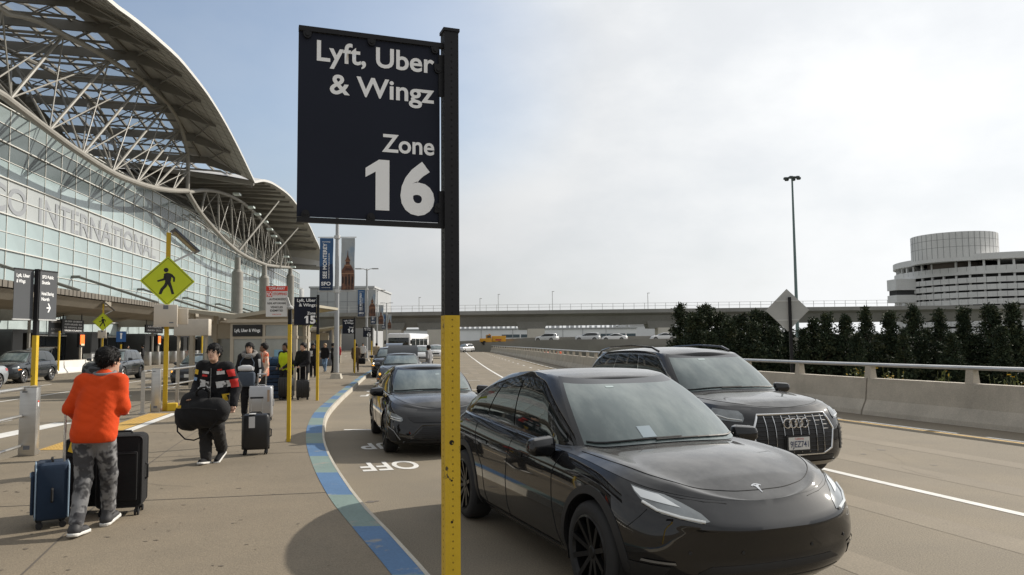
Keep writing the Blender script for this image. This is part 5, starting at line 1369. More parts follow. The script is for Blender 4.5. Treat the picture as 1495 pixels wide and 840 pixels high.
    for s, toe in (('l', toeL), ('r', toeR)):
        a = J['a' + s]; sh = a[2] - .085
        def shoef(X, Y, Z):
            ca, sa = math.cos(toe), math.sin(toe); x, y0, z0 = X - a[0], Y - a[1], Z - a[2] + .085
            y, z = ca * y0 + sa * z0, -sa * y0 + ca * z0
            d = smin(seg(x, y, z, (0, -.05, .045), (0, .15, .030), .046, .040), seg(x, y, z, (0, -.03, .06), (0, -.02, .12), .045, .045), .04)
            return np.maximum(d, .018 - z)
        def solef(X, Y, Z):
            ca, sa = math.cos(toe), math.sin(toe); x, y0, z0 = X - a[0], Y - a[1], Z - a[2] + .085
            y, z = ca * y0 + sa * z0, -sa * y0 + ca * z0
            d = np.sqrt(np.maximum(0, 0) + x ** 2 * 1.0 + (y - np.clip(y, -.055, .155)) ** 2) - .050
            return np.maximum(d, np.maximum(z - .030, -z))
        V, F = surfnets(shoef, a + (-.09, -.16, -.14), a + (.09, .26, .16), min(h, .016)); so_ = mesh('shoe', V, F, shoe, T, True)
        if h < .02:
            V, F = surfnets(solef, a + (-.09, -.16, -.16), a + (.09, .26, .12), min(h, .009)); mesh('sole', V, F, sole or SOLEW, so_, True)
    if hoodm:
        m_ = MB(); rg = []
        for t in np.linspace(0, 2 * PI, 25)[:-1]: rg.append((J['nk'][0] + .135 * math.cos(t), J['nk'][1] + .01 + .12 * math.sin(t), J['nk'][2] + .015 - .05 * math.sin(t)))
        m_.tube(rg, .055, 10, True); o = m_.build('fur_collar', hoodm, jk, True)
        for v in o.data.vertices: v.co += Vector((random.uniform(-1, 1), random.uniform(-1, 1), random.uniform(-1, 1))) * .008
    if vest is not None:
        def vf(X, Y, Z):
            d = smin(seg(X, Y, Z, J['pel'] - side * .8 + (0, 0, .05), J['ch'] - side * .8, .142 * fat, .130 * fat), seg(X, Y, Z, J['pel'] + side * .8 + (0, 0, .05), J['ch'] + side * .8, .142 * fat, .130 * fat), .06)
            d = smin(d, seg(X, Y, Z, J['sl'] * (.8, 1, 1) + (.02, 0, -.02), J['sr'] * (.8, 1, 1) + (-.02, 0, -.02), .094, .094), .06)
            return np.maximum(np.maximum(d, J['pel'][2] - .03 - Z), np.maximum(np.abs(X - J['ch'][0]) - .20, -(headf(X, Y, Z) - .02)))
        V, F = surfnets(vf, J['pel'] + (-.32, -.3, -.1), J['nk'] + (.32, .3, .1), h); mesh('vest', V, F, vest, T, True)
        for zz in (1.02, 1.16):
            rg = [(.205 * math.cos(t), .136 * math.sin(t), zz) for t in np.linspace(0, 2 * PI, 25)[:-1]]
    T_J = J
    return T, J, topf
def patch(f, cx, cz, wd, ht, m, parent, y0=.5, dy=-1, name='patch', n=6, rot=0.0, off=.004, cy=0.0):
    """a piece of cloth laid on the surface f, found along local y"""
    us = np.linspace(-.5, .5, n); c, s = math.cos(rot), math.sin(rot)
    U, W_ = np.meshgrid(us * wd, us * ht, indexing='ij'); X = cx + U * c - W_ * s; Z = cz + U * s + W_ * c
    Y = np.full_like(X, y0); hit = np.zeros(X.shape, bool)
    for _ in range(60):
        d = f(X, Y, Z); Y = Y + dy * np.clip(d - off, -.02, .03) * .9
    ok = np.abs(f(X, Y, Z) - off) < .02; m_ = MB(); V = np.stack([X, Y, Z], -1).reshape(-1, 3)
    m_.add(V.tolist(), [(i * n + j, i * n + j + 1, (i + 1) * n + j + 1, (i + 1) * n + j) for i in range(n - 1) for j in range(n - 1) if ok[i, j] and ok[i + 1, j] and ok[i, j + 1] and ok[i + 1, j + 1]])
    return m_.build(name, m, parent, True, fix=False)

# ------------------------------------------------------------ luggage
def wheels4(T, w, d, r=.03, m=RUBBER):
    for sx in (-1, 1):
        for sy in (-1, 1):
            m_ = MB(); x, y = sx * (w / 2 - .05), sy * (d / 2 - .05)
            for o in (-.014, .014): m_.cyl((x + o - .008, y, r), (x + o + .008, y, r), r, n=12)
            m_.bar((x, y, r), (x, y, r * 2 + .02), .022, .03); m_.build('wheel', m, T)
def suitcase(label, loc, rz, w, d, hgt, m, kind='soft', handle=0.0, trim=RUBBER, zipm=None, group=None, top_grip=True, ribs=0):
    """broad face along local x, depth along y"""
    T = thing('suitcase', label, 'suitcase', loc, rz, group); z0 = .075
    MB().rbox((0, 0, z0 + (hgt - z0) / 2), (w, d, hgt - z0), .05 if kind == 'soft' else .06, n=4).build('shell', m, T, True)
    wheels4(T, w, d)
    if ribs:
        for i in range(ribs):
            x = -w / 2 + w * (i + .5) / ribs
            for sy in (-1, 1):
                m_ = MB(); m_.rbox((x, sy * (d / 2 + .003), z0 + (hgt - z0) / 2), (w / ribs * .55, .012, (hgt - z0) * .84), .005, n=2); m_.build('rib', m, T, True)
    if kind == 'hard':
        m_ = MB(); m_.rbox((0, 0, z0 + (hgt - z0) / 2), (w + .006, .03, hgt - z0 + .006), .012, n=3); m_.build('seam_frame', trim, T, True)
    if kind == 'soft':
        for sy in (-1, 1):
            P = []
            for cx, cz, a0 in ((w / 2 - .05, hgt - .06, 0), (-w / 2 + .05, hgt - .06, 90), (-w / 2 + .05, z0 + .06, 180), (w / 2 - .05, z0 + .06, 270)):
                for k in range(5): P.append((cx + .045 * math.cos(R(a0 + k * 22.5)), sy * (d / 2 - .012), cz + .045 * math.sin(R(a0 + k * 22.5))))
            m_ = MB(); m_.tube(P, .007, 5, True); m_.build('piping', zipm or trim, T, True)
        m_ = MB(); m_.rbox((0, -d / 2 - .012, z0 + hgt * .40), (w * .80, .03, hgt * .60), .012, n=3); pk = m_.build('front_pocket', m, T, True)
        m_ = MB(); zz = z0 + hgt * .68; m_.tube([(-w * .36, -d / 2 - .030, zz), (w * .36, -d / 2 - .030, zz)], .005, 5); m_.build('zip', zipm or trim, pk, True)
    if top_grip:
        m_ = MB(); m_.tube([(-.09, 0, hgt - .005), (-.07, 0, hgt + .022), (.07, 0, hgt + .022), (.09, 0, hgt - .005)], .012, 7); m_.build('grip', trim, T, True)
        m_ = MB(); m_.tube([(w / 2 - .003, 0, hgt * .62), (w / 2 + .022, 0, hgt * .60), (w / 2 + .022, 0, hgt * .44), (w / 2 - .003, 0, hgt * .42)], .011, 7); m_.build('grip', trim, T, True)
    if handle:
        m_ = MB()
        for sx in (-1, 1): m_.cyl((sx * .085, d / 2 - .05, hgt - .02), (sx * .085, d / 2 - .05, hgt + handle), .009, n=8)
        m_.build('pull_handle', STAIN, T, True); m_ = MB(); m_.tube([(-.10, d / 2 - .05, hgt + handle), (.10, d / 2 - .05, hgt + handle)], .015, 8); m_.build('handle_grip', trim, T, True)
    return T
NAVY = cloth('navy_fabric', (.020, .036, .066)); BLKFAB = cloth('black_fabric', (.012, .012, .013)); HARDB = mat('black_shell', (.014, .014, .015), .35, var=.1, scale=6); SILV = mat('silver_shell', (.42, .42, .43), .32, .6, var=.06, scale=5); ZIPB = mat('zip_pale_blue', (.28, .38, .48), .5)
REDT = mat('red_tag', (.65, .04, .015), .5); YELT = mat('yellow_tag', (.75, .48, .02), .5); WHT = mat('white_tag', (.62, .62, .62), .6)

# the man in orange and his cases
T, J, f = person('man in orange fleece and grey camouflage trousers, bent over suitcases, back turned', (-3.87, 7.15, .14), R(3),
    dict(pel=(0, 0, .93), ch=(0, .10, 1.21), nk=(0, .19, 1.42), hd=(.01, .25, 1.545), sl=(-.165, .14, 1.35), sr=(.15, .14, 1.35), el=(-.27, .10, 1.11), wl=(-.285, .30, 1.0), er=(.215, .10, 1.12), wr=(.10, .38, 1.06),
         hl=(-.09, 0, .90), hr=(.09, .01, .90), kl=(-.085, .02, .48), kr=(.075, .16, .49), al=(-.03, -.20, .10), ar=(.03, .27, .10)),
    h=.0125, top=ORANGE, legs=CAMO, yaw=R(-30), fat=1.04, wide=.0, folds=.0034, hem=.90, face=True, hands=True, toeL=R(-4), toeR=R(8))
m_ = MB(); rg = [(J['nk'][0] + .088 * math.cos(t), J['nk'][1] - .005 + .085 * math.sin(t), J['nk'][2] + .015 + .015 * math.sin(t)) for t in np.linspace(0, 2 * PI, 21)[:-1]]; m_.tube(rg, .016, 8, True); m_.build('collar', GREYC, T, True)
suitcase('navy blue fabric suitcase with pale zips, leftmost at the hand of the man in orange', (-4.40, 7.42, .14), R(-58), .40, .29, .60, NAVY, 'soft', .46, zipm=ZIPB)
suitcase('large black suitcase right of the legs of the man in orange', (-3.97, 7.90, .14), R(16), .42, .33, .80, BLKFAB, 'soft', 0, zipm=RUBBER)
bc = suitcase('black suitcase hidden behind the legs of the man in orange, with bright tags', (-4.33, 7.98, .14), R(5), .44, .30, .76, BLKFAB, 'soft', 0, zipm=RUBBER)
for nm, p, d, m, rr in (('red', (-3.975, 7.62, .40), (.055, .012, .16), REDT, -.25), ('white', (-3.95, 7.62, .53), (.05, .01, .12), WHT, .5), ('yellow', (-4.33, 7.63, .80), (.05, .012, .15), YELT, .3)):
    m_ = MB(); m_.box((0, 0, -d[2] / 2), d, rot=Matrix.Rotation(rr, 3, 'Y')); m_.tube([(0, 0, 0), (0, .05, .05), (0, .12, .07)], .004, 4); o = m_.build('luggage_tag', m); o.location = Vector(p) + Vector((0, 0, .14))
    tag(o, f'{nm} luggage tag hanging among the suitcases of the man in orange', 'luggage tag', 'luggage tags')

# the man in the racing jacket
T, J, f = person('young man in a black racing jacket with patches, striding towards the camera', (-4.33, 11.25, .14), PI + R(-6),
    dict(pel=(0, .0, .93), ch=(-.02, .07, 1.23), nk=(-.035, .12, 1.43), hd=(-.05, .175, 1.575), sl=(-.215, .08, 1.36), sr=(.155, .08, 1.38), el=(-.30, -.02, 1.08), wl=(-.335, .12, .84), er=(.255, .02, 1.11), wr=(.215, .26, .97),
         hl=(-.09, 0, .90), hr=(.09, 0, .90), kl=(-.14, .20, .52), kr=(.09, .10, .49), al=(-.06, -.10, .16), ar=(.055, .14, .085)),
    h=.0135, top=BLACKC, legs=CHARC, yaw=R(4), nod=R(-8), fat=1.08, wide=.018, folds=.005, hem=.84, face=True, toeL=R(-28), toeR=R(6), shoe=BLACKC)
PW = mat('patch_white', (.60, .60, .60), .7, col2=(.05, .05, .05), scale=14, lo=.60, hi=.62, detail=1); PR = mat('patch_red', (.55, .02, .015), .7); PY = mat('patch_yellow', (.70, .45, .03), .7); PB = mat('patch_blue', (.20, .32, .50), .7)
kids = [c for c in T.children if c.name.startswith('jacket')]; jk = kids[0]
for cx, cz, wd, ht, m, rt in ((.115, 1.13, .11, .13, PW, .1), (.02, 1.12, .07, .10, PW, 0), (-.185, 1.13, .17, .09, PW, -.12), (.215, 1.31, .07, .07, PY, .2), (.06, 1.30, .11, .035, PW, .1), (.07, 1.255, .08, .028, PR, .1), (-.165, 1.295, .11, .05, PW, -.1), (-.15, 1.335, .07, .025, PR, -.1),
                              (.25, 1.21, .07, .05, PB, .3), (.05, .96, .08, .04, PR, .2), (.03, .91, .09, .06, PW, .2), (-.205, .94, .07, .10, PY, -.1), (-.19, .85, .08, .07, PW, -.1), (-.255, .87, .03, .05, PB, -.1)):
    patch(f, cx, cz, wd, ht, m, jk, .55, rot=rt, off=.006)
for cz, ht in ((1.29, .10), (1.14, .12)): patch(f, -.30 - (1.29 - cz) * .1, cz, .10, ht, PR, jk, .5, rot=-.15, off=.006)
m_ = MB()
for a, b in (((-.075, 1.0), (-.10, 1.40)),): m_.bar((-.03, .213, .88), (-.035, .21, 1.36), .012, .006)
m_.build('jacket_zip', mat('zip_metal', (.3, .3, .3), .4, .8), T)
dt = thing('duffel_bag', 'bulging black duffel bag carried by the man in the racing jacket', 'bag', (-4.36, 10.93, .20), R(-14)); dt.scale = (1.1, 1.1, 1.06)
def dufff(X, Y, Z):
    d = seg(X, Y, Z, (-.20, 0, .60), (.16, 0, .66), .205, .185, (1, .85, 1)); d = smin(d, seg(X, Y, Z, (-.24, .05, .80), (-.10, .05, .84), .115, .10), .08)
    return d + .010 * np.sin(17 * X + 3 * np.sin(11 * Z)) * np.sin(13 * Z + 2) + .005 * np.sin(44 * X + 30 * Z)
V, F = surfnets(dufff, (-.6, -.35, .3), (.5, .35, 1.1), .02); mesh('sack', V, F, BLKFAB, dt, True)
m_ = MB(); m_.tube([(.10, -.05, .84), (.14, -.10, .93), (.10, -.12, .985), (.02, -.12, .975), (-.05, -.10, .92), (-.09, -.04, .86)], .014, 6); m_.build('carry_handle', BLKFAB, dt, True)
m_ = MB(); m_.tube([(-.36, -.05, .50), (-.30, -.12, .40), (-.16, -.16, .31), (-.02, -.17, .30), (.12, -.14, .36), (.26, -.10, .55)], .010, 5); m_.build('shoulder_strap', BLKFAB, dt, True)
m_ = MB(); m_.tube([(-.30, -.165, .70), (0, -.178, .72), (.28, -.15, .70)], .006, 5); m_.build('zip', RUBBER, dt, True)
m_ = MB(); m_.box((-.28, -.125, .72), (.06, .006, .05), rz=-.2); m_.build('yellow_badge', PY, dt)
cc = suitcase('black hard suitcase with a white label, wheeled by the man in the racing jacket', (-4.00, 12.05, .14), R(14), .41, .27, .62, HARDB, 'hard', .24, group=None)
m_ = MB(); m_.box((-.05, -.139, .50), (.09, .006, .17)); m_.box((-.05, -.02, .623), (.09, .22, .006)); m_.build('white_label', WHT, cc)

# silver suitcase and the man in the fur hood
T, J, f = person('man in a black track jacket and grey fur hood beside the silver suitcase', (-6.15, 18.0, .14), PI + R(8),
    dict(wl=(-.27, .22, .92), el=(-.27, .02, 1.12), wr=(.20, .18, 1.0), er=(.25, -.02, 1.14), al=(-.12, .05, .09)), h=.018, top=BLACKC, legs=BLACKC, hoodm=FURG, face=True, nod=R(-6), fat=1.08, wide=.01)
patch(f, -.245, 1.26, .05, .20, WHITEC, [c for c in T.children if c.name.startswith('jacket')][0], .5, rot=-.12); patch(f, -.275, 1.04, .045, .16, WHITEC, [c for c in T.children if c.name.startswith('jacket')][0], .5, rot=-.05)
m_ = MB(); m_.tube([(-.17, .0, 0), (-.08, .01, .012), (.08, .01, .012), (.17, .0, 0)], [.05, .072, .072, .05], 12); o = m_.build('neck_pillow', mat('pillow_white', (.62, .62, .63), .9), None, True)
o.location = (-6.14, 17.74, .14 + 1.14); tag(o, 'white roll shaped neck pillow at the chest of the man in the fur hood', 'pillow')
m_ = MB(); m_.rbox((0, 0, -.16), (.40, .14, .34), .05, n=3); m_.tube([(-.14, 0, 0), (-.16, .03, .22), (-.08, .06, .36)], .012, 5); m_.tube([(.14, 0, 0), (.16, .03, .22), (.08, .06, .36)], .012, 5); o = m_.build('tote_bag', cloth('denim_bag', (.06, .075, .10)), None, True); o.location = (-6.12, 17.72, .14 + 1.06); tag(o, 'dark tote bag hanging below the white neck pillow', 'bag')
sc_ = suitcase('tall silver hard suitcase in the hand of the man in the fur hood', (-5.62, 17.25, .14), R(10), .50, .28, .77, SILV, 'hard', .26, trim=mat('case_edge', (.5, .5, .5), .35, .6))
m_ = MB(); m_.box((.175, -.142, .56), (.05, .006, .26)); m_.build('name_strip', mat('tan_print', (.34, .25, .18), .6), sc_)

person('man in an orange patterned shirt behind the fur hood man, looking at his phone', (-7.1, 22.0, .14), PI + R(-60), dict(wr=(.1, .34, 1.12), er=(.24, .08, 1.12)), skin=SKIND, top=REDC, legs=CHARC, nod=R(-14))
T, J, f = person('worker in a yellow hi vis vest leaning by the kiosk behind the yellow post', (-7.05, 23.9, .14), PI + R(-25), dict(pel=(0, -.06, .90), hl=(-.09, -.05, .87), hr=(.09, -.05, .87), kl=(-.10, .20, .52), kr=(.10, .10, .48), al=(-.10, .12, .085), ar=(.10, .0, .085), wl=(-.12, .22, .98), wr=(.12, .22, .98)), skin=SKIND, top=BLACKC, legs=BLACKC, vest=VESTY, fat=1.15, nod=R(-18))
person('person in black resting both hands on a suitcase, left of Zone 15 post', (-6.58, 24.2, .14), R(150), dict(wl=(-.15, .26, 1.02), wr=(.12, .28, 1.02), el=(-.24, .04, 1.14), er=(.24, .04, 1.14)), top=BLACKC, legs=BLACKC, fat=1.15, wide=.02, nod=R(-10))
for k in range(4):
    t = thing('luggage_case', ['lowest of the stacked dark blue cases beside the kiosk', 'second case up in the dark blue stack beside the kiosk', 'third case up in the dark blue stack beside the kiosk', 'topmost of the stacked dark blue cases beside the kiosk'][k], 'suitcase', (-7.62, 24.4, .14 + k * .25), R(4 + 3 * (k % 2)), 'dark blue cases stacked by the kiosk')
    MB().rbox((0, 0, .125), (.86 - .05 * k, .5, .24), .04).build('shell', cloth('navy_case', (.03, .05, .09)), t, True); m_ = MB(); m_.tube([(-.08, -.25, .12), (-.06, -.28, .12), (.06, -.28, .12), (.08, -.25, .12)], .012, 6); m_.build('grip', RUBBER, t, True); m_ = MB(); m_.box((0, -.252, .125), (.84 - .05 * k, .006, .02)); m_.build('seam', RUBBER, t)
t = thing('duffel_bag', 'blue soft bag lying on top of the stacked dark blue cases', 'bag', (-7.5, 24.4, 1.14), R(10)); m_ = MB(); m_.tube([(-.26, 0, .15), (-.2, 0, .15), (.2, 0, .15), (.26, 0, .15)], [.09, .15, .15, .09], 14); m_.build('sack', cloth('blue_bag', (.035, .075, .14)), t, True); m_ = MB(); m_.tube([(-.12, -.13, .2), (-.08, -.17, .3), (.08, -.17, .3), (.12, -.13, .2)], .012, 6); m_.build('carry_handle', RUBBER, t, True)
suitcase('black ribbed suitcase standing left of the Zone 15 post', (-6.42, 23.6, .14), R(20), .38, .26, .60, HARDB, 'hard', .42, ribs=6)
suitcase('tall black suitcase leaning behind the yellow tow away post', (-6.95, 23.7, .14), R(-15), .42, .28, .70, HARDB, 'hard', 0, ribs=5)
person('person in black holding a sheet of paper near the Zone 15 post', (-10.15, 39.2, .14), PI + R(10), dict(wr=(.06, .26, 1.15), er=(.22, .06, 1.12)), top=BLACKC, legs=BLACKC, skin=SKIND, h=.03)
m_ = MB(); m_.box((0, 0, 0), (.2, .004, .27)); o = m_.build('paper_sheet', WHT); o.location = (-10.2, 38.88, 1.36); tag(o, 'white sheet of paper held by a person in black near Zone 15', 'paper')
person('walker in pale jeans and a black jacket beside the banner lamp post', (-11.35, 46.6, .14), PI + R(-10), dict(kl=(-.1, .14, .5), al=(-.1, .18, .09), kr=(.1, .05, .5), ar=(.1, -.22, .12)), top=BLACKC, legs=DENIM, hair=HAIRL, h=.03, longhair=True)
person('dark figure half hidden behind the banner lamp post', (-10.55, 45.2, .14), R(-80), {}, top=BLACKC, legs=BLACKC, h=.03)
T, J, f = person('person in brown walking away with a black bag by the Zone 14 post', (-9.35, 46.0, .14), R(5), dict(kl=(-.1, .10, .5), al=(-.1, -.15, .1), ar=(.1, .2, .09)), top=BROWNC, legs=BROWNC, h=.03, fat=1.15)
m_ = MB(); m_.rbox((0, 0, -.2), (.38, .18, .36), .06, n=3); m_.tube([(-.1, 0, -.03), (-.06, 0, .13), (.06, 0, .13), (.1, 0, -.03)], .014, 5); o = m_.build('shoulder_bag', BLKFAB, None, True); o.location = (-8.98, 46.0, 1.0); tag(o, 'black bag in the hand of the person in brown', 'bag')
person('person in a white shirt and dark shorts far along the pavement', (-13.6, 70, .14), PI, {}, top=WHITEC, legs=BLACKC, h=.035)
person('person in a grey top standing at the raised boot of the grey sedan', (-4.05, 37.2, 0), R(70), dict(wl=(-.1, .4, 1.1), wr=(.1, .4, 1.1)), top=GREYC, legs=BLACKC, skin=SKIND, h=.03)
person('figure in black by the steel bollards of the terminal, left of the large crossing sign', (-33.0, 66.0, .14), R(-120), {}, top=BLACKC, legs=BLACKC, h=.035)
person('second figure in black by the steel bollards, beside another one', (-32.1, 66.8, .14), R(100), {}, top=BLACKC, legs=BLACKC, h=.035)

for lab, p, rz, kw in (('person in a grey hooded top among the crowd left of the lamp post', (-9.6, 33.5, .14), 200, dict(top=GREYC, legs=BLACKC)),
                       ('person in a dark green jacket behind the worker in the yellow vest', (-8.6, 29.6, .14), 150, dict(top=cloth('green_cloth', (.03, .06, .035)), legs=DENIM)),
                       ('second worker in a yellow vest by the checkered van', (-11.6, 37.5, .14), 130, dict(top=BLACKC, legs=CHARC, vest=VESTY, skin=SKIND)),
                       ('person in a red top farther along the pavement by the third shelter', (-13.2, 58, .14), 185, dict(top=cloth('red_cloth', (.35, .03, .03)), legs=BLACKC)),
                       ('person in a beige coat beside the litter bin far along the pavement', (-10.6, 60, .14), 20, dict(top=cloth('beige_cloth', (.36, .29, .2)), legs=DENIM))):
    person(lab, p, R(rz), dict(kl=(-.1, .12, .5), al=(-.1, .16, .09), ar=(.1, -.2, .12)), h=.032, **kw)

# ------------------------------------------------------------ signs, posts and rails of the pavement
PED = [(.50, .86, 'head')]
def ped_symbol(parent, S, y, m, walking=True):
    """walking figure, S = height of the figure, centred on the local origin of the plate (x right, z up)"""
    m_ = MB(); k = S
    m_.cyl((-.06 * k, y, .42 * k), (-.06 * k, y - .002, .42 * k), .085 * k, n=14)
    def poly(p): m_.prism([(a * k, b * k) for a, b in p], (0, y, 0), (1, 0, 0), (0, 0, 1), (0, -.002, 0))
    poly([(-.14, .27), (-.02, .32), (.10, .29), (.14, .20), (.10, -.05), (-.08, -.05), (-.10, .12)])
    poly([(.08, .30), (.16, .26), (.26, .14), (.25, -.02), (.19, -.02), (.19, .11), (.09, .20)])
    poly([(-.12, .26), (-.15, .10), (-.36, .02), (-.34, -.04), (-.10, .03), (-.04, .14)])
    poly([(-.08, -.04), (.03, -.04), (-.02, -.20), (-.14, -.34), (-.20, -.50), (-.30, -.50), (-.24, -.30), (-.12, -.14)])
    poly([(.0, -.04), (.11, -.04), (.16, -.20), (.24, -.48), (.15, -.50), (.08, -.26), (.0, -.12)])
    return m_.build('walking_figure', m, parent)
def diamond(parent, half, y, m, border=True):
    MB().prism([(0, half), (half, 0), (0, -half), (-half, 0)], (0, y, 0), (1, 0, 0), (0, 0, 1), (0, .004, 0)).build('sign_plate', m, parent)
    if border:
        b = MB(); a, c = half * .93, half * .905
        P = [(0, 1), (1, 0), (0, -1), (-1, 0)]
        for (p, q) in zip(P, P[1:] + P[:1]):
            b.add([(p[0] * a, y - .0015, p[1] * a), (q[0] * a, y - .0015, q[1] * a), (q[0] * c, y - .0015, q[1] * c), (p[0] * c, y - .0015, p[1] * c)], [(0, 1, 2, 3)])
        b.build('sign_border', SIGNK, parent)
def crossing_sign(label, base, rz, zc, half, htop, pole=.055, box=True, solar=True, group='pedestrian crossing signs', second=True):
    t = thing('crossing_sign', label, 'sign', base, rz, group)
    m_ = MB(); m_.box((0, 0, htop / 2), (pole * 2, pole * 2, htop)); m_.build('post', YELM, t)
    pl = bpy.data.objects.new('diamond_plate', None); COL.objects.link(pl); pl.parent = t; pl.location = (0, -pole - .02, zc)
    diamond(pl, half, 0, LIME); ped_symbol(pl, half * 1.05, -.002, SIGNK)
    if box:
        zb = zc - half * 1.02; m_ = MB(); m_.rbox((-.02, -pole - .12, zb - .22), (.56, .22, .54), .015, n=2); cb = m_.build('control_cabinet', BEIGE, t, True)
        MB().box((.12, -pole - .233, zb - .42), (.10, .006, .03)).build('nameplate', GREYS, cb); MB().box((-.02, -pole - .232, zb - .02), (.12, .004, .10)).build('vent', GREYS, cb)
        m_ = MB(); m_.box((-.02, -pole - .12, zb - .505), (.58, .24, .03)); m_.build('lid', BEIGE, cb)
        if second:
            m_ = MB(); m_.rbox((.36, pole + .10, zb - .24), (.30, .2, .42), .015, n=2); m_.build('rear_cabinet', BEIGE, t, True)
    if solar:
        zs = htop - .22; m_ = MB(); a = Matrix.Rotation(R(11.5), 3, 'Z') @ Matrix.Rotation(R(42), 3, 'Y')
        m_.box((.40, .05, zs + .02), (.86, .62, .035), rot=a); m_.build('solar_panel', mat('solar_dark', (.03, .04, .07), .2), t)
        m_ = MB(); m_.box((.385, .047, zs + .0), (.70, .24, .03), rot=a); m_.build('panel_back', mat('panel_back', (.42, .36, .22), .5), t)
        MB().bar((0, .0, zs - .62), (.62, .09, zs - .26), .04, .05).build('panel_arm', GALV, t); MB().bar((0, 0, zs + .2), (.2, .05, zs + .14), .04, .04).build('panel_arm', GALV, t)
    return t
# large crossing sign with its cabinet and solar panel
b = G(240, 600, .14); b = Vector((-9.05, 20.1, .14))
crossing_sign('large yellow diamond walking figure sign on a yellow post with a solar panel', b, R(22), D(243, 411, 20.1).z - .14, .66, D(247, 340, 20.1).z - .14)
m_ = MB()
for sx, w_ in ((-.19, .20), (.22, .24)): m_.rbox((sx, 0, .10), (w_, .30, .20), .02, n=2)
o = m_.build('post_footing', YELM); o.location = (-9.05, 20.0, .14); o.rotation_euler = (0, 0, R(20)); tag(o, 'low yellow concrete footing at the foot of the large crossing sign', 'footing')
def steel_bollard(label, loc, rz, w_, hgt, group='square steel bollards on the pavement', sticker=False):
    t = thing('steel_bollard', label, 'bollard', loc, rz, group)
    MB().rbox((0, 0, hgt / 2), (w_, w_ * .9, hgt), .012, n=2).build('housing', STAIN, t, True)
    MB().box((0, 0, hgt + .006), (w_ + .02, w_ * .9 + .02, .014)).build('cap', STAIN, t)
    m_ = MB(); m_.box((0, -w_ * .45 - .003, .13), (.09, .006, .06)); m_.build('vent', GREYS, t); m_ = MB(); m_.box((-w_ * .2, -w_ * .45 - .003, hgt - .07), (.07, .004, .02)); m_.build('label_plate', GREYS, t)
    if sticker: m_ = MB(); m_.box((w_ / 2 + .003, -.02, hgt - .26), (.004, .06, .09)); m_.cur = 1; m_.box((w_ / 2 + .0045, -.02, hgt - .225), (.004, .06, .025)); m_.build('sticker', [WHT, REDT], t)
    return t
steel_bollard('square steel bollard at the foot of the two panel sign, nearest the camera', (-7.57, 12.12, .14), R(16), .235, 1.06, sticker=True)
steel_bollard('square steel bollard beside the yellow post of the large crossing sign', (-9.12, 19.75, .14), R(16), .21, 1.10)
# two panel sign
t = thing('direction_sign', 'grey two panel sign on a black and yellow post above the steel bollard', 'sign', (-7.83, 12.62, .14), R(0))
zt0 = D(57, 393, 12.6).z - .14; zy = D(53, 490, 12.6).z - .14
MB().box((0, 0, (zt0 + zy) / 2), (.07, .07, zt0 - zy)).build('upper_post', BLKM, t); MB().box((0, 0, zy / 2), (.072, .072, zy)).build('lower_post', YELM, t)
zb0 = D(58, 466, 12.6).z - .14; ph = zt0 - zb0 - .03
for sx, lines, arrow in ((-1, ['Lyft, Uber', '& Wingz'], False), (1, ['SFO Public', 'Shuttle', '', 'Hotel Sharing', 'North'], True)):
    pn = bpy.data.objects.new('sign_wing', None); COL.objects.link(pn); pn.parent = t; pn.location = (sx * .04, -.02, 0); pn.rotation_euler = (0, 0, R(80) if sx > 0 else R(76))
    cx = sx * .20; MB().box((cx, 0, zb0 + ph / 2), (.37, .006, ph)).build('sign_panel', GREYD, pn)
    for zz in (zb0 - .01, zb0 + ph + .01): MB().box((cx, 0, zz), (.39, .02, .02)).build('frame_bar', GALV if zz < 2.6 else BLKM, pn)
    for i, ln in enumerate(lines):
        if ln: text_fit('lettering', ln, (.25 if i == 0 else .17 if len(ln) < 8 else .26), .055, SIGNW, pn, (cx - .145, -.004, zb0 + ph - .12 - i * .092), (1, 0, 0), (0, 0, 1), 'LEFT', bold=.03)
    if arrow:
        m_ = MB(); z0 = zb0 + .19; m_.prism([(-.03, -.012), (.05, -.012), (.05, .012), (-.03, .012)], (cx, -.004, z0), (1, 0, 0), (0, 0, 1), (0, -.001, 0))
        for q in (1, -1): m_.prism([(.06, 0), (.02, q * .075), (-.008, q * .075), (.032, 0)], (cx, -.0045, z0), (1, 0, 0), (0, 0, 1), (0, -.001, 0))
        m_.build('arrow', SIGNW, pn)
# railings
def railing(label, pts, hs=(1.04, .62), base=.14, low=False):
    t = thing('steel_railing', label, 'railing')
    P = [Vector((p[0], p[1], base)) for p in pts]
    for p in P: m_ = MB(); m_.box((p.x, p.y, base + .52), (.085, .05, 1.04), rz=R(15)); m_.box((p.x, p.y, base + .01), (.16, .16, .02), rz=R(15)); m_.build('railing_post', STAIN, t)
    for hh in hs:
        m_ = MB(); m_.tube([p + Vector((0, 0, hh)) for p in P], .030 if hh > 1 else .024, 8); m_.build('rail', STAIN, t, True)
    return t
ilx = lambda y, d=.16: (float(IL(y)) + d, y)
railing('steel railing at the left edge beside the steel bollard', [ilx(12.5, .10), ilx(10.3), ilx(8.1), ilx(5.9), ilx(3.7)], (1.04, .62, .16))
railing('steel railing on the island behind the man in the racing jacket', [ilx(19.4, -.10), ilx(21.7), ilx(24.1), ilx(26.4), ilx(28.8)], (1.04, .62))
kb = MB(); kb.grid(strip(IL, .10, .22, np.arange(20.2, 60, 2.0), .150)); o = kb.build('rust_kerb', mat('rust_paint', (.21, .085, .045), .8, var=.2, scale=3), pav)

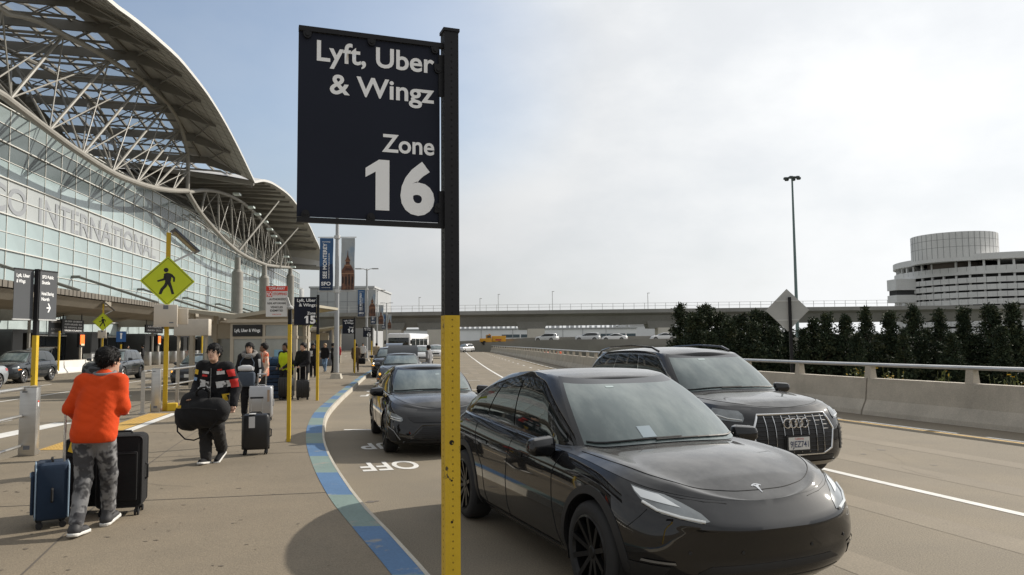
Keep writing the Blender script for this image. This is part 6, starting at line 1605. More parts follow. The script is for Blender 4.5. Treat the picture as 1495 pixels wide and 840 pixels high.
# the farther zone signs
zone_sign('15', (-5.89, 23.26, .14), 3.17, 1.98, .66, .82, 2.28, math.atan2(.06, .5), 'dark Zone 15 sign on a black and yellow post behind the tow away sign', pt=.075, detail=False)
zone_sign('14', (-9.15, 44.6, .14), 3.2, 1.95, .66, .82, 2.30, R(4), 'small dark Zone 14 sign on a slim post beside the walker in brown', pt=.08, detail=False)
zone_sign('13', (-12.45, 68, .14), 3.2, 1.95, .7, .84, 2.30, R(4), 'tiny dark sign farthest down the kerb, beyond Zone 14', pt=.09, detail=False)
# tow-away sign
t = thing('tow_away_sign', 'white no stopping sign with a red tow away header on a yellow post', 'sign', (-3.92, 13.53, .14), R(6))
MB().box((0, 0, 1.02 + .0), (.062, .062, 2.04)).build('lower_post', YELM, t); MB().box((0, 0, 2.18), (.06, .06, .28)).build('upper_post', BLKM, t)
m_ = MB(); m_.lathe([(.03, 0), (.06, .02), (.06, .05), (.02, .08)], (0, 0, 2.30), n=12, caps=True); m_.bar((0, 0, 2.34), (-.06, .0, 2.52), .05, .04); m_.build('post_cap', BACKAL, t)
x0, x1, z0, z1 = -.415, -.045, 2.18, 2.72
MB().box(((x0 + x1) / 2, 0, (z0 + z1) / 2), (x1 - x0, .004, z1 - z0)).build('sign_panel', mat('sign_face_white', (.68, .67, .65), .5), t)
m_ = MB(); m_.box(((x0 + x1) / 2, -.003, z1 - .045), (x1 - x0, .002, .09)); m_.box((x0 + .055, -.003, z1 - .145), (.10, .002, .09)); m_.build('red_field', REDT, t)
for s_, wd, cap, zz, xx, mm, al in (('TOW-AWAY', .28, .048, z1 - .065, 0, SIGNW, 'CENTER'), ('NO', .085, .07, z1 - .18, -.13, SIGNW, 'CENTER'), ('STOPPING', .23, .045, z1 - .16, .055, REDT, 'CENTER'), ('AUTHORIZED', .28, .035, z1 - .25, .01, SIGNK, 'CENTER'), ('RIDE APP DRIVERS', .32, .032, z1 - .32, 0, SIGNK, 'CENTER'), ('VEHICLES', .21, .035, z1 - .39, 0, SIGNK, 'CENTER'), ('EXEMPTED', .22, .035, z1 - .45, 0, SIGNK, 'CENTER'), ('CVC 21113', .15, .02, z1 - .51, 0, REDT, 'CENTER')):
    text_fit('lettering', s_, wd, cap, mm, t, ((x0 + x1) / 2 + xx, -.0045, zz), (1, 0, 0), (0, 0, 1), al, bold=.02)
# more crossing signs
crossing_sign('small yellow diamond walking figure sign above the head of the man in orange', (-30.4, 57, .14), R(22), D(147, 470, 57).z - .14, .68, D(149, 444, 57).z - .14, second=False)
crossing_sign('yellow diamond sign mostly hidden behind the Zone 15 sign', (-11.3, 42, .14), R(10), 2.95, .62, 4.0, second=False)
t = thing('accessible_parking_sign', 'small blue sign on a yellow post before the terminal doors', 'sign', (-28.0, 55, .14), R(22)); MB().box((0, 0, .9), (.10, .10, 1.8)).build('post', YELM, t); m_ = MB(); m_.box((0, -.07, 2.35), (.62, .03, .75)); m_.build('sign_panel', mat('sign_blue', (.02, .10, .30), .5), t); m_ = MB(); m_.cyl((0, -.09, 2.55), (0, -.088, 2.55), .08, n=10); m_.box((0, -.09, 2.35), (.10, .004, .3)); m_.build('wheelchair_mark', SIGNW, t); MB().box((0, 0, 2.1), (.09, .09, .6)).build('upper_post', BLKM, t)
# lamp posts with banners
NB = mat('banner_blue', (.035, .105, .24), .7, var=.12, scale=2); NB2 = mat('banner_navy', (.012, .03, .075), .7); BSKY = mat('banner_sky', (.36, .39, .41), .7, var=.1, scale=2, col2=(.25, .32, .40), lo=.5, hi=.7); BBR = mat('banner_brick', (.17, .075, .045), .7, col2=(.06, .03, .025), scale=5, lo=.42, hi=.6, var=.25); BBR2 = mat('banner_stone', (.30, .17, .10), .7)
def lamp(label, loc, rz, k=1.0, big=True):
    t = thing('street_lamp', label, 'street lamp', loc, rz, 'banner lamp posts on the pavement')
    m_ = MB(); m_.cyl((0, 0, .3), (0, 0, 9.0), .14, .075, n=12); m_.build('pole', mat('lamp_grey', (.36, .37, .38), .45, .4), t, True)
    MB().box((0, 0, .12), (.55, .55, .24), top=(.42, .42)).build('footing', KERB, t)
    for z in (4.30, 6.98): m_ = MB(); m_.lathe([(.10, -.08), (.155, -.08), (.155, .08), (.10, .08)], (0, 0, z), n=12); m_.cyl((-.95, 0, z), (.95, 0, z), .022, n=6); m_.build('banner_arm', GALV, t, True)
    for sx in (-1, 1):
        m_ = MB(); m_.tube([(0, 0, 8.85), (sx * .3, 0, 8.98), (sx * .5, 0, 9.0)], .04, 6); hd_ = m_.build('lamp_arm', GALV, t, True)
        m_ = MB(); m_.rbox((sx * .82, 0, 9.0), (.65, .30, .10), .04, n=2); m_.build('lamp_head', mat('lamp_grey', (.36, .37, .38), .45, .4), t, True)
    def sag(x0, x1, z0, z1, m, nm, y=0.0, par=t):
        g_ = MB(); P = [[(x0 + (x1 - x0) * i / 6 + .012 * math.sin(j * 1.1 + i), y + .03 * math.sin(i * .9 + j * .5), z0 + (z1 - z0) * j / 8) for i in range(7)] for j in range(9)]; g_.grid(P)
        g_.grid([[(a, b_ + .006, c) for a, b_, c in r] for r in P]); return g_.build(nm, m, par, True, fix=False)
    bl = sag(-.86, -.20, 4.34, 6.94, NB, 'blue_banner'); ln = sag(.20, .86, 4.34, 6.94, BSKY, 'tower_banner')
    m_ = MB(); m_.grid([[(-.855, -.045, 4.345), (-.205, -.045, 4.345)], [(-.855, -.045, 5.5), (-.205, -.045, 5.65)]]); m_.build('navy_field', NB2, bl)
    text_fit('lettering', 'SEE MONTEREY', 1.75, .19, SIGNW, bl, (-.50, -.055, 4.92), (0, 0, 1), (-1, 0, 0), 'LEFT', bold=.02)
    text_fit('lettering', 'NONSTOP TO YOUR HORIZON', 1.25, .06, SIGNW, bl, (-.36, -.055, 4.92), (0, 0, 1), (-1, 0, 0), 'LEFT')
    text_fit('lettering', 'SFO', .46, .18, SIGNW, bl, (-.53, -.055, 4.58), (1, 0, 0), (0, 0, 1), 'CENTER', bold=.03); text_fit('lettering', 'connecting', .42, .03, SIGNW, bl, (-.53, -.055, 4.46), (1, 0, 0), (0, 0, 1), 'CENTER')
    text_fit('lettering', 'nonstop', .4, .05, SIGNW, bl, (-.53, -.055, 6.72), (1, 0, 0), (0, 0, 1), 'CENTER')
    def bp_(poly, m, dy): m_ = MB(); m_.prism(poly, (.53, -.046 - dy, 4.36), (1, 0, 0), (0, 0, 1), (0, .001, 0)); m_.build('tower_print', m, ln)
    bp_([(-.31, 0), (.31, 0), (.31, .78), (.22, .80), (-.30, .80)], BBR, 0); bp_([(-.31, .82), (.31, .80), (.30, .94), (.22, 1.12), (.14, 1.22), (-.12, 1.22), (-.22, 1.08), (-.31, .95)], BBR, 0)
    bp_([(-.10, 1.22), (.10, 1.22), (.09, 1.42), (.13, 1.44), (.06, 1.58), (.02, 1.72), (.008, 1.95), (-.008, 1.95), (-.02, 1.72), (-.06, 1.58), (-.13, 1.44), (-.09, 1.42)], BBR, 0)
    bp_([(-.31, .78), (.31, .78), (.31, .83), (-.31, .83)], BBR2, .002); bp_([(-.17, 1.18), (.17, 1.18), (.17, 1.24), (-.17, 1.24)], BBR2, .002); bp_([(-.12, 1.40), (.12, 1.40), (.12, 1.44), (-.12, 1.44)], BBR2, .002)
    for x in (-.24, -.08, .08, .24): bp_([(x - .035, .30), (x + .035, .30), (x + .035, .62), (x, .68), (x - .035, .62)], mat('banner_dark', (.025, .015, .015), .7), .002); bp_([(x + .06, 0), (x + .075, 0), (x + .075, .78), (x + .06, .78)], BBR2, .002)
    return t
l0 = lamp('tall grey lamp post hung with a blue banner and a tower banner, nearest', (-8.65, 37.8, .14), R(2))
again(l0, (-14.15, 74.6, .14), R(2), 'second banner lamp post down the pavement, right of the Zone 14 sign')
again(l0, (-18.5, 105, .14), R(2), 'third banner lamp post down the pavement, much smaller than the second')
again(l0, (-22.6, 138, .14), R(2), 'smallest and farthest of the banner lamp posts down the pavement')

# ------------------------------------------------------------ kiosk and shelters
KB = mat('kiosk_beige', (.42, .37, .29), .6, var=.08, scale=3); KG = mat('kiosk_glass', (.30, .31, .285), .08, var=.25, scale=1.5, spec=.7); ROOFB = mat('shelter_roof', (.36, .33, .26), .7, var=.1, scale=1); SOFY = mat('shelter_soffit', (.50, .42, .22), .7, var=.1, scale=1.2)
k = thing('ride_kiosk', 'beige glazed waiting kiosk with a black header sign, behind the walkers', 'kiosk', (-9.1, 28.2, .14), R(4))
for x in (-1.15, -.02, 1.12):
    for y in (0, 1.7): MB().box((x, y, 1.25), (.12, .12, 2.5)).build('frame_post', KB, k)
for z in (2.46, 1.96, .08): MB().box((0, 0, z), (2.42, .13, .10)).build('frame_beam', KB, k); MB().box((0, 1.7, z), (2.42, .13, .10)).build('frame_beam', KB, k)
MB().box((0, .85, 2.56), (2.6, 2.0, .12)).build('roof', KB, k)
MB().box((-.585, -.01, 1.02), (1.0, .03, 1.78)).build('glass_panel', KG, k); MB().box((.55, -.01, 1.02), (1.0, .03, 1.78)).build('glass_panel', KG, k); MB().box((.55, -.01, 2.21), (1.0, .03, .40)).build('glass_panel', KG, k); MB().box((0, 1.7, 1.3), (2.2, .03, 2.2)).build('glass_panel', KG, k)
MB().box((-.585, -.075, 2.21), (1.06, .04, .42)).build('header_sign', SIGNK, k); text_fit('lettering', 'Lyft, Uber & Wingz', .92, .12, SIGNW, k, (-.585, -.098, 2.16), (1, 0, 0), (0, 0, 1), 'CENTER', bold=.02)
MB().box((.15, .9, .55), (.55, .5, 1.1)).build('counter', KB, k); m_ = MB(); m_.box((.62, -.03, .9), (.5, .02, 1.2)); m_.build('poster', mat('poster_blue', (.20, .38, .50), .5, var=.3, scale=3), k)
def shelter(label, loc, rz, L_, W_, z):
    t = thing('bus_shelter', label, 'shelter', loc, rz)
    m_ = MB()
    for sx in (-1, 1): m_.add([(0, -W_ / 2, z), (0, W_ / 2, z), (sx * L_ / 2, W_ / 2, z + .42), (sx * L_ / 2, -W_ / 2, z + .42), (0, -W_ / 2, z + .16), (0, W_ / 2, z + .16), (sx * L_ / 2, W_ / 2, z + .52), (sx * L_ / 2, -W_ / 2, z + .52)], [(0, 1, 2, 3), (7, 6, 5, 4), (0, 3, 7, 4), (3, 2, 6, 7), (2, 1, 5, 6), (1, 0, 4, 5)])
    m_.build('roof', ROOFB, t)
    m_ = MB()
    for sx in (-1, 1): m_.add([(sx * .1, -W_ / 2 + .1, z + .02), (sx * .1, W_ / 2 - .1, z + .02), (sx * (L_ / 2 - .15), W_ / 2 - .1, z + .395), (sx * (L_ / 2 - .15), -W_ / 2 + .1, z + .395)], [(0, 1, 2, 3)])
    m_.build('soffit', SOFY, t)
    for x in (-L_ * .32, L_ * .32):
        for y in (-W_ * .3, W_ * .3): MB().box((x, y, z / 2 + .1), (.16, .16, z + .2)).build('shelter_post', KB, t)
    MB().box((-L_ * .1, W_ * .3, z - .45), (L_ * .5, .1, .62)).build('back_panel', KB, t); MB().box((-L_ * .25, W_ * .35, 1.2), (L_ * .34, .05, 2.0)).build('glass_panel', KG, t)
    m_ = MB(); m_.box((0, W_ * .15, .45), (L_ * .5, .45, .06)); 
    m_.box((-L_ * .2, W_ * .15, .22), (.08, .4, .42)); m_.box((L_ * .2, W_ * .15, .22), (.08, .4, .42)); m_.build('bench', STAIN, t)
    return t
shelter('long pale shelter roof on beige posts behind the tow away sign', (-10.7, 31.5, .14), R(-4), 6.2, 3.4, 2.72)
shelter('second shelter with an upswept roof behind the Zone 15 sign', (-14.6, 46, .14), R(-5), 5.0, 3.2, 2.9)
shelter('third shelter far down the pavement beyond the walker in brown', (-17.2, 67, .14), R(-5), 6.0, 3.2, 2.8)
t = thing('hanging_cabinet', 'pale beige box panel standing left of the kiosk roof', 'cabinet', (-11.9, 28.6, .14), R(4)); MB().rbox((0, 0, 2.35), (1.25, .35, .62), .02, n=2).build('housing', BEIGE, t, True); MB().box((-.5, 0, 1.02), (.09, .09, 2.05)).build('post', KB, t); MB().box((.5, 0, 1.02), (.09, .09, 2.05)).build('post', KB, t)
t = thing('litter_bin', 'low grey litter bin beside the third shelter', 'bin', (-14.6, 60, .14), R(5)); MB().rbox((0, 0, .5), (1.1, .6, 1.0), .04).build('bin_body', GREYS, t, True); MB().rbox((0, 0, 1.04), (1.2, .7, .09), .04).build('lid', STAIN, t, True)
# ------------------------------------------------------------ terminal forecourt
first = None
for i, s in enumerate(np.arange(62, 98, 2.5)):
    if first is None: first = steel_bollard('wide steel bollard in the row before the terminal doors', TP(s, -25.2, .0), TA, .62, 1.25, 'wide steel bollards before the terminal'); first['label'] = 'first wide steel bollard from the left in the row before the terminal'
    else: again(first, TP(s, -25.2, 0), TA, ['', 'second', 'third', 'fourth', 'fifth', 'sixth', 'seventh', 'eighth', 'ninth', 'tenth', 'eleventh', 'twelfth', 'thirteenth', 'fourteenth', 'fifteenth', 'last'][i] + ' wide steel bollard from the left in the row before the terminal')
for i, (px, py) in enumerate(((187, 541), (196, 544), (205, 540))):
    p = G(px, py, 0); t = thing('delineator', ['leftmost orange marker post beside the steel bollards', 'middle orange marker post beside the steel bollards', 'rightmost orange marker post beside the steel bollards'][i], 'marker post', (p.x, p.y, 0), 0, 'orange marker posts'); m_ = MB(); m_.cyl((0, 0, .04), (0, 0, 1.0), .06, .05, n=10); m_.build('post', mat('marker_orange', (.75, .10, .02), .5), t, True); MB().lathe([(.14, 0), (.14, .04), (.06, .05)], (0, 0, 0), n=10).build('base', RUBBER, t)
    m_ = MB(); m_.cyl((0, 0, .70), (0, 0, .82), .064, .062, n=10); m_.build('reflective_band', WHT, t)
def krail(label, s, c, L_):
    t = thing('white_barrier', label, 'barrier', TP(s, c, 0), TA, 'white barriers before the terminal')
    m_ = MB(); m_.prism([(-.3, 0), (.3, 0), (.3, .1), (.14, .35), (.10, .85), (-.10, .85), (-.14, .35), (-.3, .1)], (0, -L_ / 2, 0), (1, 0, 0), (0, 0, 1), (0, L_, 0)); m_.build('wall_block', mat('white_concrete', (.62, .60, .56), .8, var=.08, scale=2), t); MB().box((0, 0, .862), (.16, L_ - .1, .02)).build('cap', KERB, t)
krail('white concrete barrier behind the dark grey SUV', 50.2, -24.6, 7.0); krail('white concrete barrier behind the head of the man in orange', 58, -24.6, 6.0); krail('white concrete barrier beyond the row of steel bollards', 104, -24.4, 8.0)
for i, (px, Y) in enumerate(((86, 52), (360, 60), (295, 62))):
    p = D(px, 505, Y); t = thing('marker_pole', ['slim yellow pole right of the dark grey SUV', 'slim yellow pole left of the kiosk', 'slim yellow pole behind the dark sedan'][i], 'pole', (p.x, p.y, 0), 0, 'slim yellow poles'); m_ = MB(); m_.cyl((0, 0, 0), (0, 0, 2.9), .07, n=10); m_.build('shaft', YELM, t, True); m_ = MB(); m_.lathe([(.08, 0), (.08, .06), (.02, .1)], (0, 0, 2.88), n=10); m_.build('cap', BLKM, t, True)

# ------------------------------------------------------------ beyond the road
SLOPE = mat('embankment_soil', (0.075, 0.068, 0.045), 0.95, var=.3, scale=.6, col2=(.05, .06, .03))
em = MB(); em.grid([[(float(BX(y)) + .62 + d, float(y), z) for d, z in ((0, -.35), (1.6, -.5), (9, -4.6), (16, -5.9), (24, -6.02))] for y in np.arange(-40, 150, 4.0)]); tag(em.build('embankment', SLOPE), kind='structure')
VIA = mat('viaduct_concrete', (0.27, 0.265, 0.25), 0.85, var=.14, scale=.25, speck=.08, bscale=4)
v = thing('viaduct', 'long grey concrete viaduct crossing the far end of the road', 'bridge')
VY = 190.0
def vx(px): return (px - 747.5) / FPX * VY
zt_v, zm_v, zb_v = 9.7, 8.2, 6.0
m_ = MB(); m_.grid([[(x, VY - 1.0 + dy + .0009 * (x - 20) ** 2 * .3, z + .012 * (x - 10) * .3) for dy, z in ((0, zt_v), (-.5, zt_v), (-.5, zt_v - .9), (1.2, zm_v), (2.4, zb_v), (7.6, zb_v), (9, zm_v), (10.5, zt_v - .9), (10.5, zt_v), (0, zt_v))] for x in np.linspace(-110, 130, 41)]); m_.build('deck', VIA, v)
for px, w_ in ((572, 3.6), (636, 3.4), (782, 3.4), (972, 3.2), (1110, 3.2)):
    x = vx(px); m_ = MB(); m_.box((x, VY + 2.4, -.4), (w_ * 1.25, 4.6, 11.2)); m_.build('pier', mat('pier_concrete_lit', (.62, .59, .53), .85, var=.1, scale=.4), v); m_ = MB(); m_.box((x - 1.0, VY + 4, 6.0), (w_ * 1.9, 5.6, 1.9), top=(w_ * 2.3, 6.2)); m_.build('pier_cap', VIA, v)  # pier colour set paler than the deck so the piers look lit
m_ = MB()
for x in np.arange(-100, 125, 2.6): m_.box((x, VY - 1.3, zt_v + .75 + .0036 * (x - 10)), (.09, .09, 1.5))
tag(m_.build('rail_posts', GALV, v), kind='stuff')
m_ = MB()
for zz in (.75, 1.45): m_.bar((-110, VY - 1.3, zt_v + zz - .43), (130, VY - 1.3, zt_v + zz + .43), .06, .07)
m_.build('rail', GALV, v)
for px, hh in ((727, 2.6), (807, 3.2), (948, 2.6), (610, 2.0), (700, 1.6)):
    x = vx(px); m_ = MB(); m_.cyl((x, VY + 2, zt_v), (x, VY + 2, zt_v + hh + 1.6), .08, n=6); m_.box((x + .2, VY + 2, zt_v + hh + 1.6), (.6, .3, .12)); m_.build('signal_mast', GALV, v)
# white hall under the viaduct
WHB = mat('white_hall', (.80, .81, .82), .7, var=.06, scale=.2); WIN = mat('far_window', (.07, .10, .12), .2)
hY = 330.0
def hx(px): return (px - 747.5) / FPX * hY
hb = thing('white_hall', 'long low white industrial hall seen under the viaduct', 'building', (0, hY, 0))
MB().box(((hx(560) + hx(928)) / 2, 10, .7), (hx(928) - hx(560), 20, 13.4)).build('wall', WHB, hb); MB().box(((hx(560) + hx(928)) / 2, 10, 7.7), (hx(928) - hx(560) + 1, 21, .5)).build('roof', mat('far_roof', (.42, .43, .44), .7), hb)
for a, b in ((732, 758), (760, 776), (855, 873), (876, 894), (896, 912), (914, 927)): MB().box(((hx(a) + hx(b)) / 2, -.06, 4.6), (hx(b) - hx(a), .12, 1.3)).build('window', WIN, hb)
for px in (668, 702, 748, 784, 821, 850, 884): MB().box((hx(px), -.08, 4.6), (.25, .14, 5.4)).build('wall_rib', mat('far_rib', (.45, .46, .47), .7), hb)
m_ = MB()
for px in np.arange(640, 926, 7.0): m_.box((hx(px), 2 + random.random() * 6, 8.4), (random.uniform(.4, 1.6), 1.5, random.uniform(.8, 1.8)))
tag(m_.build('roof_plant', mat('far_rib', (.45, .46, .47), .7), hb), kind='stuff')
hb2 = thing('pale_hall', 'pale far hall between the viaduct pier and the dark trees', 'building', (0, 400, 0)); MB().box((74, 10, 2), (36, 20, 16)).build('wall', mat('far_pale', (.70, .71, .72), .8), hb2); MB().box((74, 10, 10.2), (37, 21, .4)).build('roof', mat('far_roof', (.42, .43, .44), .7), hb2)
# grey block behind the banners
GRB = mat('grey_cladding', (.36, .37, .38), .6, var=.05, scale=.2)
gY = 210.0
def gx(px): return (px - 747.5) / FPX * gY
gb = thing('grey_terminal_block', 'plain grey panelled building behind the banner lamp posts', 'building', (0, gY, 0))
x0, x1 = gx(452), gx(545); MB().box(((x0 + x1) / 2, 15, 8.0), (x1 - x0, 30, 18.4)).build('wall', GRB, gb)
MB().box(((x0 + x1) / 2, -.1, 9.3), (x1 - x0 + .2, .3, 1.0)).build('window_band', mat('dark_band', (.06, .065, .07), .4), gb); MB().box(((x0 + x1) / 2, 15, 17.4), (x1 - x0 + .6, 30.6, .5)).build('roof', mat('far_roof', (.42, .43, .44), .7), gb)
m_ = MB()
for t_ in np.linspace(.12, .9, 6): m_.box((x0 + (x1 - x0) * t_, -.03, 13.4), (.12, .1, 7.4))
m_.box(((x0 + x1) / 2, -.03, 13.4), (x1 - x0, .1, .12)); m_.build('panel_joint', mat('joint_grey', (.24, .25, .26), .7), gb)
gb = thing('rooftop_plant_building', 'grey stepped building with a roof tank behind the tow away sign', 'building', (0, 225, 0)); gx2 = lambda p: (p - 747.5) / FPX * 225
MB().box(((gx2(385) + gx2(452)) / 2, 8, 7), (gx2(452) - gx2(385), 16, 17)).build('wall', GRB, gb); MB().box(((gx2(392) + gx2(424)) / 2, 8, 17), (gx2(424) - gx2(392), 10, 4.5)).build('plant_room', mat('plant_grey', (.25, .26, .26), .6), gb); m_ = MB(); m_.cyl((gx2(427), 6, 15.4), (gx2(427), 6, 18.4), 1.6, n=16); m_.build('tank', GALV, gb, True); m_ = MB(); m_.cyl((gx2(404), 6, 19), (gx2(404), 6, 23), .08, n=5); m_.build('mast', GALV, gb); MB().box(((gx2(425) + gx2(450)) / 2, -.1, 10.8), (gx2(450) - gx2(425), .3, 2.2)).build('window_band', mat('dark_band', (.06, .065, .07), .4), gb)
# ramp with cars
RP = mat('ramp_concrete', (.25, .24, .215), .85, var=.12, scale=.3)
rp = thing('ramp', 'curved concrete ramp carrying pale cars beyond the barrier', 'bridge')
rpts = np.array([(-16, 176), (2, 152), (22, 137), (50, 128), (90, 124), (170, 130)], float); q = np.linspace(-16, 170, 40); ry = pchip(rpts[:, 0], rpts[:, 1], q); rz_ = np.interp(q, [-16, 5, 60, 170], [1.2, 1.9, 1.9, 1.4])
m_ = MB(); m_.grid([[(x, y + dy, z + dz) for dy, dz in ((-4.5, -7), (-4.5, .35), (-4.2, .35), (-4.2, 0), (4.2, 0), (4.2, .9), (4.5, .9), (4.5, -7))] for x, y, z in zip(q, ry, rz_)]); m_.build('deck', RP, rp)
m_ = MB(); m_.grid([[(x, y - 14 + dy, z + dz - .7) for dy, dz in ((-.3, -7), (-.3, .1), (0, .1), (0, -7))] for x, y, z in zip(q[6:], ry[6:], rz_[6:])]); m_.build('parapet', RP, rp)
lg_ = MB(); lg_.grid([[(x, y - 13.9 + dy, z - 1.6) for dy in (0, 9.4)] for x, y, z in zip(q[6:], ry[6:], rz_[6:])]); lg_.build('lower_road', RP, rp)
cS = Car(suvspec, .3); cD = Car(sedanspec, .3)
def onramp(px): x = (px - 747.5) / FPX * 132; y = float(pchip(rpts[:, 0], rpts[:, 1], [x])[0]); x = (px - 747.5) / FPX * y; return Vector((x, y, float(np.interp(x, [-16, 5, 60, 170], [1.2, 1.9, 1.9, 1.4]))))
p = onramp(788); F1 = cS.build('distant_car', 'silver SUV on the ramp beside the middle viaduct pier', 'car', p, R(150), PSLV, detail=0, wheel='seven'); simple_front(cS, F1)
p = onramp(846); again(F1, p, R(165), 'silver SUV on the ramp in front of the white hall windows')
p = onramp(884); F2 = cD.build('distant_car', 'white sedan on the ramp right of the silver SUV', 'car', p, R(170), PWHT, detail=0, wheel='seven'); simple_front(cD, F2)
p = onramp(955); again(F2, p, R(178), 'silver sedan on the ramp at the edge of the dark trees')
p = G(672, 505, 0); p = Vector(((672 - 747.5) / FPX * 150, 150, .0)); F3 = again(F1, p, R(-120), 'pale car leaving the road just right of the yellow post')
# yellow service truck
TY = mat('truck_yellow', (.62, .30, .015), .4, var=.05, scale=3); p = Vector(((718 - 747.5) / FPX * 158, 158, 1.35))
t = thing('service_truck', 'yellow service truck with a flashing roof bar on the ramp', 'truck', p, R(185))
m_ = MB(); m_.rbox((1.9, 0, 1.0), (1.3, 1.9, .75), .12); m_.build('hood', TY, t, True); m_ = MB(); m_.box((.75, 0, 1.35), (1.3, 1.95, 1.5), top=(.9, 1.75)); m_.build('cab', TY, t); m_ = MB(); m_.rbox((-1.35, 0, 1.25), (2.8, 2.0, 1.2), .05, n=2); m_.build('cargo_body', TY, t, True)
for sy in (-1, 1): m_ = MB(); m_.box((.72, sy * .93, 1.72), (.75, .06, .5)); m_.build('side_window', CGLS, t); m_ = MB(); m_.box((-1.2, sy * 1.005, 1.05), (1.2, .02, .3)); m_.build('stripe', REDL, t)
m_ = MB(); m_.box((1.28, 0, 1.74), (.06, 1.5, .5)); m_.build('windscreen', CGLS, t); m_ = MB(); m_.box((.6, 0, 2.2), (.3, 1.3, .16)); m_.build('light_bar', AMBER, t); MB().box((0, 0, .55), (4.6, 1.6, .25)).build('chassis', TRIM, t)
for x in (1.7, -1.4):
    for sy in (-1, 1): m_ = MB(); m_.cyl((x, sy * .75, .42), (x, sy * 1.0, .42), .42, n=16); m_.build('wheel', TYRE, t, True)
# shuttle bus and the checkered van
def bus(label, loc, rz, L_, W_, H_, m, band, nm='shuttle_bus', cat='bus'):
    t = thing(nm, label, cat, loc, rz); m_ = MB(); m_.rbox((0, 0, .4 + (H_ - .4) / 2), (L_, W_, H_ - .4), .22, n=4); m_.build('body', m, t, True)
    m_ = MB(); m_.rbox((L_ / 2 - .02, 0, H_ * .66), (.12, W_ * .88, H_ * .36), .05, n=2); m_.build('windscreen', CGLS, t, True)
    for sy in (-1, 1):
        for i in range(4): x = L_ * (.34 - .21 * i); m_ = MB(); m_.box((x, sy * W_ / 2, H_ * .66), (L_ * .19, .03, H_ * .28)); m_.build('side_window', CGLS, t)
        m_ = MB(); m_.box((L_ / 2, sy * W_ * .36, .8), (.05, .3, .2)); m_.build('headlight', LAMPW, t); m_ = MB(); m_.rbox((L_ / 2 + .15, sy * (W_ / 2 + .15), H_ * .68), (.1, .2, .4), .03, n=2); m_.build('mirror', TRIM, t, True)
        for x in (L_ * .32, -L_ * .3): m_ = MB(); m_.cyl((x, sy * (W_ / 2 - .28), .45), (x, sy * (W_ / 2 + .01), .45), .45, n=18); m_.build('wheel', TYRE, t, True)
        if band: 
            m_ = MB()
            for i in range(14):
                for j in range(3):
                    if (i + j) % 2: m_.box((L_ * (.46 - .07 * i), sy * (W_ / 2 + .006), .95 + j * .24), (L_ * .07, .012, .24))
            m_.build('checker_band', band, t)
    if band:
        m_ = MB()
        for i in range(8):
            for j in range(4):
                if (i + j) % 2: m_.box((L_ / 2 + .004, W_ * (.42 - .12 * i), .7 + j * .2), (.012, W_ * .12, .2))
        m_.build('checker_band', band, t)
    return t
bus('white shuttle bus with dark windows far down the road', (-11.3, 84, 0), R(-98), 8.0, 2.5, 2.9, PWHT, None)
bus('white van with yellow green checks parked behind the Zone 15 post', (-17.4, 62, 0), R(-75), 6.0, 2.1, 2.5, PWHT, LIME, 'checkered_van', 'van')
# cones behind the barrier
for i, px in enumerate((796, 815)):
    Y = 84.0; x = (px - 747.5) / FPX * Y; t = thing('traffic_drum', ['orange traffic drum beyond the barrier, left of two', 'orange traffic drum beyond the barrier, right of two'][i], 'traffic drum', (x, Y, -.45), 0, 'orange traffic drums'); m_ = MB(); m_.lathe([(.34, 0), (.34, .12), (.30, .14), (.28, 1.2), (.24, 1.24), (.001, 1.25)], (0, 0, .0), n=16); m_.build('drum', mat('drum_orange', (.80, .11, .02), .5), t, True); m_ = MB(); m_.lathe([(.296, .75), (.291, .92)], (0, 0, 0), n=16); m_.build('reflective_band', WHT, t, True)
# diamond sign seen from behind
t = thing('rear_diamond_sign', 'grey back of a diamond sign on a black post beyond the barrier', 'sign', (D(1152, 455, 26.5).x, 26.5, 0), R(-12)); zc = D(1150, 453, 26.5).z
pl = bpy.data.objects.new('diamond_plate', None); COL.objects.link(pl); pl.parent = t; pl.location = (-.05, .06, zc); MB().prism([(0, .74), (.72, 0), (0, -.74), (-.72, 0)], (0, 0, 0), (1, 0, 0), (0, 0, 1), (0, .01, 0)).build('sign_back', BACKAL, pl)
m_ = MB(); m_.box((0, -.01, .32), (.74, .02, .035)); m_.box((0, -.01, -.34), (.74, .02, .035)); m_.build('cross_brace', GALV, pl); MB().box((.03, 0, (zc + .45 - 6) / 2), (.10, .09, zc + .45 + 6)).build('post', BLKM, t)
# high mast lamp
t = thing('high_mast_lamp', 'very tall thin mast with a ring of floodlights above the trees', 'street lamp', ((1163 - 747.5) / FPX * 132, 132, -6)); zt_m = D(1147, 258, 132).z + 6
m_ = MB(); m_.cyl((0, 0, 0), (0, 0, zt_m), .36, .15, n=12); m_.build('mast', mat('mast_green', (.13, .19, .19), .5), t, True); m_ = MB(); m_.lathe([(.2, 0), (.8, .05), (.8, .18), (.2, .22)], (0, 0, zt_m - .3), n=16); m_.build('ring', mat('mast_dark', (.06, .075, .075), .5), t, True)
for i in range(6): a = i * PI / 3; m_ = MB(); m_.rbox((1.15 * math.cos(a), 1.15 * math.sin(a), zt_m - .35), (.62, .62, .42), .1, n=2); m_.build('floodlight', mat('mast_dark', (.06, .075, .075), .5), t, True)
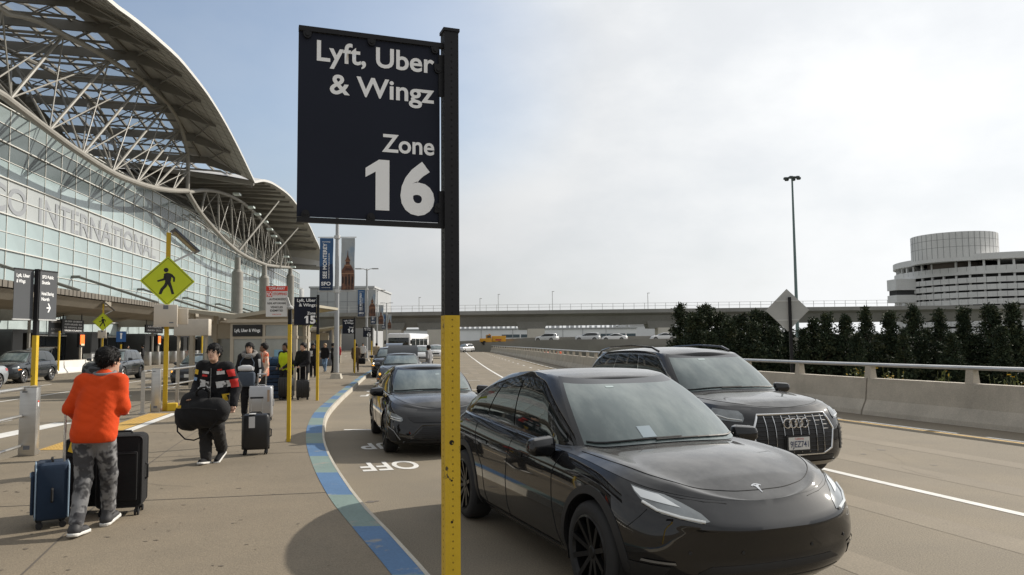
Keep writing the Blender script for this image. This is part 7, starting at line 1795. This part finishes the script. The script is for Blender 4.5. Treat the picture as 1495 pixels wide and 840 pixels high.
# ------------------------------------------------------------ car park tower
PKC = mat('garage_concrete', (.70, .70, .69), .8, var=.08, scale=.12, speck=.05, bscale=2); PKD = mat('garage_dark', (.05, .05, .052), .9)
gpY, k3, kc = 300.0, 300.0 / FPX, 341.0 / FPX
gc = Vector(((1455 - 747.5) * kc, gpY + 41, 0)); RG = 40.6; t = thing('parking_garage', 'round grey concrete parking garage with stacked ring floors', 'building', gc, 0)
def ring(nm, r, z0, z1, m, n=64, lip=.0, a0=0, a1=2 * PI, r2=None):
    m_ = MB(); A = np.linspace(a0, a1, n + 1); r2 = r2 or r
    m_.grid([[(r * math.cos(a), r * math.sin(a), z0), (r2 * math.cos(a), r2 * math.sin(a), z1), ((r2 - .5) * math.cos(a), (r2 - .5) * math.sin(a), z1), ((r - .5) * math.cos(a), (r - .5) * math.sin(a), z0), (r * math.cos(a), r * math.sin(a), z0)] for a in A]); return m_.build(nm, m, t, False)
zf = lambda y: EYE + (495.5 - y) * k3
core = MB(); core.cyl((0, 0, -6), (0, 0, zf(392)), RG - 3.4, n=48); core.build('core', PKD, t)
zs = [zf(y) for y in (403, 414, 425, 436, 447, 458, 469, 480, 491, 502)]
for z in zs: ring('parapet_ring', RG, z - 2.15, z, PKC)
ring('parapet_ring', RG - .4, zf(398), zf(386), PKC); ring('parapet_ring', RG, zf(376.5), zf(367), PKC)
m_ = MB()
for a in np.linspace(0, 2 * PI, 49)[:-1]: m_.box(((RG - 1.6) * math.cos(a), (RG - 1.6) * math.sin(a), (zf(376) - 6) / 2), (.8, .8, zf(376) + 6), rz=a)
tag(m_.build('pillar', PKC, t), kind='stuff')
m_ = MB(); m_.cyl((0, 0, zf(391)), (0, 0, zf(390)), RG - 1, n=48); m_.cyl((0, 0, zf(377)), (0, 0, zf(375.5)), RG - .6, n=48); m_.build('floor_slab', PKC, t)
dx_, dy_, RD = (1396 - 1462) * k3 * 1.07 - 7.0, -14, 16.4
m_ = MB(); m_.cyl((dx_, dy_, zf(377)), (dx_, dy_, zf(332)), RD, n=48); m_.build('drum_tower', PKC, t); m_ = MB(); m_.cyl((dx_, dy_, zf(391)), (dx_, dy_, zf(376)), RD - 6, n=32); m_.build('inner_drum', mat('garage_brown', (.12, .10, .085), .9), t)
jn = MB()
for a in np.arange(PI * .95, 2.05 * PI, .14): jn.box((dx_ + (RD + .02) * math.cos(a), dy_ + (RD + .02) * math.sin(a), zf(352)), (.1, .1, 10.4), rz=a)
for z in (zf(343), zf(355)): jn.lathe([(RD + .02, z), (RD + .02, z + .12)], (dx_, dy_, 0), n=48)
for a in np.arange(PI, 2 * PI, .085):
    for z in zs + [zf(386) + .05]: jn.box(((RG + .02) * math.cos(a), (RG + .02) * math.sin(a), z - 1.0), (.06, .1, 2.0), rz=a)
tag(jn.build('panel_joint', mat('garage_joint', (.20, .205, .21), .8), t), kind='stuff')
m_ = MB(); m_.box((52, -8, zf(370)), (80, 14, 2.6)); m_.build('link_deck', PKC, t); m_ = MB(); m_.box((52, -14, zf(391)), (80, 30, 4.0)); m_.build('link_deck', PKC, t)
for z in zs: MB().box((56, -22, z - 1.07), (72, 36.6, 2.12)).build('wing_floor', PKC, t)
x0, x1 = (1291 - 1462) * k3 * 1.055, (1322 - 1462) * k3 * 1.06
for za, zb in ((zf(398), zf(416)), (zf(424), zf(436))): MB().box(((x0 + x1) / 2, -4, (za + zb) / 2), (x1 - x0, 8, za - zb)).build('stair_block', PKC, t)
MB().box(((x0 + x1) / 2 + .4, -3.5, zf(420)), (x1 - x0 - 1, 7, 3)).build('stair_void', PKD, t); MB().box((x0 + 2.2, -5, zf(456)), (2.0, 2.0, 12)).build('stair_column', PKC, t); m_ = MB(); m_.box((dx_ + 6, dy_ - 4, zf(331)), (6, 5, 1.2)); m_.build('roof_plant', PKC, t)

# ------------------------------------------------------------ trees
BARK = mat('bark', (.07, .05, .035), .9, var=.2, scale=5)
LEAF = [mat('conifer_green_%s' % n, c, .7, var=.3, scale=1.1, spec=.2) for n, c in (('deep', (.030, .044, .026)), ('mid', (.048, .064, .034)), ('olive', (.075, .082, .040)))]
def tree_proto(seed, H, wid, kind):
    r_ = random.Random(seed); t = thing('conifer_tree', 'x', 'tree')
    m_ = MB(); m_.cyl((0, 0, 0), (0, 0, H * .93), .16 * H / 8, .02, n=8); m_.build('trunk', BARK, t, True)
    lim = MB(); crown = MB()
    def prof(f): return wid * ((.86 + .14 * math.sin(f * 13 + seed)) * (1 - f) ** .62 + .03) if kind == 'cone' else wid * (1 - f) ** .36 * (.82 + .18 * math.sin(f * 17 + seed)) * (1 + .25 * math.sin(f * 5 + 1))
    n = 210 if kind == 'cone' else 260
    for i in range(n):
        f = .06 + .93 * (i / n) ** .95; z = H * f; a = r_.random() * 6.283; rad = prof(f) * r_.uniform(.55, 1.1) * (1 + (.22 * math.sin(2 * a + 3 * f * 6) if kind != 'cone' else 0))
        tip = Vector((rad * math.cos(a), rad * math.sin(a), z + rad * (.35 if kind == 'cone' else .15)))
        if i % 3 == 0: lim.cyl((0, 0, z - rad * .15), tip * .9 + Vector((0, 0, z * .1)), .03, .008, n=5)
        for k_ in range(3):
            c = Vector((0, 0, z)).lerp(tip, r_.uniform(.45, 1.0)) + Vector((r_.gauss(0, .14), r_.gauss(0, .14), r_.gauss(0, .12)))
            sz = r_.uniform(.42, .72) * (1.0 - .45 * f) * (wid / 1.5) ** .3; shade = r_.choice((0, 0, 1, 1, 2)); crown.cur = shade
            for q_ in range(13):
                d = Vector((r_.gauss(0, 1), r_.gauss(0, 1), r_.gauss(.5, .8))).normalized(); o = c + d * sz * r_.uniform(.1, .75); s2 = Vector((r_.gauss(0, 1), r_.gauss(0, 1), r_.gauss(0, 1))); s2 = d.cross(s2).normalized() * sz * .17; e = d * sz * r_.uniform(.3, .6)
                crown.add([o - s2, o + s2, o + e + s2 * .3, o + e - s2 * .3], [(0, 1, 2, 3)])
    lim.build('limb', BARK, t, True); crown.build('crown', LEAF, t, fix=False); return t
protos = [tree_proto(1, 10.6, 2.1, 'cone'), tree_proto(5, 10.2, 2.25, 'cone'), tree_proto(9, 11.4, 3.1, 'round'), tree_proto(12, 11.0, 1.95, 'cone')]
used = set()
spots = [(1206, 455, 71, 0), (1234, 462, 71, 1), (1263, 449, 71, 3), (1299, 449, 71, 0), (1333, 444, 71, 1), (1370, 449, 71, 3), (1406, 448, 71, 0), (1444, 440, 70, 1), (1477, 442, 69, 0), (1512, 446, 69, 3), (1548, 444, 68, 1), (1188, 466, 73, 1), (1172, 478, 72, 0),
         (992, 440, 78, 3), (1008, 446, 76, 1), (1029, 440, 77, 2), (1052, 436, 77, 2), (1078, 434, 76, 2), (1104, 444, 76, 2), (1128, 456, 75, 2), (1150, 466, 75, 1), (1016, 456, 73, 2), (1064, 452, 72, 2), (1098, 458, 71, 2), (1250, 470, 67, 0), (1318, 474, 67, 3), (1388, 472, 66, 1), (1460, 474, 66, 0), (1214, 476, 74, 1), (1281, 474, 74, 3), (1352, 472, 74, 0), (1424, 470, 74, 1), (1492, 468, 73, 0), (1128, 474, 72, 1), (1036, 468, 71, 2)]
words = ['first slim conifer', 'second slim conifer', 'third slim conifer', 'fourth slim conifer', 'fifth slim conifer', 'sixth slim conifer', 'seventh slim conifer', 'tallest slim conifer', 'ninth slim conifer', 'tenth slim conifer', 'eleventh slim conifer']
for i, (px, py, Y, kd) in enumerate(spots):
    top = D(px, py, Y); base = -5.95; H = {0: 10.6, 1: 10.2, 2: 11.4, 3: 11.0}[kd] * .97; sc_ = (top.z - base) / H * (random.uniform(.92, .97) if i < 13 else random.uniform(.82, .97))
    if i < 11: lab = words[i] + ' right of the diamond sign in the row before the garage'
    elif i < 13: lab = ['low conifer just right of the diamond sign post', 'lowest conifer right behind the diamond sign post'][i - 11]
    elif i < 24: lab = ['conifer at the left end of the dark clump', 'second conifer from the left end of the dark clump', 'round topped tree in the dark clump, left of two peaks', 'round topped tree forming the middle peak of the dark clump', 'round topped tree forming the highest peak of the dark clump', 'round topped tree left of the diamond sign plate', 'broad tree directly behind the diamond sign plate', 'slim conifer behind the diamond sign post', 'lower broad tree at the front left of the dark clump', 'lower broad tree at the front middle of the dark clump', 'lower broad tree at the front right of the dark clump'][i - 13]
    else: lab = ['short conifer in front of the row, leftmost', 'short conifer in front of the row, second from the left', 'short conifer in front of the row, third from the left', 'short conifer in front of the row, rightmost', 'low conifer filling the gap between the first and second slim conifers', 'low conifer filling the gap between the third and fourth slim conifers', 'low conifer filling the gap between the fifth and sixth slim conifers', 'low conifer filling the gap between the seventh and tallest slim conifers', 'low conifer filling the gap right of the ninth slim conifer', 'low conifer before the diamond sign post', 'low broad tree at the foot of the dark clump'][i - 24]
    if kd not in used: o = protos[kd]; used.add(kd); o['label'] = lab; o.location = (top.x, Y, base); o.rotation_euler = (0, 0, i)
    else: o = again(protos[kd], (top.x, Y, base), i * 1.7, lab)
    o['group'] = 'dark conifers beyond the barrier'; o.scale = (sc_ * random.uniform(.92, 1.1),) * 2 + (sc_,)
# weeds growing over the barrier
FLW = mat('yellow_flower', (.55, .33, .02), .7); LFG = mat('weed_green', (.10, .12, .03), .7, var=.3, scale=10)
for i, (px, Y, yel) in enumerate(((1338, 16.6, .5), (1250, 19.4, .7), (1224, 20.6, .3), (1300, 18.2, .2), (1365, 16.0, .15))):
    t = thing('weed_plant', ['yellow flowering weed over the barrier, second from the right', 'yellow flowering weed over the barrier, leftmost tall clump', 'small weed over the barrier near the black SUV', 'thin green weed over the barrier between the flowering clumps', 'rightmost pale weed rising over the barrier'][i], 'plant', (float(BX(Y)) + 1.15, Y, -.45), i, 'weeds behind the barrier'); st_, lf = MB(), MB()
    for k_ in range(16):
        a = random.random() * 6.28; r0 = random.uniform(.05, .5); tip = Vector((r0 * math.cos(a), r0 * math.sin(a), random.uniform(1.15, 1.62))); st_.cyl((tip.x * .2, tip.y * .2, 0), tip, .006, .003, n=4)
        for q_ in range(9):
            c = Vector((tip.x * .2, tip.y * .2, 0)).lerp(tip, random.uniform(.55, 1.02)); d = Vector((random.gauss(0, 1), random.gauss(0, 1), random.gauss(.4, .6))).normalized(); s2 = d.cross(Vector((random.gauss(0, 1), random.gauss(0, 1), 1))).normalized() * .012; lf.cur = 1 if random.random() < yel and q_ > 3 else 0; lf.add([c - s2, c + s2, c + d * .07 + s2, c + d * .07 - s2], [(0, 1, 2, 3)])
    st_.build('stem', LFG, t); lf.build('foliage', [LFG, FLW], t, fix=False)
